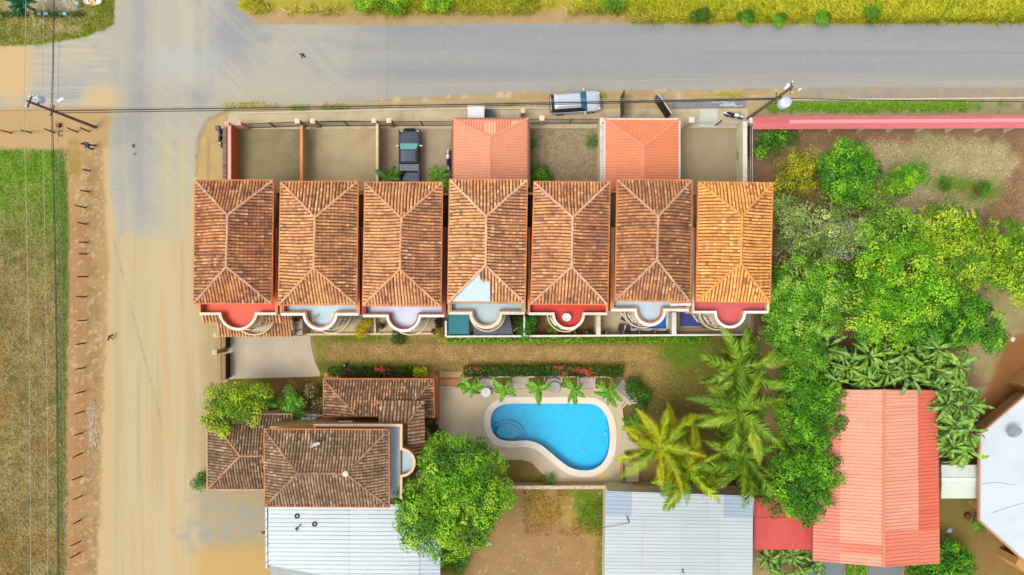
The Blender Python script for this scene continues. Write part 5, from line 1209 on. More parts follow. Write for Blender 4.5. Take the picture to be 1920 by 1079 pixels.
m = MB(); m.bar(W(1658, 730, G + .06), W(1657, 1064, G + .06), .22, .06); m.build('ridge_flashing', pm('tan_flash', C(216, 132, 96), .6, .12, 3), rh)
lr = empty('red_lean_to', W(1470, 985), 'dark red flat metal lean-to between white roof and coral roof', 'roof'); q = [W(1414, 1031, 2.9), W(1526, 1031, 2.9), W(1526, 934, 3.2), W(1414, 934, 3.2)]
m = MB(); metal_face(m, q, .5, .03, .015); m.build('roof_sheet', pm('dark_red_sheet', C(208, 84, 76), .5, .08, .6, stain=C(176, 56, 50), stain_amt=.6, stretch=(4, .4, 1)), lr); m = MB(); a, b = W(1414, 972, 3.12), W(1526, 972, 3.12); m.bar(a, b, .06, .05); m.build('lap_joint', pm('red_joint', C(224, 92, 80), .5, .1), lr)
for p in q: m = MB(); m.box((p.x * .99, p.y, 1.4), (.12, .12, 2.8)); m.build('post', IRON, lr)
for i_, (x0, x1) in enumerate(((1505, 1582), (1628, 1690))): slab('patio', [(x0, 1045), (x1, 1045), (x1, 1110), (x0, 1110)], .004, .06 + .002 * i_, pm('blue_grey_floor', C(124, 130, 132), .8, .1, 1))
ps = empty('pale_shed', W(1800, 905), 'little pale green metal roofed shed between coral roof and white building', 'shed'); E2 = 2.8
for k_, (ya, yb, ha, hb) in enumerate(((935, 899, 2.7, 3.0), (872, 899, 2.8, 3.0))): m = MB(); metal_face(m, [W(1765, ya, ha), W(1836, ya, ha), W(1837, yb, hb), W(1766, yb, hb)], .2, .03, .02); m.build('roof_sheet', pm('pale_green_sheet', C(214, 222, 208), .5, .06, .8), ps)
m = MB(); m.bar(W(1765, 899, 3.04), W(1838, 899, 3.04), .24, .04); m.build('ridge_flashing', WHITE, ps); prism_px(ps, [(1770, 878), (1830, 878), (1830, 928), (1770, 928)], 2.7, 0, 2.65, CREAMW, 'wall')
eb = empty('white_building', W(1900, 900), 'white flat roofed building with diagonal walls at the east edge', 'building'); hb = 3.6
bp = [(1838, 815), (1930, 735), (2000, 680), (2000, 1120), (1985, 1110), (1836, 977)]
prism_px(eb, [(1866, 826), (1940, 764), (2000, 716), (2000, 1110), (1985, 1076), (1866, 966)], hb, 0, hb - .1, pm('ochre_building_wall', C(206, 156, 92), .85, .14, 1.2, .1), 'wall')
m = MB(); m.prism(PL(bp, hb), hb - .1, hb); m.build('roof', pm('white_flat_roof', C(204, 214, 218), .6, .06, .5, stain=C(180, 190, 196), stain_amt=.4), eb)
m = MB(); m.strip(PL([(1836, 977), (1837, 815), (1930, 735), (2000, 680)], hb), .14, hb - .2, hb + .06); m.strip(PL([(1985, 1110), (1837.5, 977.5)], hb), .14, hb - .2, hb + .055); m.build('roof_edge', pm('tan_edge', C(196, 148, 114), .7, .15), eb)
prism_px(eb, [(1916, 722), (1945, 694), (1965, 714), (1936, 742)], 1.6, 0, 1.5, pm('ochre_building_wall', C(206, 156, 92)), 'porch')
for k_, pts in enumerate(([(1838, 908), (1870, 905), (1905, 910)], [(1860, 962), (1890, 952), (1925, 942)])): m = MB(); m.tube([W(x, y, hb + .02) for x, y in pts], .02, 5); m.build('roof_seam', pm('seam_grey', C(170, 180, 186), .6, .1), eb)
prism_px(eb, [(1912, 1048), (1940, 1068), (1930, 1080), (1906, 1060)], 2.6, 0, 2.5, pm('ochre_building_wall', C(206, 156, 92)), 'porch')
# long wall with pink roofed coping
pw = empty('roofed_garden_wall', W(1660, 240), 'long garden wall under a pink corrugated roof strip beside the paved road', 'wall'); h0, h1 = 2.2, 2.5
m = MB(); m.strip(PL([(1412, 231), (2000, 228.5)], 2.2), .18, 0, 2.3); m.build('wall', CREAMW, pw)
PK = pm('pink_sheet', C(222, 118, 118), .5, .07, .8, stain=C(202, 98, 100), stain_amt=.4)
for (ya, yb, hh) in ((219.5, 216.5, 0), (242.5, 240, 1)):
    q = [W(1412, ya, h0), W(2000, yb, h0), W(2000, 228, h1), W(1412, 231, h1)]; m = MB(); metal_face(m, q, .2, .06, .03); m.build('roof_sheet', PK, pw)
m = MB(); m.bar(W(1480, 228.5, h1 + .07), W(2000, 225.5, h1 + .07), .34, .02); m.build('ridge_flashing', pm('pale_pink', C(226, 150, 156), .5, .05, .6), pw)
for k_ in range(9): m = MB(); a = W(1452 + k_ * 56, 244, 1.2); m.add([a + Vector(v) for v in ((-.06, 0, -1.2), (.06, 0, -1.2), (.06, .5, -1.2), (-.06, .5, -1.2), (-.06, .2, .7), (.06, .2, .7), (.06, .5, .7), (-.06, .5, .7))], [(4, 5, 6, 7), (0, 1, 5, 4), (1, 2, 6, 5), (2, 3, 7, 6), (3, 0, 4, 7)]); m.build('buttress', CREAM, pw)
# ------------------------------------------------------------------ vegetation
LEAF = attr_mat('leaves', 0.55, 0.3, 0.12, 2.0, 0, .3); BARK = pm('bark', C(120, 96, 74), .9, .3, 3, .5); PALEBARK = pm('pale_bark', C(176, 168, 150), .9, .25, 3, .4)
G_BRIGHT = [(104, 172, 18), (88, 154, 16), (126, 188, 24), (66, 128, 12), (146, 198, 44)]
G_DEEP = [(70, 140, 20), (56, 118, 16), (90, 160, 22), (44, 96, 12), (116, 178, 30)]
G_YELL = [(132, 178, 22), (112, 162, 18), (154, 190, 34), (86, 136, 16), (168, 194, 60)]
G_GREY = [(120, 156, 62), (96, 136, 44), (146, 176, 86), (82, 116, 40), (164, 188, 110)]
G_HEDGE = [(58, 92, 16), (46, 78, 14), (74, 110, 22), (36, 62, 12)]
def crown(name, root, lobes, n, size, palette, seed, clump=.55, fill=.28, mul=1.42, zlow=-.25, aspect=.62):
    "leaf quads gathered in clumps over several uneven lobes"
    rs = np.random.RandomState(seed); P = np.array([C(*c) for c in palette]) * mul * np.array((1.16, 1.03, 1.0))
    L = np.array(lobes, float); area = L[:, 3] * L[:, 4] + L[:, 5] * (L[:, 3] + L[:, 4]) * .5; pr = area / area.sum()
    nc = max(4, int(area.sum() * 3.2 / (clump * clump) * .62))
    li = rs.choice(len(L), nc, p=pr); d = rs.randn(nc, 3); d /= np.linalg.norm(d, axis=1)[:, None]; d[:, 2] = np.where(d[:, 2] < zlow, -d[:, 2], d[:, 2])
    rr = .82 + .22 * rs.rand(nc) ; inner = rs.rand(nc) < fill; rr = np.where(inner, .35 + .4 * rs.rand(nc), rr)
    cc = L[li, :3] + d * L[li, 3:6] * rr[:, None]; cr = clump * (.6 + .8 * rs.rand(nc)); ccol = P[rs.choice(len(P), nc)] * (1 + .12 * rs.randn(nc, 1))
    ki = rs.choice(nc, n, p=cr ** 2 / (cr ** 2).sum()); e = rs.randn(n, 3); e /= np.linalg.norm(e, axis=1)[:, None]; e[:, 2] = np.abs(e[:, 2]) * .9 - .1
    pos = cc[ki] + e * cr[ki][:, None] * (.55 + .5 * rs.rand(n))[:, None]
    nrm = e * .7 + d[ki] * .5 + rs.randn(n, 3) * .45 + np.array((0, 0, .35)); nrm /= np.linalg.norm(nrm, axis=1)[:, None]
    t = np.cross(nrm, rs.randn(n, 3)); t /= np.linalg.norm(t, axis=1)[:, None]; b = np.cross(nrm, t)
    s = size * (.6 + .8 * rs.rand(n)); w = s * aspect
    V = np.stack([pos - t * s[:, None] * .5, pos - b * w[:, None] * .5 + t * s[:, None] * .08, pos + t * s[:, None] * .5 - nrm * s[:, None] * .12, pos + b * w[:, None] * .5 + t * s[:, None] * .08], 1)
    V[..., 2] = np.maximum(V[..., 2], .02)
    col = ccol[ki] * (1 + .16 * rs.randn(n, 1)) * (1 + .05 * rs.randn(n, 3))
    return quads_mesh(name, V, np.clip(col, .003, .55), root, LEAF)
def limb(mb, a, b, r0, r1, seed, n=4):
    rs = random.Random(seed); a = Vector(a); b = Vector(b); pts = [a.lerp(b, k / n) + Vector((rs.uniform(-.1, .1), rs.uniform(-.1, .1), 0)) * (0 < k < n) for k in range(n + 1)]
    mb.tube(pts, [r0 + (r1 - r0) * k / n for k in range(n + 1)], 7)
def tree(label, lobes_px, top, palette, seed, dens=46, size=.24, group=None, thick=1.0, bark=None, base=None, clump=.55, fill=.28, mul=1.42, name='tree', limbs=True, branchy=0):
    "lobes: (x, y, radius) on the survey grid at crown height"
    hc = top * .68; lob = []
    for (x, y, rp) in lobes_px:
        c = W(x, y, hc); rr = rp * (CAM_H - hc) / 1280; rz = min(top * .45, rr * .8) * thick; lob.append((c.x, c.y, max(top - rz - .12 * rr * random.random(), rz * .5), rr * 1.04, rr * 1.04, rz))
    cx = sum(l[0] * l[3] for l in lob) / sum(l[3] for l in lob); cy = sum(l[1] * l[3] for l in lob) / sum(l[3] for l in lob)
    root = empty(name, (cx, cy, 0), label, 'shrub' if top < 2 else 'tree', group); area = sum(l[3] * l[4] for l in lob)
    size *= .8; n = int(area * dens * (.24 / size) ** 1.6 * 11)
    crown('crown', root, lob, n, size, palette, seed, clump, fill, mul)
    if limbs:
        m = MB(); r0 = max(.06, math.sqrt(area) * .055); fork = Vector((cx, cy, top * .38)); limb(m, (cx, cy, 0), fork, r0, r0 * .75, seed, 3); m.build('trunk', bark or BARK, root)
        for k, l in enumerate(lob): m = MB(); limb(m, fork - Vector((0, 0, .1)), (l[0], l[1], l[2] + l[5] * .2), r0 * .6, r0 * .2, seed + k); m.build('limb', bark or BARK, root)
    rs = random.Random(seed + 5); m = MB()
    for k in range(branchy):
        l = rs.choice(lob); a = Vector((l[0] + rs.uniform(-.5, .5), l[1] + rs.uniform(-.5, .5), l[2] + l[5] * .6)); an = rs.uniform(0, 6.28); b = a + Vector((math.cos(an) * l[3] * .8, math.sin(an) * l[3] * .8, l[5] * rs.uniform(.1, .4)))
        limb(m, a, b, .03, .012, seed + k, 3)
        for q in range(3): t = a.lerp(b, rs.uniform(.3, .9)); an2 = an + rs.uniform(-.9, .9); limb(m, t, t + Vector((math.cos(an2), math.sin(an2), .25)) * rs.uniform(.4, .9), .02, .008, seed + k + q, 2)
    if branchy: m.build('bare_branches', PALEBARK, root, 'stuff')
    return root
GT = 'trees of the walled garden'
tree('big round bright green tree beside the club house', [(850, 866, 54), (904, 895, 52), (806, 945, 58), (862, 960, 70), (788, 972, 42), (838, 1000, 42), (922, 925, 38), (876, 850, 38), (826, 874, 42), (860, 915, 60), (905, 960, 30)], 7.5, [(98, 158, 16), (80, 138, 14), (118, 176, 22), (60, 110, 12), (136, 184, 40)], 3, 52, .25, clump=.62)
tree('dense rounded deep green tree standing free in the walled garden', [(1590, 300, 36), (1605, 330, 40), (1578, 345, 38), (1600, 365, 26), (1560, 315, 26)], 4.2, G_DEEP, 5, 56, .24, GT)
tree('small slanting bright green tree right of the dense rounded one', [(1708, 325, 26), (1690, 338, 24), (1668, 356, 20)], 3.0, G_BRIGHT, 7, 56, .22, GT)
tree('thin yellow green tree beside the orange roofed townhouse', [(1488, 315, 34), (1500, 340, 30), (1470, 345, 26), (1505, 305, 22)], 3.6, [(150, 160, 20), (122, 144, 20), (176, 176, 34), (104, 118, 24)], 9, 30, .2, GT, fill=.4)
tree('low leafy shrub in the corner under the pink roofed wall', [(1440, 258, 18), (1428, 280, 14), (1455, 272, 14), (1482, 258, 9), (1462, 252, 10), (1436, 296, 10)], 1.6, G_DEEP, 11, 40, .24, GT, name='shrub')
tree('grey green half bare tree touching the orange roofed townhouse', [(1480, 410, 40), (1478, 460, 36), (1508, 440, 34), (1465, 385, 26)], 5.0, G_GREY, 13, 28, .22, GT, bark=PALEBARK, fill=.45, branchy=14)
tree('grey green tree with pale bare branches in its middle', [(1555, 420, 44), (1570, 455, 42), (1545, 475, 34), (1590, 440, 30)], 5.4, G_GREY, 15, 26, .22, GT, bark=PALEBARK, fill=.45, branchy=30)
tree('large fine leaved light green tree beside the rose pink terrace', [(1500, 545, 62), (1530, 580, 56), (1485, 600, 60), (1470, 640, 50), (1545, 530, 40), (1500, 665, 44), (1462, 560, 44)], 6.4, [(104, 168, 26), (82, 146, 18), (126, 184, 44), (62, 118, 14), (148, 194, 78)], 17, 46, .2, GT)
tree('broad bright green tree in the centre of the garden trees', [(1640, 545, 58), (1690, 500, 46), (1660, 600, 48), (1700, 570, 48), (1620, 590, 40), (1735, 545, 36), (1640, 490, 34)], 6.8, G_BRIGHT, 19, 46, .28, GT, clump=.7)
tree('grey green round tree above the broad bright green one', [(1640, 420, 42), (1665, 440, 44), (1620, 445, 30), (1690, 425, 30)], 5.6, [(110, 166, 40), (90, 146, 32), (136, 184, 64), (72, 116, 26)], 21, 42, .26, GT)
tree('wide yellow green tree at the top of the garden trees', [(1770, 430, 48), (1728, 455, 44), (1800, 470, 46), (1750, 490, 44), (1820, 500, 40), (1700, 470, 30), (1790, 415, 30)], 5.8, G_YELL, 23, 42, .27, GT, clump=.6)
tree('yellow green tree cut by the right edge', [(1885, 450, 40), (1870, 500, 42), (1905, 490, 40), (1900, 530, 36), (1845, 520, 30)], 5.4, [(126, 176, 22), (102, 158, 18), (148, 188, 32), (80, 130, 16)], 25, 42, .27, GT, clump=.6)
tree('deep green tree above the banana plants', [(1800, 590, 42), (1830, 605, 38), (1785, 620, 34), (1765, 560, 34), (1845, 630, 28), (1730, 620, 30)], 5.0, G_DEEP, 27, 50, .26, GT)
tree('round green tree left of the banana plants', [(1510, 740, 52), (1495, 780, 46), (1530, 790, 46), (1540, 745, 36), (1480, 720, 34), (1510, 820, 34)], 5.6, [(92, 158, 20), (74, 136, 16), (112, 178, 26), (54, 108, 12)], 29, 52, .24, GT)
tree('round green tree overhanging the dark red lean-to', [(1490, 890, 54), (1510, 920, 46), (1465, 925, 40), (1535, 880, 34), (1500, 945, 28)], 5.8, [(88, 152, 18), (70, 130, 14), (108, 172, 24), (52, 102, 12)], 31, 54, .24, GT)
tree('dense green bush below the coral red roof', [(1770, 1055, 40), (1740, 1075, 34), (1790, 1080, 34), (1795, 1045, 22)], 2.8, G_DEEP, 33, 56, .24)
tree('spreading yellow green tree over the club house west wing', [(440, 742, 36), (420, 772, 32), (470, 748, 30), (428, 795, 16), (412, 745, 22), (478, 770, 18), (500, 740, 16)], 5.2, [(140, 178, 26), (112, 156, 20), (164, 190, 44), (80, 122, 16)], 35, 40, .22)
tree('small rounded pale green bush north of the club house', [(548, 752, 20), (546, 772, 16)], 2.6, [(110, 186, 50), (86, 164, 36), (140, 204, 84)], 37, 80, .18, name='bush')
tree('dark flowering bush against the club house north wing', [(590, 745, 18), (575, 738, 14), (600, 760, 12)], 1.8, [(60, 84, 22), (84, 98, 30), (44, 62, 18), (150, 140, 90)], 39, 50, .2, name='bush')
tree('dark bush between club house and pool deck', [(812, 796, 10), (818, 806, 9), (810, 786, 7)], 1.8, [(58, 70, 26), (84, 84, 38), (44, 54, 20)], 41, 70, .18, name='bush')
tree('yellow leaved bush on the second patio', [(686, 616, 12), (680, 620, 8)], 1.4, [(206, 186, 20), (184, 164, 20), (224, 206, 50)], 43, 90, .16, name='bush')
tree('yellow bush at the corner of the teal awning', [(828, 624, 6), (832, 630, 5)], 1.0, [(206, 176, 40), (150, 140, 40), (110, 110, 30)], 45, 90, .14, name='bush')
tree('green bush before the grey shade cloth yard wall', [(992, 608, 12), (988, 618, 10), (1000, 600, 8)], 1.6, G_DEEP, 47, 70, .18, name='bush')
tree('dark leafy bush beside the leaning white plank', [(962, 606, 8), (972, 598, 8)], 1.4, [(58, 98, 30), (44, 78, 20), (80, 120, 44)], 49, 70, .18, name='bush')
tree('green bush in the red terrace garden near the bay', [(1040, 614, 9), (1030, 600, 8)], 1.0, [(70, 110, 20), (90, 126, 30), (54, 88, 16)], 51, 70, .16, name='bush')
tree('small dark shrub on the third patio, clipped into the lawn', [(748, 629, 13)], 1.0, G_HEDGE, 53, 80, .16, name='bush')
tree('low green bushes beside the diagonal stone steps', [(1190, 728, 14), (1205, 742, 14), (1200, 760, 10)], 1.3, [(70, 120, 22), (54, 98, 18), (92, 140, 36)], 55, 60, .2, name='bush')
tree('dark bush on the left of the second palm trunk by the wall end', [(1383, 650, 12), (1376, 642, 10)], 1.3, [(50, 92, 24), (38, 74, 18), (70, 112, 36)], 57, 60, .18, name='bush')
tree('green bush in the corner of the weedy yard against the house', [(1017, 330, 14), (1010, 336, 12), (1026, 338, 8)], 1.3, G_DEEP, 59, 70, .18, name='bush')
for (x, y, rr, sd, lb) in ((1109, 268, 6, 61, 'small weed clump right of centre in the weedy yard'), (997, 272, 6, 62, 'small weed clump by the left wall of the weedy yard'), (995, 308, 6, 63, 'low weed by the car port wall of the weedy yard'), (1392, 292, 7, 64, 'small plant at the cream end wall'), (1772, 343, 6, 65, 'small seedling in the left ring of the garden'), (1842, 354, 8, 66, 'small seedling in the right ring of the garden'), (376, 902, 12, 67, 'green weed at the corner of the club house west wing'), (1418, 1005, 9, 68, 'green weed between white roof and red lean-to'), (1027, 901, 7, 69, 'small plant at the tip of the dry grass bed'), (1395, 33, 12, 70, 'round green shrub by the far road edge, nearest the centre'), (1462, 40, 10, 71, 'low shrub by the far road edge, right of the round one'), (1545, 38, 12, 72, 'low shrub group by the far road edge'), (1638, 26, 9, 73, 'dark shrub in the far verge grass'), (1310, 34, 12, 74, 'low green shrub by the far road edge, left of the round one'), (1810, 928, 8, 75, 'young plant beside the pale shed'), (1828, 980, 9, 76, 'weeds along the white building wall'), (855, 1052, 16, 77, 'green weeds at the right end of the pale metal roof')):
    tree(lb, [(x, y, rr), (x + rr * .6, y - rr * .4, rr * .6)], .7 if rr < 8 else 1.1, [(74, 132, 20), (56, 108, 16), (100, 156, 34)], sd, 80, .15, name='weed_clump', limbs=False)
for (lx, lb, sd) in (([(676, 4, 14), (694, 8, 12), (710, 4, 12)], 'bright shrub in the far verge, leftmost', 81), ([(735, 6, 18), (752, 0, 12)], 'bright shrub in the far verge, second from left', 82), ([(812, 4, 14), (828, 6, 12)], 'bright shrub in the far verge, third from left', 83), ([(978, 0, 8)], 'tiny bright shrub in the far verge above the parked car', 84), ([(1150, 2, 16), (1100, 0, 10)], 'dark green shrub in the far verge, right of the tiny one', 85)):
    tree(lb, lx, 1.6, [(132, 186, 20), (104, 160, 16), (154, 200, 40), (84, 130, 16)], sd, 60, .22, 'shrubs along the far verge', name='shrub', limbs=False)
def hedge(label, x0, x1, y0, y1, h, palette, seed, flowers=None, dens=150, size=.16, mul=1.42, cat='hedge', name='hedge'):
    a, b = W(x0, y0, h * .6), W(x1, y1, h * .6); r = empty(name, ((a.x + b.x) / 2, (a.y + b.y) / 2, 0), label, cat); rs = np.random.RandomState(seed); w, d = b.x - a.x, a.y - b.y
    n = int((w * d + h * (w + d)) * dens * 1.6); P = np.array([C(*c) for c in palette]) * mul
    p = np.stack([rs.uniform(a.x, b.x, n), rs.uniform(b.y, a.y, n), h * (1 - rs.rand(n) ** 2 * .95)], -1); bump = (fbm(p[:, 0] * 1.6, p[:, 1] * 1.6, seed) - .5)
    p[:, 2] = np.maximum(.05, p[:, 2] * (1 + bump * .5)); p[:, 0] += rs.randn(n) * .05; p[:, 1] += rs.randn(n) * .05 + bump * .15
    nr = rs.randn(n, 3) * .6 + np.array((0, 0, .8)); nr /= np.linalg.norm(nr, axis=1)[:, None]; t = np.cross(nr, rs.randn(n, 3)); t /= np.linalg.norm(t, axis=1)[:, None]; bb = np.cross(nr, t); s = size * (.6 + .8 * rs.rand(n))[:, None]
    V = np.stack([p - t * s * .5, p - bb * s * .3, p + t * s * .5, p + bb * s * .3], 1)
    ci = rs.choice(len(P), n); zone = fbm(p[:, 0] * .8, p[:, 1] * .8, seed + 3) ; col = P[ci] * (.75 + .5 * zone[:, None]) * (1 + .15 * rs.randn(n, 1))
    quads_mesh('foliage', V, np.clip(col, .003, .5), r, LEAF)
    m = MB()
    for k in range(max(2, int(w / .8))): x = a.x + (k + .5) * w / max(2, int(w / .8)); m.tube([(x, (a.y + b.y) / 2, 0), (x + .05, (a.y + b.y) / 2, h * .7)], .025, 5)
    m.build('stems', BARK, r, 'stuff')
    if flowers is not None:
        f = []; fc = []
        for (fx, fy, fr, k, c) in flowers:
            for q in range(k): o = W(fx + rs.randn() * fr, fy + rs.randn() * fr * .4, h); f.append([(o.x - .06, o.y - .05, h + .05), (o.x + .06, o.y - .04, h + .07), (o.x + .05, o.y + .06, h + .06), (o.x - .05, o.y + .05, h + .04)]); fc.append(np.array(C(*c)) * (1 + .2 * rs.randn()))
        quads_mesh('blossoms', np.array(f), np.clip(np.array(fc), .003, .5), r, LEAF, 'stuff')
    return r
hedge('dark clipped hedge with red blossoms north of the club house', 634, 775, 689, 707, .9, G_HEDGE + [(96, 70, 26)], 91, [(655, 697, 6, 10, (150, 60, 40)), (712, 693, 6, 46, (206, 60, 40)), (722, 700, 8, 16, (150, 50, 40))])
hedge('yellow green clipped block at the end of the dark hedge', 776, 801, 689, 707, 1.0, [(170, 176, 20), (140, 150, 16), (190, 196, 40)], 92)
hedge('small loose shrubs at the driveway end of the dark hedge', 616, 632, 690, 706, .7, [(74, 110, 24), (54, 86, 18), (110, 130, 40)], 93)
hedge('long clipped hedge with red blossoms behind the pool planters', 870, 1168, 687, 706, .9, [(62, 98, 18), (50, 84, 16), (80, 116, 24), (74, 86, 26)], 94, [(890, 693, 9, 40, (150, 90, 40)), (1048, 690, 5, 22, (190, 64, 40)), (1056, 702, 5, 20, (196, 74, 50)), (1080, 693, 6, 26, (190, 60, 40)), (1098, 696, 7, 46, (206, 64, 44)), (1105, 704, 6, 24, (200, 60, 40))])
hedge('bright green creeper along the foot of the long white wall', 838, 1330, 633, 642, .7, [(120, 170, 16), (98, 150, 14), (146, 188, 30), (66, 104, 12)], 95, dens=90)
for k_, (x0, x1, lb) in enumerate(((0, 24, 'first'), (64, 96, 'third'), (97, 122, 'fourth'), (133, 154, 'fifth'), (28, 48, 'second'))): hedge('low clipped hedge piece of the corner garden, %s from the left' % lb, x0, x1, 24, 31, .6, [(70, 104, 24), (50, 84, 18), (96, 124, 40)], 100 + k_, dens=120)

# ---- palms
def frond_mesh(name, L, width, droop, n, cols, seed, stiff=.5, lw=.05):
    "one feather leaf along +X: rachis and leaflets"
    rs = random.Random(seed); b = MB(); pts = []
    for k in range(n + 1):
        t = k / n; pts.append(Vector((L * t * (1 - .18 * droop * t * t), L * .24 * math.sin(seed * 1.7) * t * t, L * (stiff * .55 * t - droop * .62 * t * t))))
    b.col = tuple(np.array(C(*cols[0])) * 1.2)
    for k in range(n): a, c = pts[k], pts[k + 1]; w0, w1 = .045 * (1 - k / n) + .008, .045 * (1 - (k + 1) / n) + .008; b.add([a + Vector((0, -w0, .012)), a + Vector((0, w0, .012)), c + Vector((0, w1, .012)), c + Vector((0, -w1, .012))], [(0, 1, 2, 3)])
    m = n * 3
    for k in range(3, m + 1):
        t = k / m; i = min(n - 1, int(t * n)); f = t * n - i; p = pts[i].lerp(pts[i + 1], f); d = (pts[i + 1] - pts[i]).normalized(); ll = width * (math.sin(math.pi * min(1, (t * .92 + .1))) ** .6) * rs.uniform(.8, 1.1)
        for s in (-1, 1):
            out = (Vector((-d.y, d.x, 0)) * s * .8 + d * (.5 + .4 * t)).normalized(); tip = p + out * ll + Vector((0, 0, -ll * rs.uniform(.12, .5))); mid = p + out * ll * .5 + Vector((0, 0, .02 * ll)); sd = d * lw * rs.uniform(.8, 1.2)
            b.col = tuple(np.clip(np.array(C(*cols[rs.randrange(len(cols))])) * 1.45 * (1 + rs.gauss(0, .14)), .004, .6)); b.add([p - sd * .6, p + sd * .6, mid + sd, tip, mid - sd], [(0, 1, 2, 3, 4)])
    return b
def palm(label, px, h, L, width, nf, cols, seed, name='palm_tree', group=None, droop=1.0, trunk_r=.13, lean=(0, 0), lw=.05, n=14, cat='palm', stiff=.5):
    c = W(*px, h); rs = random.Random(seed); root = empty(name, (c.x, c.y, 0), label, cat, group)
    m = MB(); m.tube([(c.x + lean[0] * (1 - t), c.y + lean[1] * (1 - t), h * t) for t in (0, .25, .5, .75, 1)], [trunk_r * 1.3, trunk_r, trunk_r * .9, trunk_r * .85, trunk_r], 9); m.build('trunk', pm('palm_trunk', C(140, 118, 92), .9, .25, 4, .5), root)
    var = []
    for k in range(4):
        b = frond_mesh('frond', L, width, droop * (.75 + .2 * k), n, cols if k < 2 else cols[k % 2::2] + [cols[(seed + k) % len(cols)]], seed * 7 + k, stiff * (1.25 - .2 * k), lw); me = bpy.data.meshes.new('frond'); me.from_pydata(b.v, [], b.f)
        at = me.attributes.new('tint', 'FLOAT_COLOR', 'FACE'); at.data.foreach_set('color', np.array([(*q, 1) for q in b.c], np.float32).ravel()); me.update(); me.materials.append(LEAF); var.append(me)
    for k in range(nf):
        o = bpy.data.objects.new('frond', var[k % 4]); COL.objects.link(o); o.parent = root; o.location = (0, 0, h + rs.uniform(-.1, .1)); ring = k % 3
        o.rotation_euler = (rs.uniform(-.25, .25), R((-28, -2, 22)[ring] + rs.uniform(-8, 8)), k * 2 * math.pi / nf * 5.3 + rs.uniform(-.6, .6)); s = rs.uniform(.7, 1.12) * (1, .98, .85)[ring]; o.scale = (s, s, s)
    return root
GP = 'coconut palms by the pool'
CG = [(110, 152, 26), (128, 170, 34), (88, 130, 20), (156, 186, 54), (72, 110, 20), (176, 186, 50)]; CY = [(168, 178, 18), (142, 168, 22), (194, 190, 20), (110, 150, 22), (204, 184, 28)]
palm('green coconut palm nearest the tree end of the back yards', (1383, 690), 6.5, 4.8, .9, 26, CG, 1, group=GP, lw=.027, n=24, trunk_r=.14); palm('green coconut palm in the middle of the palm group', (1385, 772), 7.0, 4.8, .9, 28, CG, 2, group=GP, lw=.027, n=24, trunk_r=.14)
palm('yellow coconut palm leaning over the pool end', (1234, 838), 6.6, 4.6, .9, 26, CY, 3, group=GP, lw=.027, n=24, trunk_r=.14, lean=(.6, .2)); palm('yellow green coconut palm over the edge of the white roof', (1288, 882), 6.4, 4.3, .85, 24, [(150, 180, 20), (120, 164, 20), (196, 196, 24), (96, 140, 20)], 4, group=GP, lw=.027, n=24, trunk_r=.14)
palm('dark green coconut palm between white roof and round tree', (1392, 860), 6.0, 4.5, .85, 24, [(84, 132, 20), (64, 110, 18), (110, 150, 30), (170, 170, 40)], 5, group=GP, lw=.027, n=24, trunk_r=.14)
GS = 'small palms along the pool planters'; SG = [(104, 166, 30), (128, 184, 50), (80, 140, 20), (150, 196, 70)]
for k_, (x, y, lb) in enumerate(((884, 727, 'small palm in the quarter round planter'), (946, 729, 'small palm left of the plain seat bay by the pool'), (1010, 728, 'small palm left of the grey round table'), (1074, 730, 'small palm right of the grey round table'), (1141, 738, 'small palm beside the diagonal stone steps'))): palm(lb, (x, y), 2.6, 1.6, .34, 12, SG, 20 + k_, 'small_palm', GS, 1.0, .07, n=10, lw=.045)
palm('bushy cycad palm left of the black pickup', (729, 337), 1.6, 1.7, .3, 20, [(86, 150, 36), (64, 124, 26), (112, 170, 60)], 31, 'cycad', 'cycads beside the pickup', .8, .14, n=10); palm('bushy cycad palm right of the black pickup', (821, 336), 1.6, 1.7, .3, 22, [(104, 160, 30), (80, 136, 22), (136, 182, 60)], 32, 'cycad', 'cycads beside the pickup', .8, .14, n=10)
palm('feathery palm beside the spreading yellow green tree', (492, 752), 3.2, 1.9, .4, 15, [(80, 156, 30), (58, 130, 20), (110, 180, 50)], 33, 'small_palm', None, .9, .09, n=10); palm('dark spiky palm in the corner garden', (43, 8), 2.4, 1.5, .22, 34, [(26, 98, 54), (20, 78, 44), (44, 124, 76)], 34, 'spiky_palm', None, .5, .12, n=9, stiff=.8)
palm('small palm in the rounded planter under the yellow palm', (1190, 800), 1.8, 1.5, .32, 14, [(90, 150, 40), (116, 172, 60), (70, 126, 30)], 35, 'small_palm', None, 1.0, .07, n=10)
# ---- banana and broad leaved plants
def strap_leaf(L, w, arch, cols, seed):
    rs = random.Random(seed); b = MB(); n = 7; rows = []
    for k in range(n + 1):
        t = k / n; x = L * t * (1 - .22 * t * arch); z = L * (.62 * t - .85 * arch * t * t); y = L * .28 * math.sin(seed * 2.1) * t * t; ww = w * (math.sin(math.pi * (t * .86 + .1)) ** .7) * .5; rows.append((Vector((x, y - ww, z + ww * .35)), Vector((x, y, z)), Vector((x, y + ww, z + ww * .35))))
    for k in range(n):
        c = np.array(C(*cols[rs.randrange(len(cols))]))
        for j in (0, 1): b.col = tuple(np.clip(c * 1.3 * (1 + rs.gauss(0, .12)), .004, .6)); b.add([rows[k][j], rows[k][j + 1], rows[k + 1][j + 1], rows[k + 1][j]], [(0, 1, 2, 3)], True)
        b.col = tuple(np.clip(np.array(C(170, 196, 100)), 0, .6)); a, c2 = rows[k][1], rows[k + 1][1]; u = Vector((0, .025, .012)); v = Vector((0, -.025, .012)); b.add([a + v, a + u, c2 + u, c2 + v], [(0, 1, 2, 3)])
    return b
BAN = []
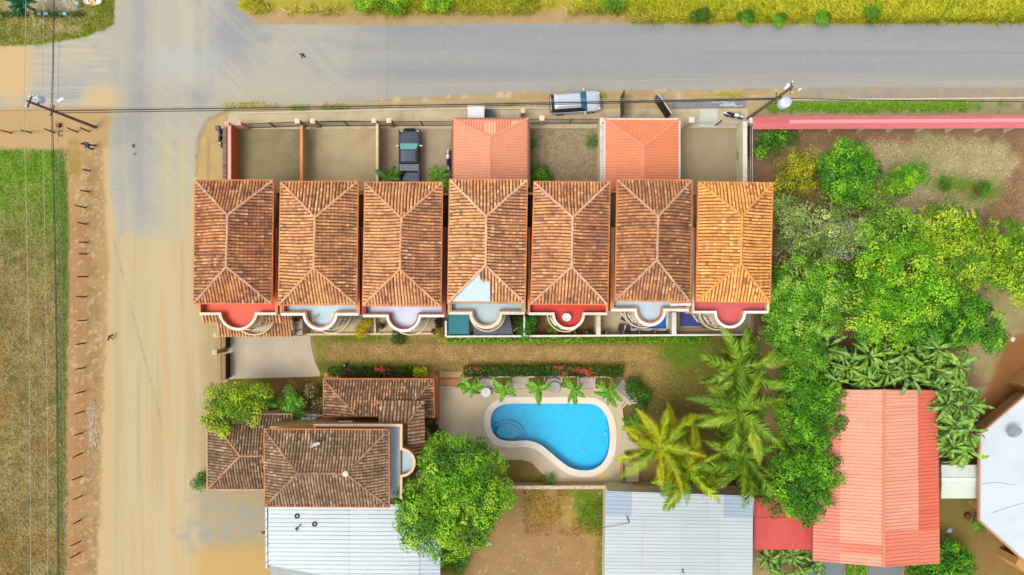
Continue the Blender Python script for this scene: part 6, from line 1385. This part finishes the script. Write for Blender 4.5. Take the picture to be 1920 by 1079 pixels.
for k in range(6):
    b = strap_leaf(1.9, .34, .8 + .18 * (k % 3), [(74, 128, 26), (92, 146, 36), (58, 106, 22), (116, 164, 56)] if k < 4 else [(124, 168, 40), (146, 184, 60), (98, 146, 30)], 400 + k); me = bpy.data.meshes.new('leaf'); me.from_pydata(b.v, [], b.f); at = me.attributes.new('tint', 'FLOAT_COLOR', 'FACE'); at.data.foreach_set('color', np.array([(*q, 1) for q in b.c], np.float32).ravel()); me.polygons.foreach_set('use_smooth', [True] * len(me.polygons)); me.update(); me.materials.append(attr_mat('glossy_leaves', .4, .25, .1, 2, 0, .4)); BAN.append(me)
def banana(label, px, h, nl, seed, sc=1.0, group='banana plants round the coral roof'):
    c = W(*px, h); rs = random.Random(seed); r = empty('banana_plant', (c.x, c.y, 0), label, 'plant', group); m = MB()
    for k in range(3): a = rs.uniform(0, 6.28); m.tube([(c.x + .25 * math.cos(a), c.y + .25 * math.sin(a), 0), (c.x + .08 * math.cos(a), c.y + .08 * math.sin(a), h * .85)], [.1, .06], 7)
    m.build('stem', pm('banana_stem', C(120, 130, 60), .8, .2, 3), r, 'stuff')
    for k in range(nl):
        o = bpy.data.objects.new('leaf', BAN[rs.randrange(6)]); COL.objects.link(o); o.parent = r; a = k * 2.4 + rs.uniform(-.4, .4); q = rs.uniform(.05, .5); o.location = (q * math.cos(a), q * math.sin(a), h * rs.uniform(.62, .98)); o.rotation_euler = (rs.uniform(-.5, .5), R(rs.uniform(-25, 25)), a); s = sc * rs.uniform(.5, 1.12); o.scale = (s, s, s)
BP = [(1535, 685, 'left end of the banana row, tall'), (1562, 658, 'upper left of the banana row'), (1598, 690, 'left of centre in the banana row'), (1572, 715, 'in front of the left end of the coral roof'), (1636, 668, 'behind the coral roof, under the broad green tree'), (1630, 712, 'overhanging the top left roof edge'), (1672, 700, 'above the coral ridge'), (1700, 665, 'back row above the ridge'), (1712, 706, 'overhanging the top right roof edge'), (1742, 678, 'back row right of the ridge'), (1772, 700, 'at the right corner of the coral roof'), (1768, 656, 'under the deep green tree'), (1802, 728, 'right bend of the banana row, upper'), (1806, 690, 'outer upper right of the banana row'), (1788, 762, 'right of the coral roof, upper'), (1822, 762, 'outer right of the banana row'), (1795, 800, 'right of the coral roof, middle'), (1826, 812, 'outer right middle of the banana row'), (1792, 838, 'right of the coral roof, lower'), (1822, 850, 'lower right end of the banana row'), (1775, 735, 'inside the bend of the banana row')]
for k_, (x, y, lb) in enumerate(BP): banana('broad leaved banana plant, ' + lb, (x, y), random.uniform(4.2, 5.6), 34, 500 + k_)
for k_, (x, y, lb) in enumerate(((1445, 1052, 'left'), (1488, 1045, 'middle'), (1530, 1060, 'right'), (1470, 1085, 'bottom'), (1515, 1085, 'bottom right'))): banana('curly leaved plant below the red lean-to, %s of the clump' % lb, (x, y), 2.4, 26, 560 + k_, .85, 'curly plants below the red lean-to')
for k_, (x, y) in enumerate(((1594, 1066), (1616, 1066))): hedge('narrow green plant trough below the coral roof, %s one' % ('left', 'right')[k_], x - 7, x + 7, y - 8, y + 30, .6, G_BRIGHT, 120 + k_)
for k_, (x, y, rr, lb) in enumerate(((716, 612, .3, 'left on the third patio'), (820, 604, .3, 'right on the third patio'), (823, 612, .26, 'lowest right on the third patio'), (827, 600, .22, 'against the teal awning wall'), (815, 622, .2, 'smallest, at the lawn edge'))):
    c = W(x, y, .5); r = empty('potted_plant', (c.x, c.y, .06), 'dark potted plant, ' + lb, 'potted plant', 'potted plants on the patio'); m = MB(); m.lathe((c.x, c.y, .06), [(rr * .6, 0), (rr * .85, .35), (rr * .9, .4)], 12); m.build('pot', pm('clay_pot', C(120, 76, 50), .8, .15), r); crown('foliage', r, [(c.x, c.y, .6, rr, rr, .3)], 160, .14, [(58, 60, 26), (74, 70, 34), (44, 46, 22)], 700 + k_, .14)
# ------------------------------------------------------------------ poles, wires, fence posts, people and small things
WOOD = pm('grey_wood', C(112, 92, 66), .9, .25, 4, .4); POLEM = pm('pole_concrete', C(112, 102, 78), .9, .2, 3, .2); STEELB = pm('pale_blue_steel', C(204, 216, 232), .45, .08, 2)
def upole(label, base, top, h, arm_h, dx):
    b = W(*base); r = empty('utility_pole', (b.x, b.y, 0), label, 'utility pole', 'utility poles'); m = MB(); m.tube([(b.x, b.y, 0), (b.x, b.y, h)], [.15, .1], 10); m.build('pole', POLEM, r)
    for z in (h - .25, arm_h): m = MB(); m.bar((b.x + dx[0] * -.5, b.y + dx[1] * -.5, z), (b.x + dx[0] * .5, b.y + dx[1] * .5, z), .09, .11); a = m.build('cross_arm', WOOD, r)
    for t in (-.42, 0, .42): m = MB(); m.lathe((b.x + dx[0] * t, b.y + dx[1] * t, h - .19), [(.05, 0), (.07, .06), (.04, .12), (.06, .18)], 8); m.build('insulator', pm('porcelain', C(236, 236, 230), .2, .04), r)
    return r, b
p1, b1 = upole('leaning looking utility pole on the bare ground left of the dirt road', (179, 239), None, 9.0, 6.0, (.35, .94)); p2, b2 = upole('utility pole with large pale transformer beside the pink roofed wall', (1402, 223), None, 10.2, 6.9, (0.05, 1))
def transformer(r, b, z, off, rr=.4, hh=.9):
    c = b + Vector(off); m = MB(); m.lathe((c.x, c.y, z), [(rr * .9, 0), (rr, .06), (rr, hh - .08), (rr * .8, hh), (rr * .3, hh + .05)], 18); t = m.build('transformer', STEELB, r)
    for a in (0.4, 2.2, 4.1): m = MB(); m.lathe((c.x + .18 * math.cos(a), c.y + .18 * math.sin(a), z + hh), [(.05, 0), (.07, .08), (.03, .2)], 8); m.build('bushing', pm('porcelain', C(236, 236, 230)), t)
    m = MB(); m.bar((b.x, b.y, z + hh * .5), (c.x, c.y, z + hh * .5), .1, .1); m.build('bracket', IRON, r)
def lamp_arm(r, b, z, to, name='street_lamp_head'):
    m = MB(); e = Vector(to); m.tube([(b.x, b.y, z), (b.x + (e.x - b.x) * .5, b.y + (e.y - b.y) * .5, e.z + .25), e], .035, 6); a = m.build('lamp_arm', GREYIRON, r)
    d = (e - b); d.z = 0; d.normalize(); m = MB(); q = math.atan2(d.y, d.x); m.box(e + d * .25, (.62, .26, .12), q); m.box(e + d * .25 + Vector((0, 0, .08)), (.44, .18, .06), q); m.build('lamp_head', pm('lamp_white', C(236, 238, 240), .4, .05), a)
transformer(p1, b1, 7.4, (.1, .5, 0), .3, .7); transformer(p2, b2, 7.2, (.35, -.62, 0), .46, 1.0); lamp_arm(p1, b1, 6.3, W(109, 191, 6.7)); lamp_arm(p2, b2, 7.6, W(1472, 168, 7.9))
m = MB(); c = W(1499, 168.5, 10.0); m.lathe((c.x, c.y, 9.9), [(.1, 0), (.12, .2), (.06, .34)], 10); m.build('fuse', pm('porcelain', C(236, 236, 230)), p2)
WD = pm('cable_black', C(52, 52, 52), .6, .1); WLT = pm('cable_pale', C(186, 176, 150), .5, .1)
def wire(label, a, b, r, mat, sag=.35, n=14):
    a, b = Vector(a), Vector(b); m = MB(); m.tube([a.lerp(b, k / n) - Vector((0, 0, sag * 4 * (k / n) * (1 - k / n))) for k in range(n + 1)], r, 5); return tag(m.build('power_line', mat), label, 'power line', 'overhead lines')
z1, z2 = 6.0, 6.9; A = Vector((b1.x, b1.y, 0)); B = Vector((b2.x, b2.y, 0)); U = Vector((0, 0, 1)); E_ = Vector((62, b2.y - .3, 0)); Nn = Vector((b1.x - .3, 48, 0)); Ss = Vector((b1.x + .4, -48, 0)); Wst = Vector((-75, b1.y - .3, 0))
wire('thick dark cable bundle between the two poles along the front yards', A + U * z1, B + U * z2, .05, WD, .25); wire('second dark cable just below the bundle along the front yards', A + U * (z1 - .35) + Vector((0, -.1, 0)), B + U * (z2 - .35), .035, WD, .3); wire('grey cable just above the bundle along the front yards', A + U * (z1 + .3) + Vector((0, .1, 0)), B + U * (z2 + .3), .022, pm('cable_grey', C(150, 146, 136), .5, .1), .25)
wire('thin pale line between the two pole tops along the road edge', A + U * 9.0 + Vector((.25, .75, 0)), B + U * 10.2 + Vector((0, .8, 0)), .018, WLT, .4); wire('thin pale inner line between the poles', A + U * 7.2, B + U * 7.8, .014, WLT, .3)
wire('pale line running off to the east from the transformer pole', B + U * 10.2 + Vector((0, .8, 0)), E_ + U * 9.8, .018, WLT, .4); wire('dark cable running off to the east from the transformer pole', B + U * z2, E_ + U * 6.8, .035, WD, .4); wire('pale line running off to the west from the corner pole', A + U * 8.9 + Vector((0, .3, 0)), Wst + U * 8.6, .014, WLT, .3); wire('thin dark line running off to the west from the corner pole', A + U * 6.2, Wst + U * 6.2, .014, WD, .3)
for nm, e, dd in (('north', Nn, 0), ('south', Ss, 0)):
    wire('outermost pale line along the field, running %s from the corner pole' % nm, A + U * 9.0 + Vector((-.3, 0, 0)), e + U * 9.0 + Vector((-.3, 0, 0)), .022, WLT, .5); wire('inner pale line along the field, running %s from the corner pole' % nm, A + U * 7.3 + Vector((0, 0, 0)), e + U * 7.3 + Vector((-.1, 0, 0)), .02, WLT, .5)
    wire('dark cable along the field edge, running %s from the corner pole' % nm, A + U * 6.0, e + U * 6.0, .034, WD, .45); wire('thin grey cable beside the dark one, running %s from the corner pole' % nm, A + U * 5.5 + Vector((.1, 0, 0)), e + U * 5.4 + Vector((.15, 0, 0)), .018, pm('cable_grey', C(150, 146, 136)), .45); wire('second dark cable along the field edge, running %s from the corner pole' % nm, A + U * 5.8 + Vector((-.25, 0, 0)), e + U * 5.9 + Vector((-.2, 0, 0)), .02, WD, .5)
# wooden post fences
def post_fence(label, bases, h):
    r = empty('wooden_post_fence', W(*bases[0]), label, 'fence', None); pts = []
    for (x, y) in bases:
        p = W(x, y); hh = h * random.uniform(.8, 1.12); tilt = Vector((random.uniform(-.08, .08), random.uniform(-.08, .08), 0)); m = MB(); m.tube([p, p + Vector((0, 0, hh * .5)) + tilt * .4, p + Vector((0, 0, hh)) + tilt], [.075, .065, .055], 7); m.build('post', pm('dark_post', C(96, 72, 48), .9, .3, 5, .4), r); pts.append((p, hh, tilt))
    for z in (.35, .7, 1.0):
        m = MB(); m.tube([p + Vector((0, 0, z * hh / h)) + t * z / hh for p, hh, t in pts], .006, 4); m.build('barbed_wire', pm('rusty_wire', C(120, 100, 80), .8, .2), r)
post_fence('row of short wooden posts with wire along the dirt road side of the field', [(168, 321), (167, 360), (161, 390), (161, 421), (164, 455), (163, 477), (163, 519), (161, 557), (160, 601), (158, 644), (158, 690), (158, 734), (157, 772), (154, 812), (154, 850), (154, 893), (153, 930), (152, 975), (151, 1015), (149, 1037)], 1.35)
post_fence('short row of wooden posts along the top of the field', [(-16, 251), (22, 250), (58, 249), (102, 249), (145, 248), (167, 247)], 1.4)

# people: one continuous skinned body each, clothes as children
def skinned(name, vs, es, rad, mat, parent, sub=1, rootv=0):
    me = bpy.data.meshes.new(name); me.from_pydata(vs, es, []); o = new_obj(name, me, parent, [mat]); mod = o.modifiers.new('skin', 'SKIN'); me.skin_vertices[0].data
    for k, q in enumerate(rad): me.skin_vertices[0].data[k].radius = (q if isinstance(q, tuple) else (q, q)); me.skin_vertices[0].data[k].use_root = (k == rootv)
    s = o.modifiers.new('sub', 'SUBSURF'); s.levels = sub; s.render_levels = sub
    for p in me.polygons: p.use_smooth = True
    return o
SKIN = pm('skin', C(150, 100, 70), .6, .08)
def person(label, base, rz, shirt, trousers, hair, arms, step=.12):
    r = empty('person', base, label, 'person'); L = arms[0]; Q = arms[1]
    V = [(0, 0, .95), (0, 0, 1.15), (0, 0, 1.38), (0, 0, 1.5), (.03, 0, 1.58), (.03, 0, 1.7), (0, .17, 1.42), L[0], L[1], (0, -.17, 1.42), Q[0], Q[1], (0, .09, .9), (step, .1, .5), (step * .4, .1, .08), (step * .4 + .16, .11, .04), (0, -.09, .9), (-step * .5, -.1, .5), (-step * 1.4, -.1, .08), (-step * 1.4 + .16, -.11, .04)]
    Ed = [(0, 1), (1, 2), (2, 3), (3, 4), (4, 5), (2, 6), (6, 7), (7, 8), (2, 9), (9, 10), (10, 11), (0, 12), (12, 13), (13, 14), (14, 15), (0, 16), (16, 17), (17, 18), (18, 19)]
    rad = [(.14, .1), (.12, .09), (.15, .1), .055, (.075, .085), (.08, .09), .065, .045, .034, .065, .045, .034, .085, .06, .042, .035, .085, .06, .042, .035]
    V = list(V)
    for hand, el in ((8, 7), (11, 10)):
        h = Vector(V[hand]); d = (h - Vector(V[el])).normalized(); s = d.cross(Vector((0, 0, 1))).normalized(); palm_i = len(V); V.append(tuple(h + d * .08)); Ed.append((hand, palm_i)); rad.append((.034, .018))
        for f in range(5):
            sp = (f - 2) * .018; ln = (.055, .075, .08, .075, .05)[f]
            if f == 0: a = h + d * .03 + s * -.05; e2 = a + d * .03 - s * .02
            else: a = h + d * (.08 + ln * .6) + s * sp; e2 = a + d * ln * .5 - Vector((0, 0, .015))
            i = len(V); V += [tuple(a), tuple(e2)]; Ed += [(palm_i if f else hand, i), (i, i + 1)]; rad += [.009, .008]
    skinned('body', V, Ed, rad, SKIN, r)
    sub = [0, 1, 2, 3, 6, 7, 9, 10]; im = {k: i for i, k in enumerate(sub)}; sv = [V[k] for k in sub]; sv[3] = (0, 0, 1.46); sv[0] = (0, 0, .93); sv[5] = tuple(Vector(V[6]).lerp(Vector(V[7]), .95)); sv[7] = tuple(Vector(V[9]).lerp(Vector(V[10]), .95))
    skinned('shirt', sv, [(im[a], im[b]) for a, b in Ed[:19] if a in im and b in im], [(.17, .13), (.15, .12), (.18, .13), .075, .09, .065, .09, .065], shirt, r)
    sub = [0, 12, 13, 14, 16, 17, 18]; im = {k: i for i, k in enumerate(sub)}; skinned('trousers', [V[k] for k in sub], [(im[a], im[b]) for a, b in Ed[:19] if a in im and b in im], [(.155, .12), .105, .08, .062, .105, .08, .062], trousers, r)
    for k in (15, 19): m = MB(); x, y, z = V[k]; m.prism([(x - .2, y - .045), (x + .02, y - .05), (x + .09, y), (x + .02, y + .05), (x - .2, y + .045)], 0, .09); o = m.build('shoe', IRON, None); o.parent = r
    m = MB(); m.lathe((.02, 0, 1.66), [(.102, 0), (.108, .05), (.09, .11), (.04, .14)], 12); o = m.build('hair', hair, None); o.parent = r
    m = MB(); m.box((.125, 0, 1.64), (.03, .025, .04)); [m.box((.112, s * .035, 1.665), (.012, .02, .012)) for s in (-1, 1)]; m.box((.112, 0, 1.6), (.012, .05, .012)); o = m.build('face_features', pm('face_dark', C(110, 66, 50), .6, .05), None, 'stuff'); o.parent = r
    r.rotation_euler = (0, 0, rz); return r
a = W(1229, 191); person('person in royal blue shirt holding the slanting black gate', (a.x, a.y + .1, .004), R(-110), pm('royal_blue', C(30, 66, 170), .8, .1), pm('navy_cloth', C(34, 38, 60), .8, .1), pm('pale_cap', C(170, 196, 214), .7, .08), (((.22, .2, 1.2), (.42, .14, 1.25)), ((.14, -.26, 1.16), (.1, -.34, .94))))
a = W(176, 277); person('person in violet blue shirt walking at the corner of the field', (a.x, a.y, .004), R(200), pm('violet_blue', C(110, 116, 206), .8, .1), pm('dark_cloth', C(50, 44, 42), .8, .1), pm('dark_hair', C(34, 28, 26), .8, .1), (((.12, .22, 1.14), (.26, .2, .96)), ((-.1, -.22, 1.14), (-.12, -.24, .9))), .2)
# dog
a = W(646, 686); dg = empty('dog', (a.x, a.y, .02), 'black and white dog on the lawn beside the dark clipped hedge', 'dog', None, R(230))
DV = [(-.22, 0, .36), (-.05, 0, .37), (.16, 0, .39), (.28, 0, .48), (.38, 0, .56), (.5, 0, .53), (-.24, .09, .3), (-.2, .1, .2), (-.28, .1, .11), (-.25, .1, .02), (-.24, -.09, .3), (-.16, -.1, .2), (-.24, -.1, .11), (-.21, -.1, .02), (.17, .09, .3), (.18, .09, .15), (.19, .09, .02), (.17, -.09, .3), (.22, -.09, .15), (.23, -.09, .02), (-.36, 0, .42), (-.46, .03, .52), (.36, .07, .63), (.36, -.07, .63)]
DE = [(0, 1), (1, 2), (2, 3), (3, 4), (4, 5), (0, 6), (6, 7), (7, 8), (8, 9), (0, 10), (10, 11), (11, 12), (12, 13), (2, 14), (14, 15), (15, 16), (2, 17), (17, 18), (18, 19), (0, 20), (20, 21), (4, 22), (4, 23)]
skinned('body', DV, DE, [(.1, .11), (.1, .1), (.11, .14), .08, (.075, .08), .04, .06, .04, .026, .024, .06, .04, .026, .024, .05, .032, .025, .05, .032, .025, .03, .015, .02, .02], pm('dog_black', C(36, 30, 30), .8, .2), dg)
for nm, c, s in (('collar_patch', (.27, 0, .46), (.1, .24, .2)), ('back_patch', (-.1, .02, .4), (.2, .24, .16)), ('muzzle_patch', (.46, 0, .57), (.12, .09, .06))):
    m = MB(); m.lathe((0, 0, 0), [(.05, -.5), (.4, -.35), (.5, 0), (.4, .35), (.05, .5)], 12); m.v = [(c[0] + v[0] * s[0], c[1] + v[1] * s[1], c[2] + v[2] * s[2]) for v in m.v]; o = m.build(nm, pm('dog_white', C(226, 216, 206), .8, .08)); o.parent = dg
def bird(label, px, z, rz, s=1.0):
    a = W(*px, z); r = empty('bird', (a.x, a.y, z), label, 'bird', 'black birds'); m = MB(); m.tube([(-.22, 0, .08), (-.1, 0, .1), (.05, 0, .11), (.16, 0, .13), (.24, 0, .12)], [.02, .06, .07, .045, .01], 8); m.v = [tuple(Vector(v) * s) for v in m.v]; o = m.build('body', pm('feather_black', C(24, 22, 22), .7, .1)); o.parent = r
    for t in (-1, 1): m = MB(); m.add([Vector(v) * s for v in ((.08, t * .05, .13), (-.06, t * .05, .13), (-.16, t * .3, .12), (-.06, t * .42, .13), (.04, t * .26, .14), (.08, t * .05, .115), (-.06, t * .05, .115), (-.16, t * .3, .105), (-.06, t * .42, .115), (.04, t * .26, .125))], [(0, 1, 2, 3, 4), (9, 8, 7, 6, 5), (0, 1, 6, 5), (1, 2, 7, 6), (2, 3, 8, 7), (3, 4, 9, 8), (4, 0, 5, 9)]); o = m.build('wing', pm('feather_black', C(24, 22, 22))); o.parent = r
    m = MB(); m.add([Vector(v) * s for v in ((-.2, -.03, .08), (-.36, -.07, .08), (-.36, .07, .08), (-.2, .03, .08), (-.28, 0, .06))], [(0, 1, 2, 3), (4, 1, 0), (4, 2, 1), (4, 3, 2), (4, 0, 3)]); o = m.build('tail', pm('feather_black', C(24, 22, 22))); o.parent = r; r.rotation_euler = (0, 0, rz)
bird('black bird over the dirt road left of the corner house', (207, 632), .3, R(140), 1.0); bird('black bird on the paved road near the crossing', (568, 104), .02, R(60), .8); bird('black bird on the asphalt of the side road, the upper one', (251, 274), .02, R(10), .55); bird('black bird on the asphalt of the side road, the lower one', (253, 289), .02, R(100), .35)
# white stones and rubble heap by the fence
rs = random.Random(5); st = MB()
for k in range(420):
    x, y = (rs.gauss(176, 5), rs.uniform(752, 838)) if k < 300 else (rs.gauss(172, 9), rs.uniform(770, 880)); p = W(x, y); s = rs.uniform(.03, .09); st.col = tuple(np.array(C(220, 206, 190)) * rs.uniform(.7, 1.1)); st.box((p.x, p.y, s * .4), (s, s * rs.uniform(.6, 1), s * .8), rs.uniform(0, 3))
tag(st.build('rubble', attr_mat('paver', .9), None, None, True), 'strip of white rubble between the fence and the dirt road', 'rubble', kind='stuff')
st = MB()
for k in range(260):
    x, y = (rs.uniform(840, 1130), rs.uniform(925, 1078)) if k < 130 else ((rs.uniform(1060, 1900), rs.uniform(10, 44)) if k < 200 else (rs.uniform(140, 200), rs.uniform(300, 1070))); p = W(x, y); s = rs.uniform(.03, .09); st.col = tuple(np.array(C(222, 210, 186)) * rs.uniform(.7, 1.1)); st.box((p.x, p.y, s * .3), (s, s * rs.uniform(.5, 1), s * .6), rs.uniform(0, 3))
tag(st.build('litter', attr_mat('paver', .9), None, None, True), 'scattered pale stones and scraps on bare ground', 'litter', kind='stuff')
for (x, y, lb) in ((917, 1021, 'crumpled white sack on the bare plot beside the big round tree'), (1780, 995, 'pale blue plastic sheet on the grass behind the coral roof'), (1830, 990, 'tan stone by the wall of the white building'), (1899, 637, 'white stone on the brown soil at the right edge, upper')):
    p = W(x, y); m = MB(); n = 9; pts = [(p.x + rs.uniform(.16, .34) * math.cos(2 * math.pi * k / n), p.y + rs.uniform(.12, .26) * math.sin(2 * math.pi * k / n), rs.uniform(.01, .05)) for k in range(n)]; c = (p.x, p.y, .13); low = [(q[0], q[1], .003) for q in pts]
    m.add(pts + low + [c], [(k, (k + 1) % n, 2 * n) for k in range(n)] + [(n + k, n + (k + 1) % n, (k + 1) % n, k) for k in range(n)]); tag(m.build('scrap_sheet', pm('pale_blue_plastic', C(186, 200, 222), .5, .1, 5) if 'blue' in lb else pm('sack_white' if 'white' in lb else 'stone_tan', C(230, 222, 208) if 'white' in lb else C(196, 160, 116), .8, .1, 5)), lb, 'scrap')
m = MB(); p = W(112, 236); m.box((p.x, p.y, .16), (.3, .34, .3), .1); r = empty('supply_box', (p.x, p.y, 0), 'small red and black box on the bare ground by the corner pole', 'box'); m.build('box', pm('box_black', C(50, 34, 32), .6, .1), r); m = MB(); m.box((p.x, p.y + .05, .33), (.32, .26, .05), .1); m.build('lid', pm('box_red', C(176, 56, 44), .5, .1), r)
m = MB(); p = W(114, 251); m.tube([(p.x + .22 * math.cos(t), p.y + .24 * math.sin(t), .05) for t in [R(40 + 290 * k / 16) for k in range(17)]], .035, 6); tag(m.build('cable_coil', WD), 'open black ring of cable on the bare ground below the red box', 'cable')
# corner garden: yellow slide, white basins, blue edging stakes
r = empty('playground_slide', W(177, 4), 'yellow plastic slide cut by the top edge in the corner garden', 'slide'); a, b = W(173, -14), W(178, 12); m = MB(); d = (b - a).normalized(); s = Vector((-d.y, d.x, 0))
rows = []
for t in [k / 8 for k in range(9)]: c = a.lerp(b, t) + Vector((0, 0, 1.2 * (1 - t) ** 1.3 + .12)); rows.append([c + s * .3 + U * .14, c + s * .24, c - s * .24, c - s * .3 + U * .14, c - s * .3 + U * -.06, c + s * .3 + U * -.06])
for i in range(8):
    for k in range(6): m.face([rows[i][k], rows[i + 1][k], rows[i + 1][(k + 1) % 6], rows[i][(k + 1) % 6]])
m.face(rows[-1]); m.build('chute', pm('slide_yellow', C(246, 190, 20), .4, .06), r); m = MB()
for k in (-1, 1): m.tube([a + s * k * .25, a + s * k * .25 + U * 1.4], .04, 6)
m.build('ladder', GREYIRON, r)
for k_, (x, lb) in enumerate(((169, 'left'), (187, 'right'))):
    p = W(x, 3); m = MB(); m.lathe((p.x, p.y, 0), [(.3, 0), (.4, .2), (.42, .4), (.34, .42), (.3, .3)], 16); tag(m.build('white_basin', DW), 'round white basin on the %s of the yellow slide' % lb, 'basin')
for k_, x in enumerate((3, 82, 95, 129, 152)): p = W(x, 31 if x < 140 else 12); m = MB(); m.box((p.x, p.y, .3), (.22, .16, .6), .2); m.box((p.x, p.y, .63), (.3, .24, .06), .2); tag(m.build('edging_stone', pm('pale_blue_paint', C(150, 196, 214), .7, .12)), 'pale blue painted edging stone of the corner garden, number %s from the left' % ('one', 'two', 'three', 'four', 'five')[k_], 'edging stone', 'blue edging stones')
for (x, y, rr) in ((1843, 956, .26), (1811, 966, .24)): pass
p = W(1811, 967); m = MB(); m.lathe((p.x, p.y, 0), [(.22, 0), (.28, .3), (.3, .32), (.2, .3)], 14); tag(m.build('clay_ring_pot', pm('clay_pot', C(150, 112, 84), .8, .15)), 'round clay pot among weeds by the white building', 'pot')
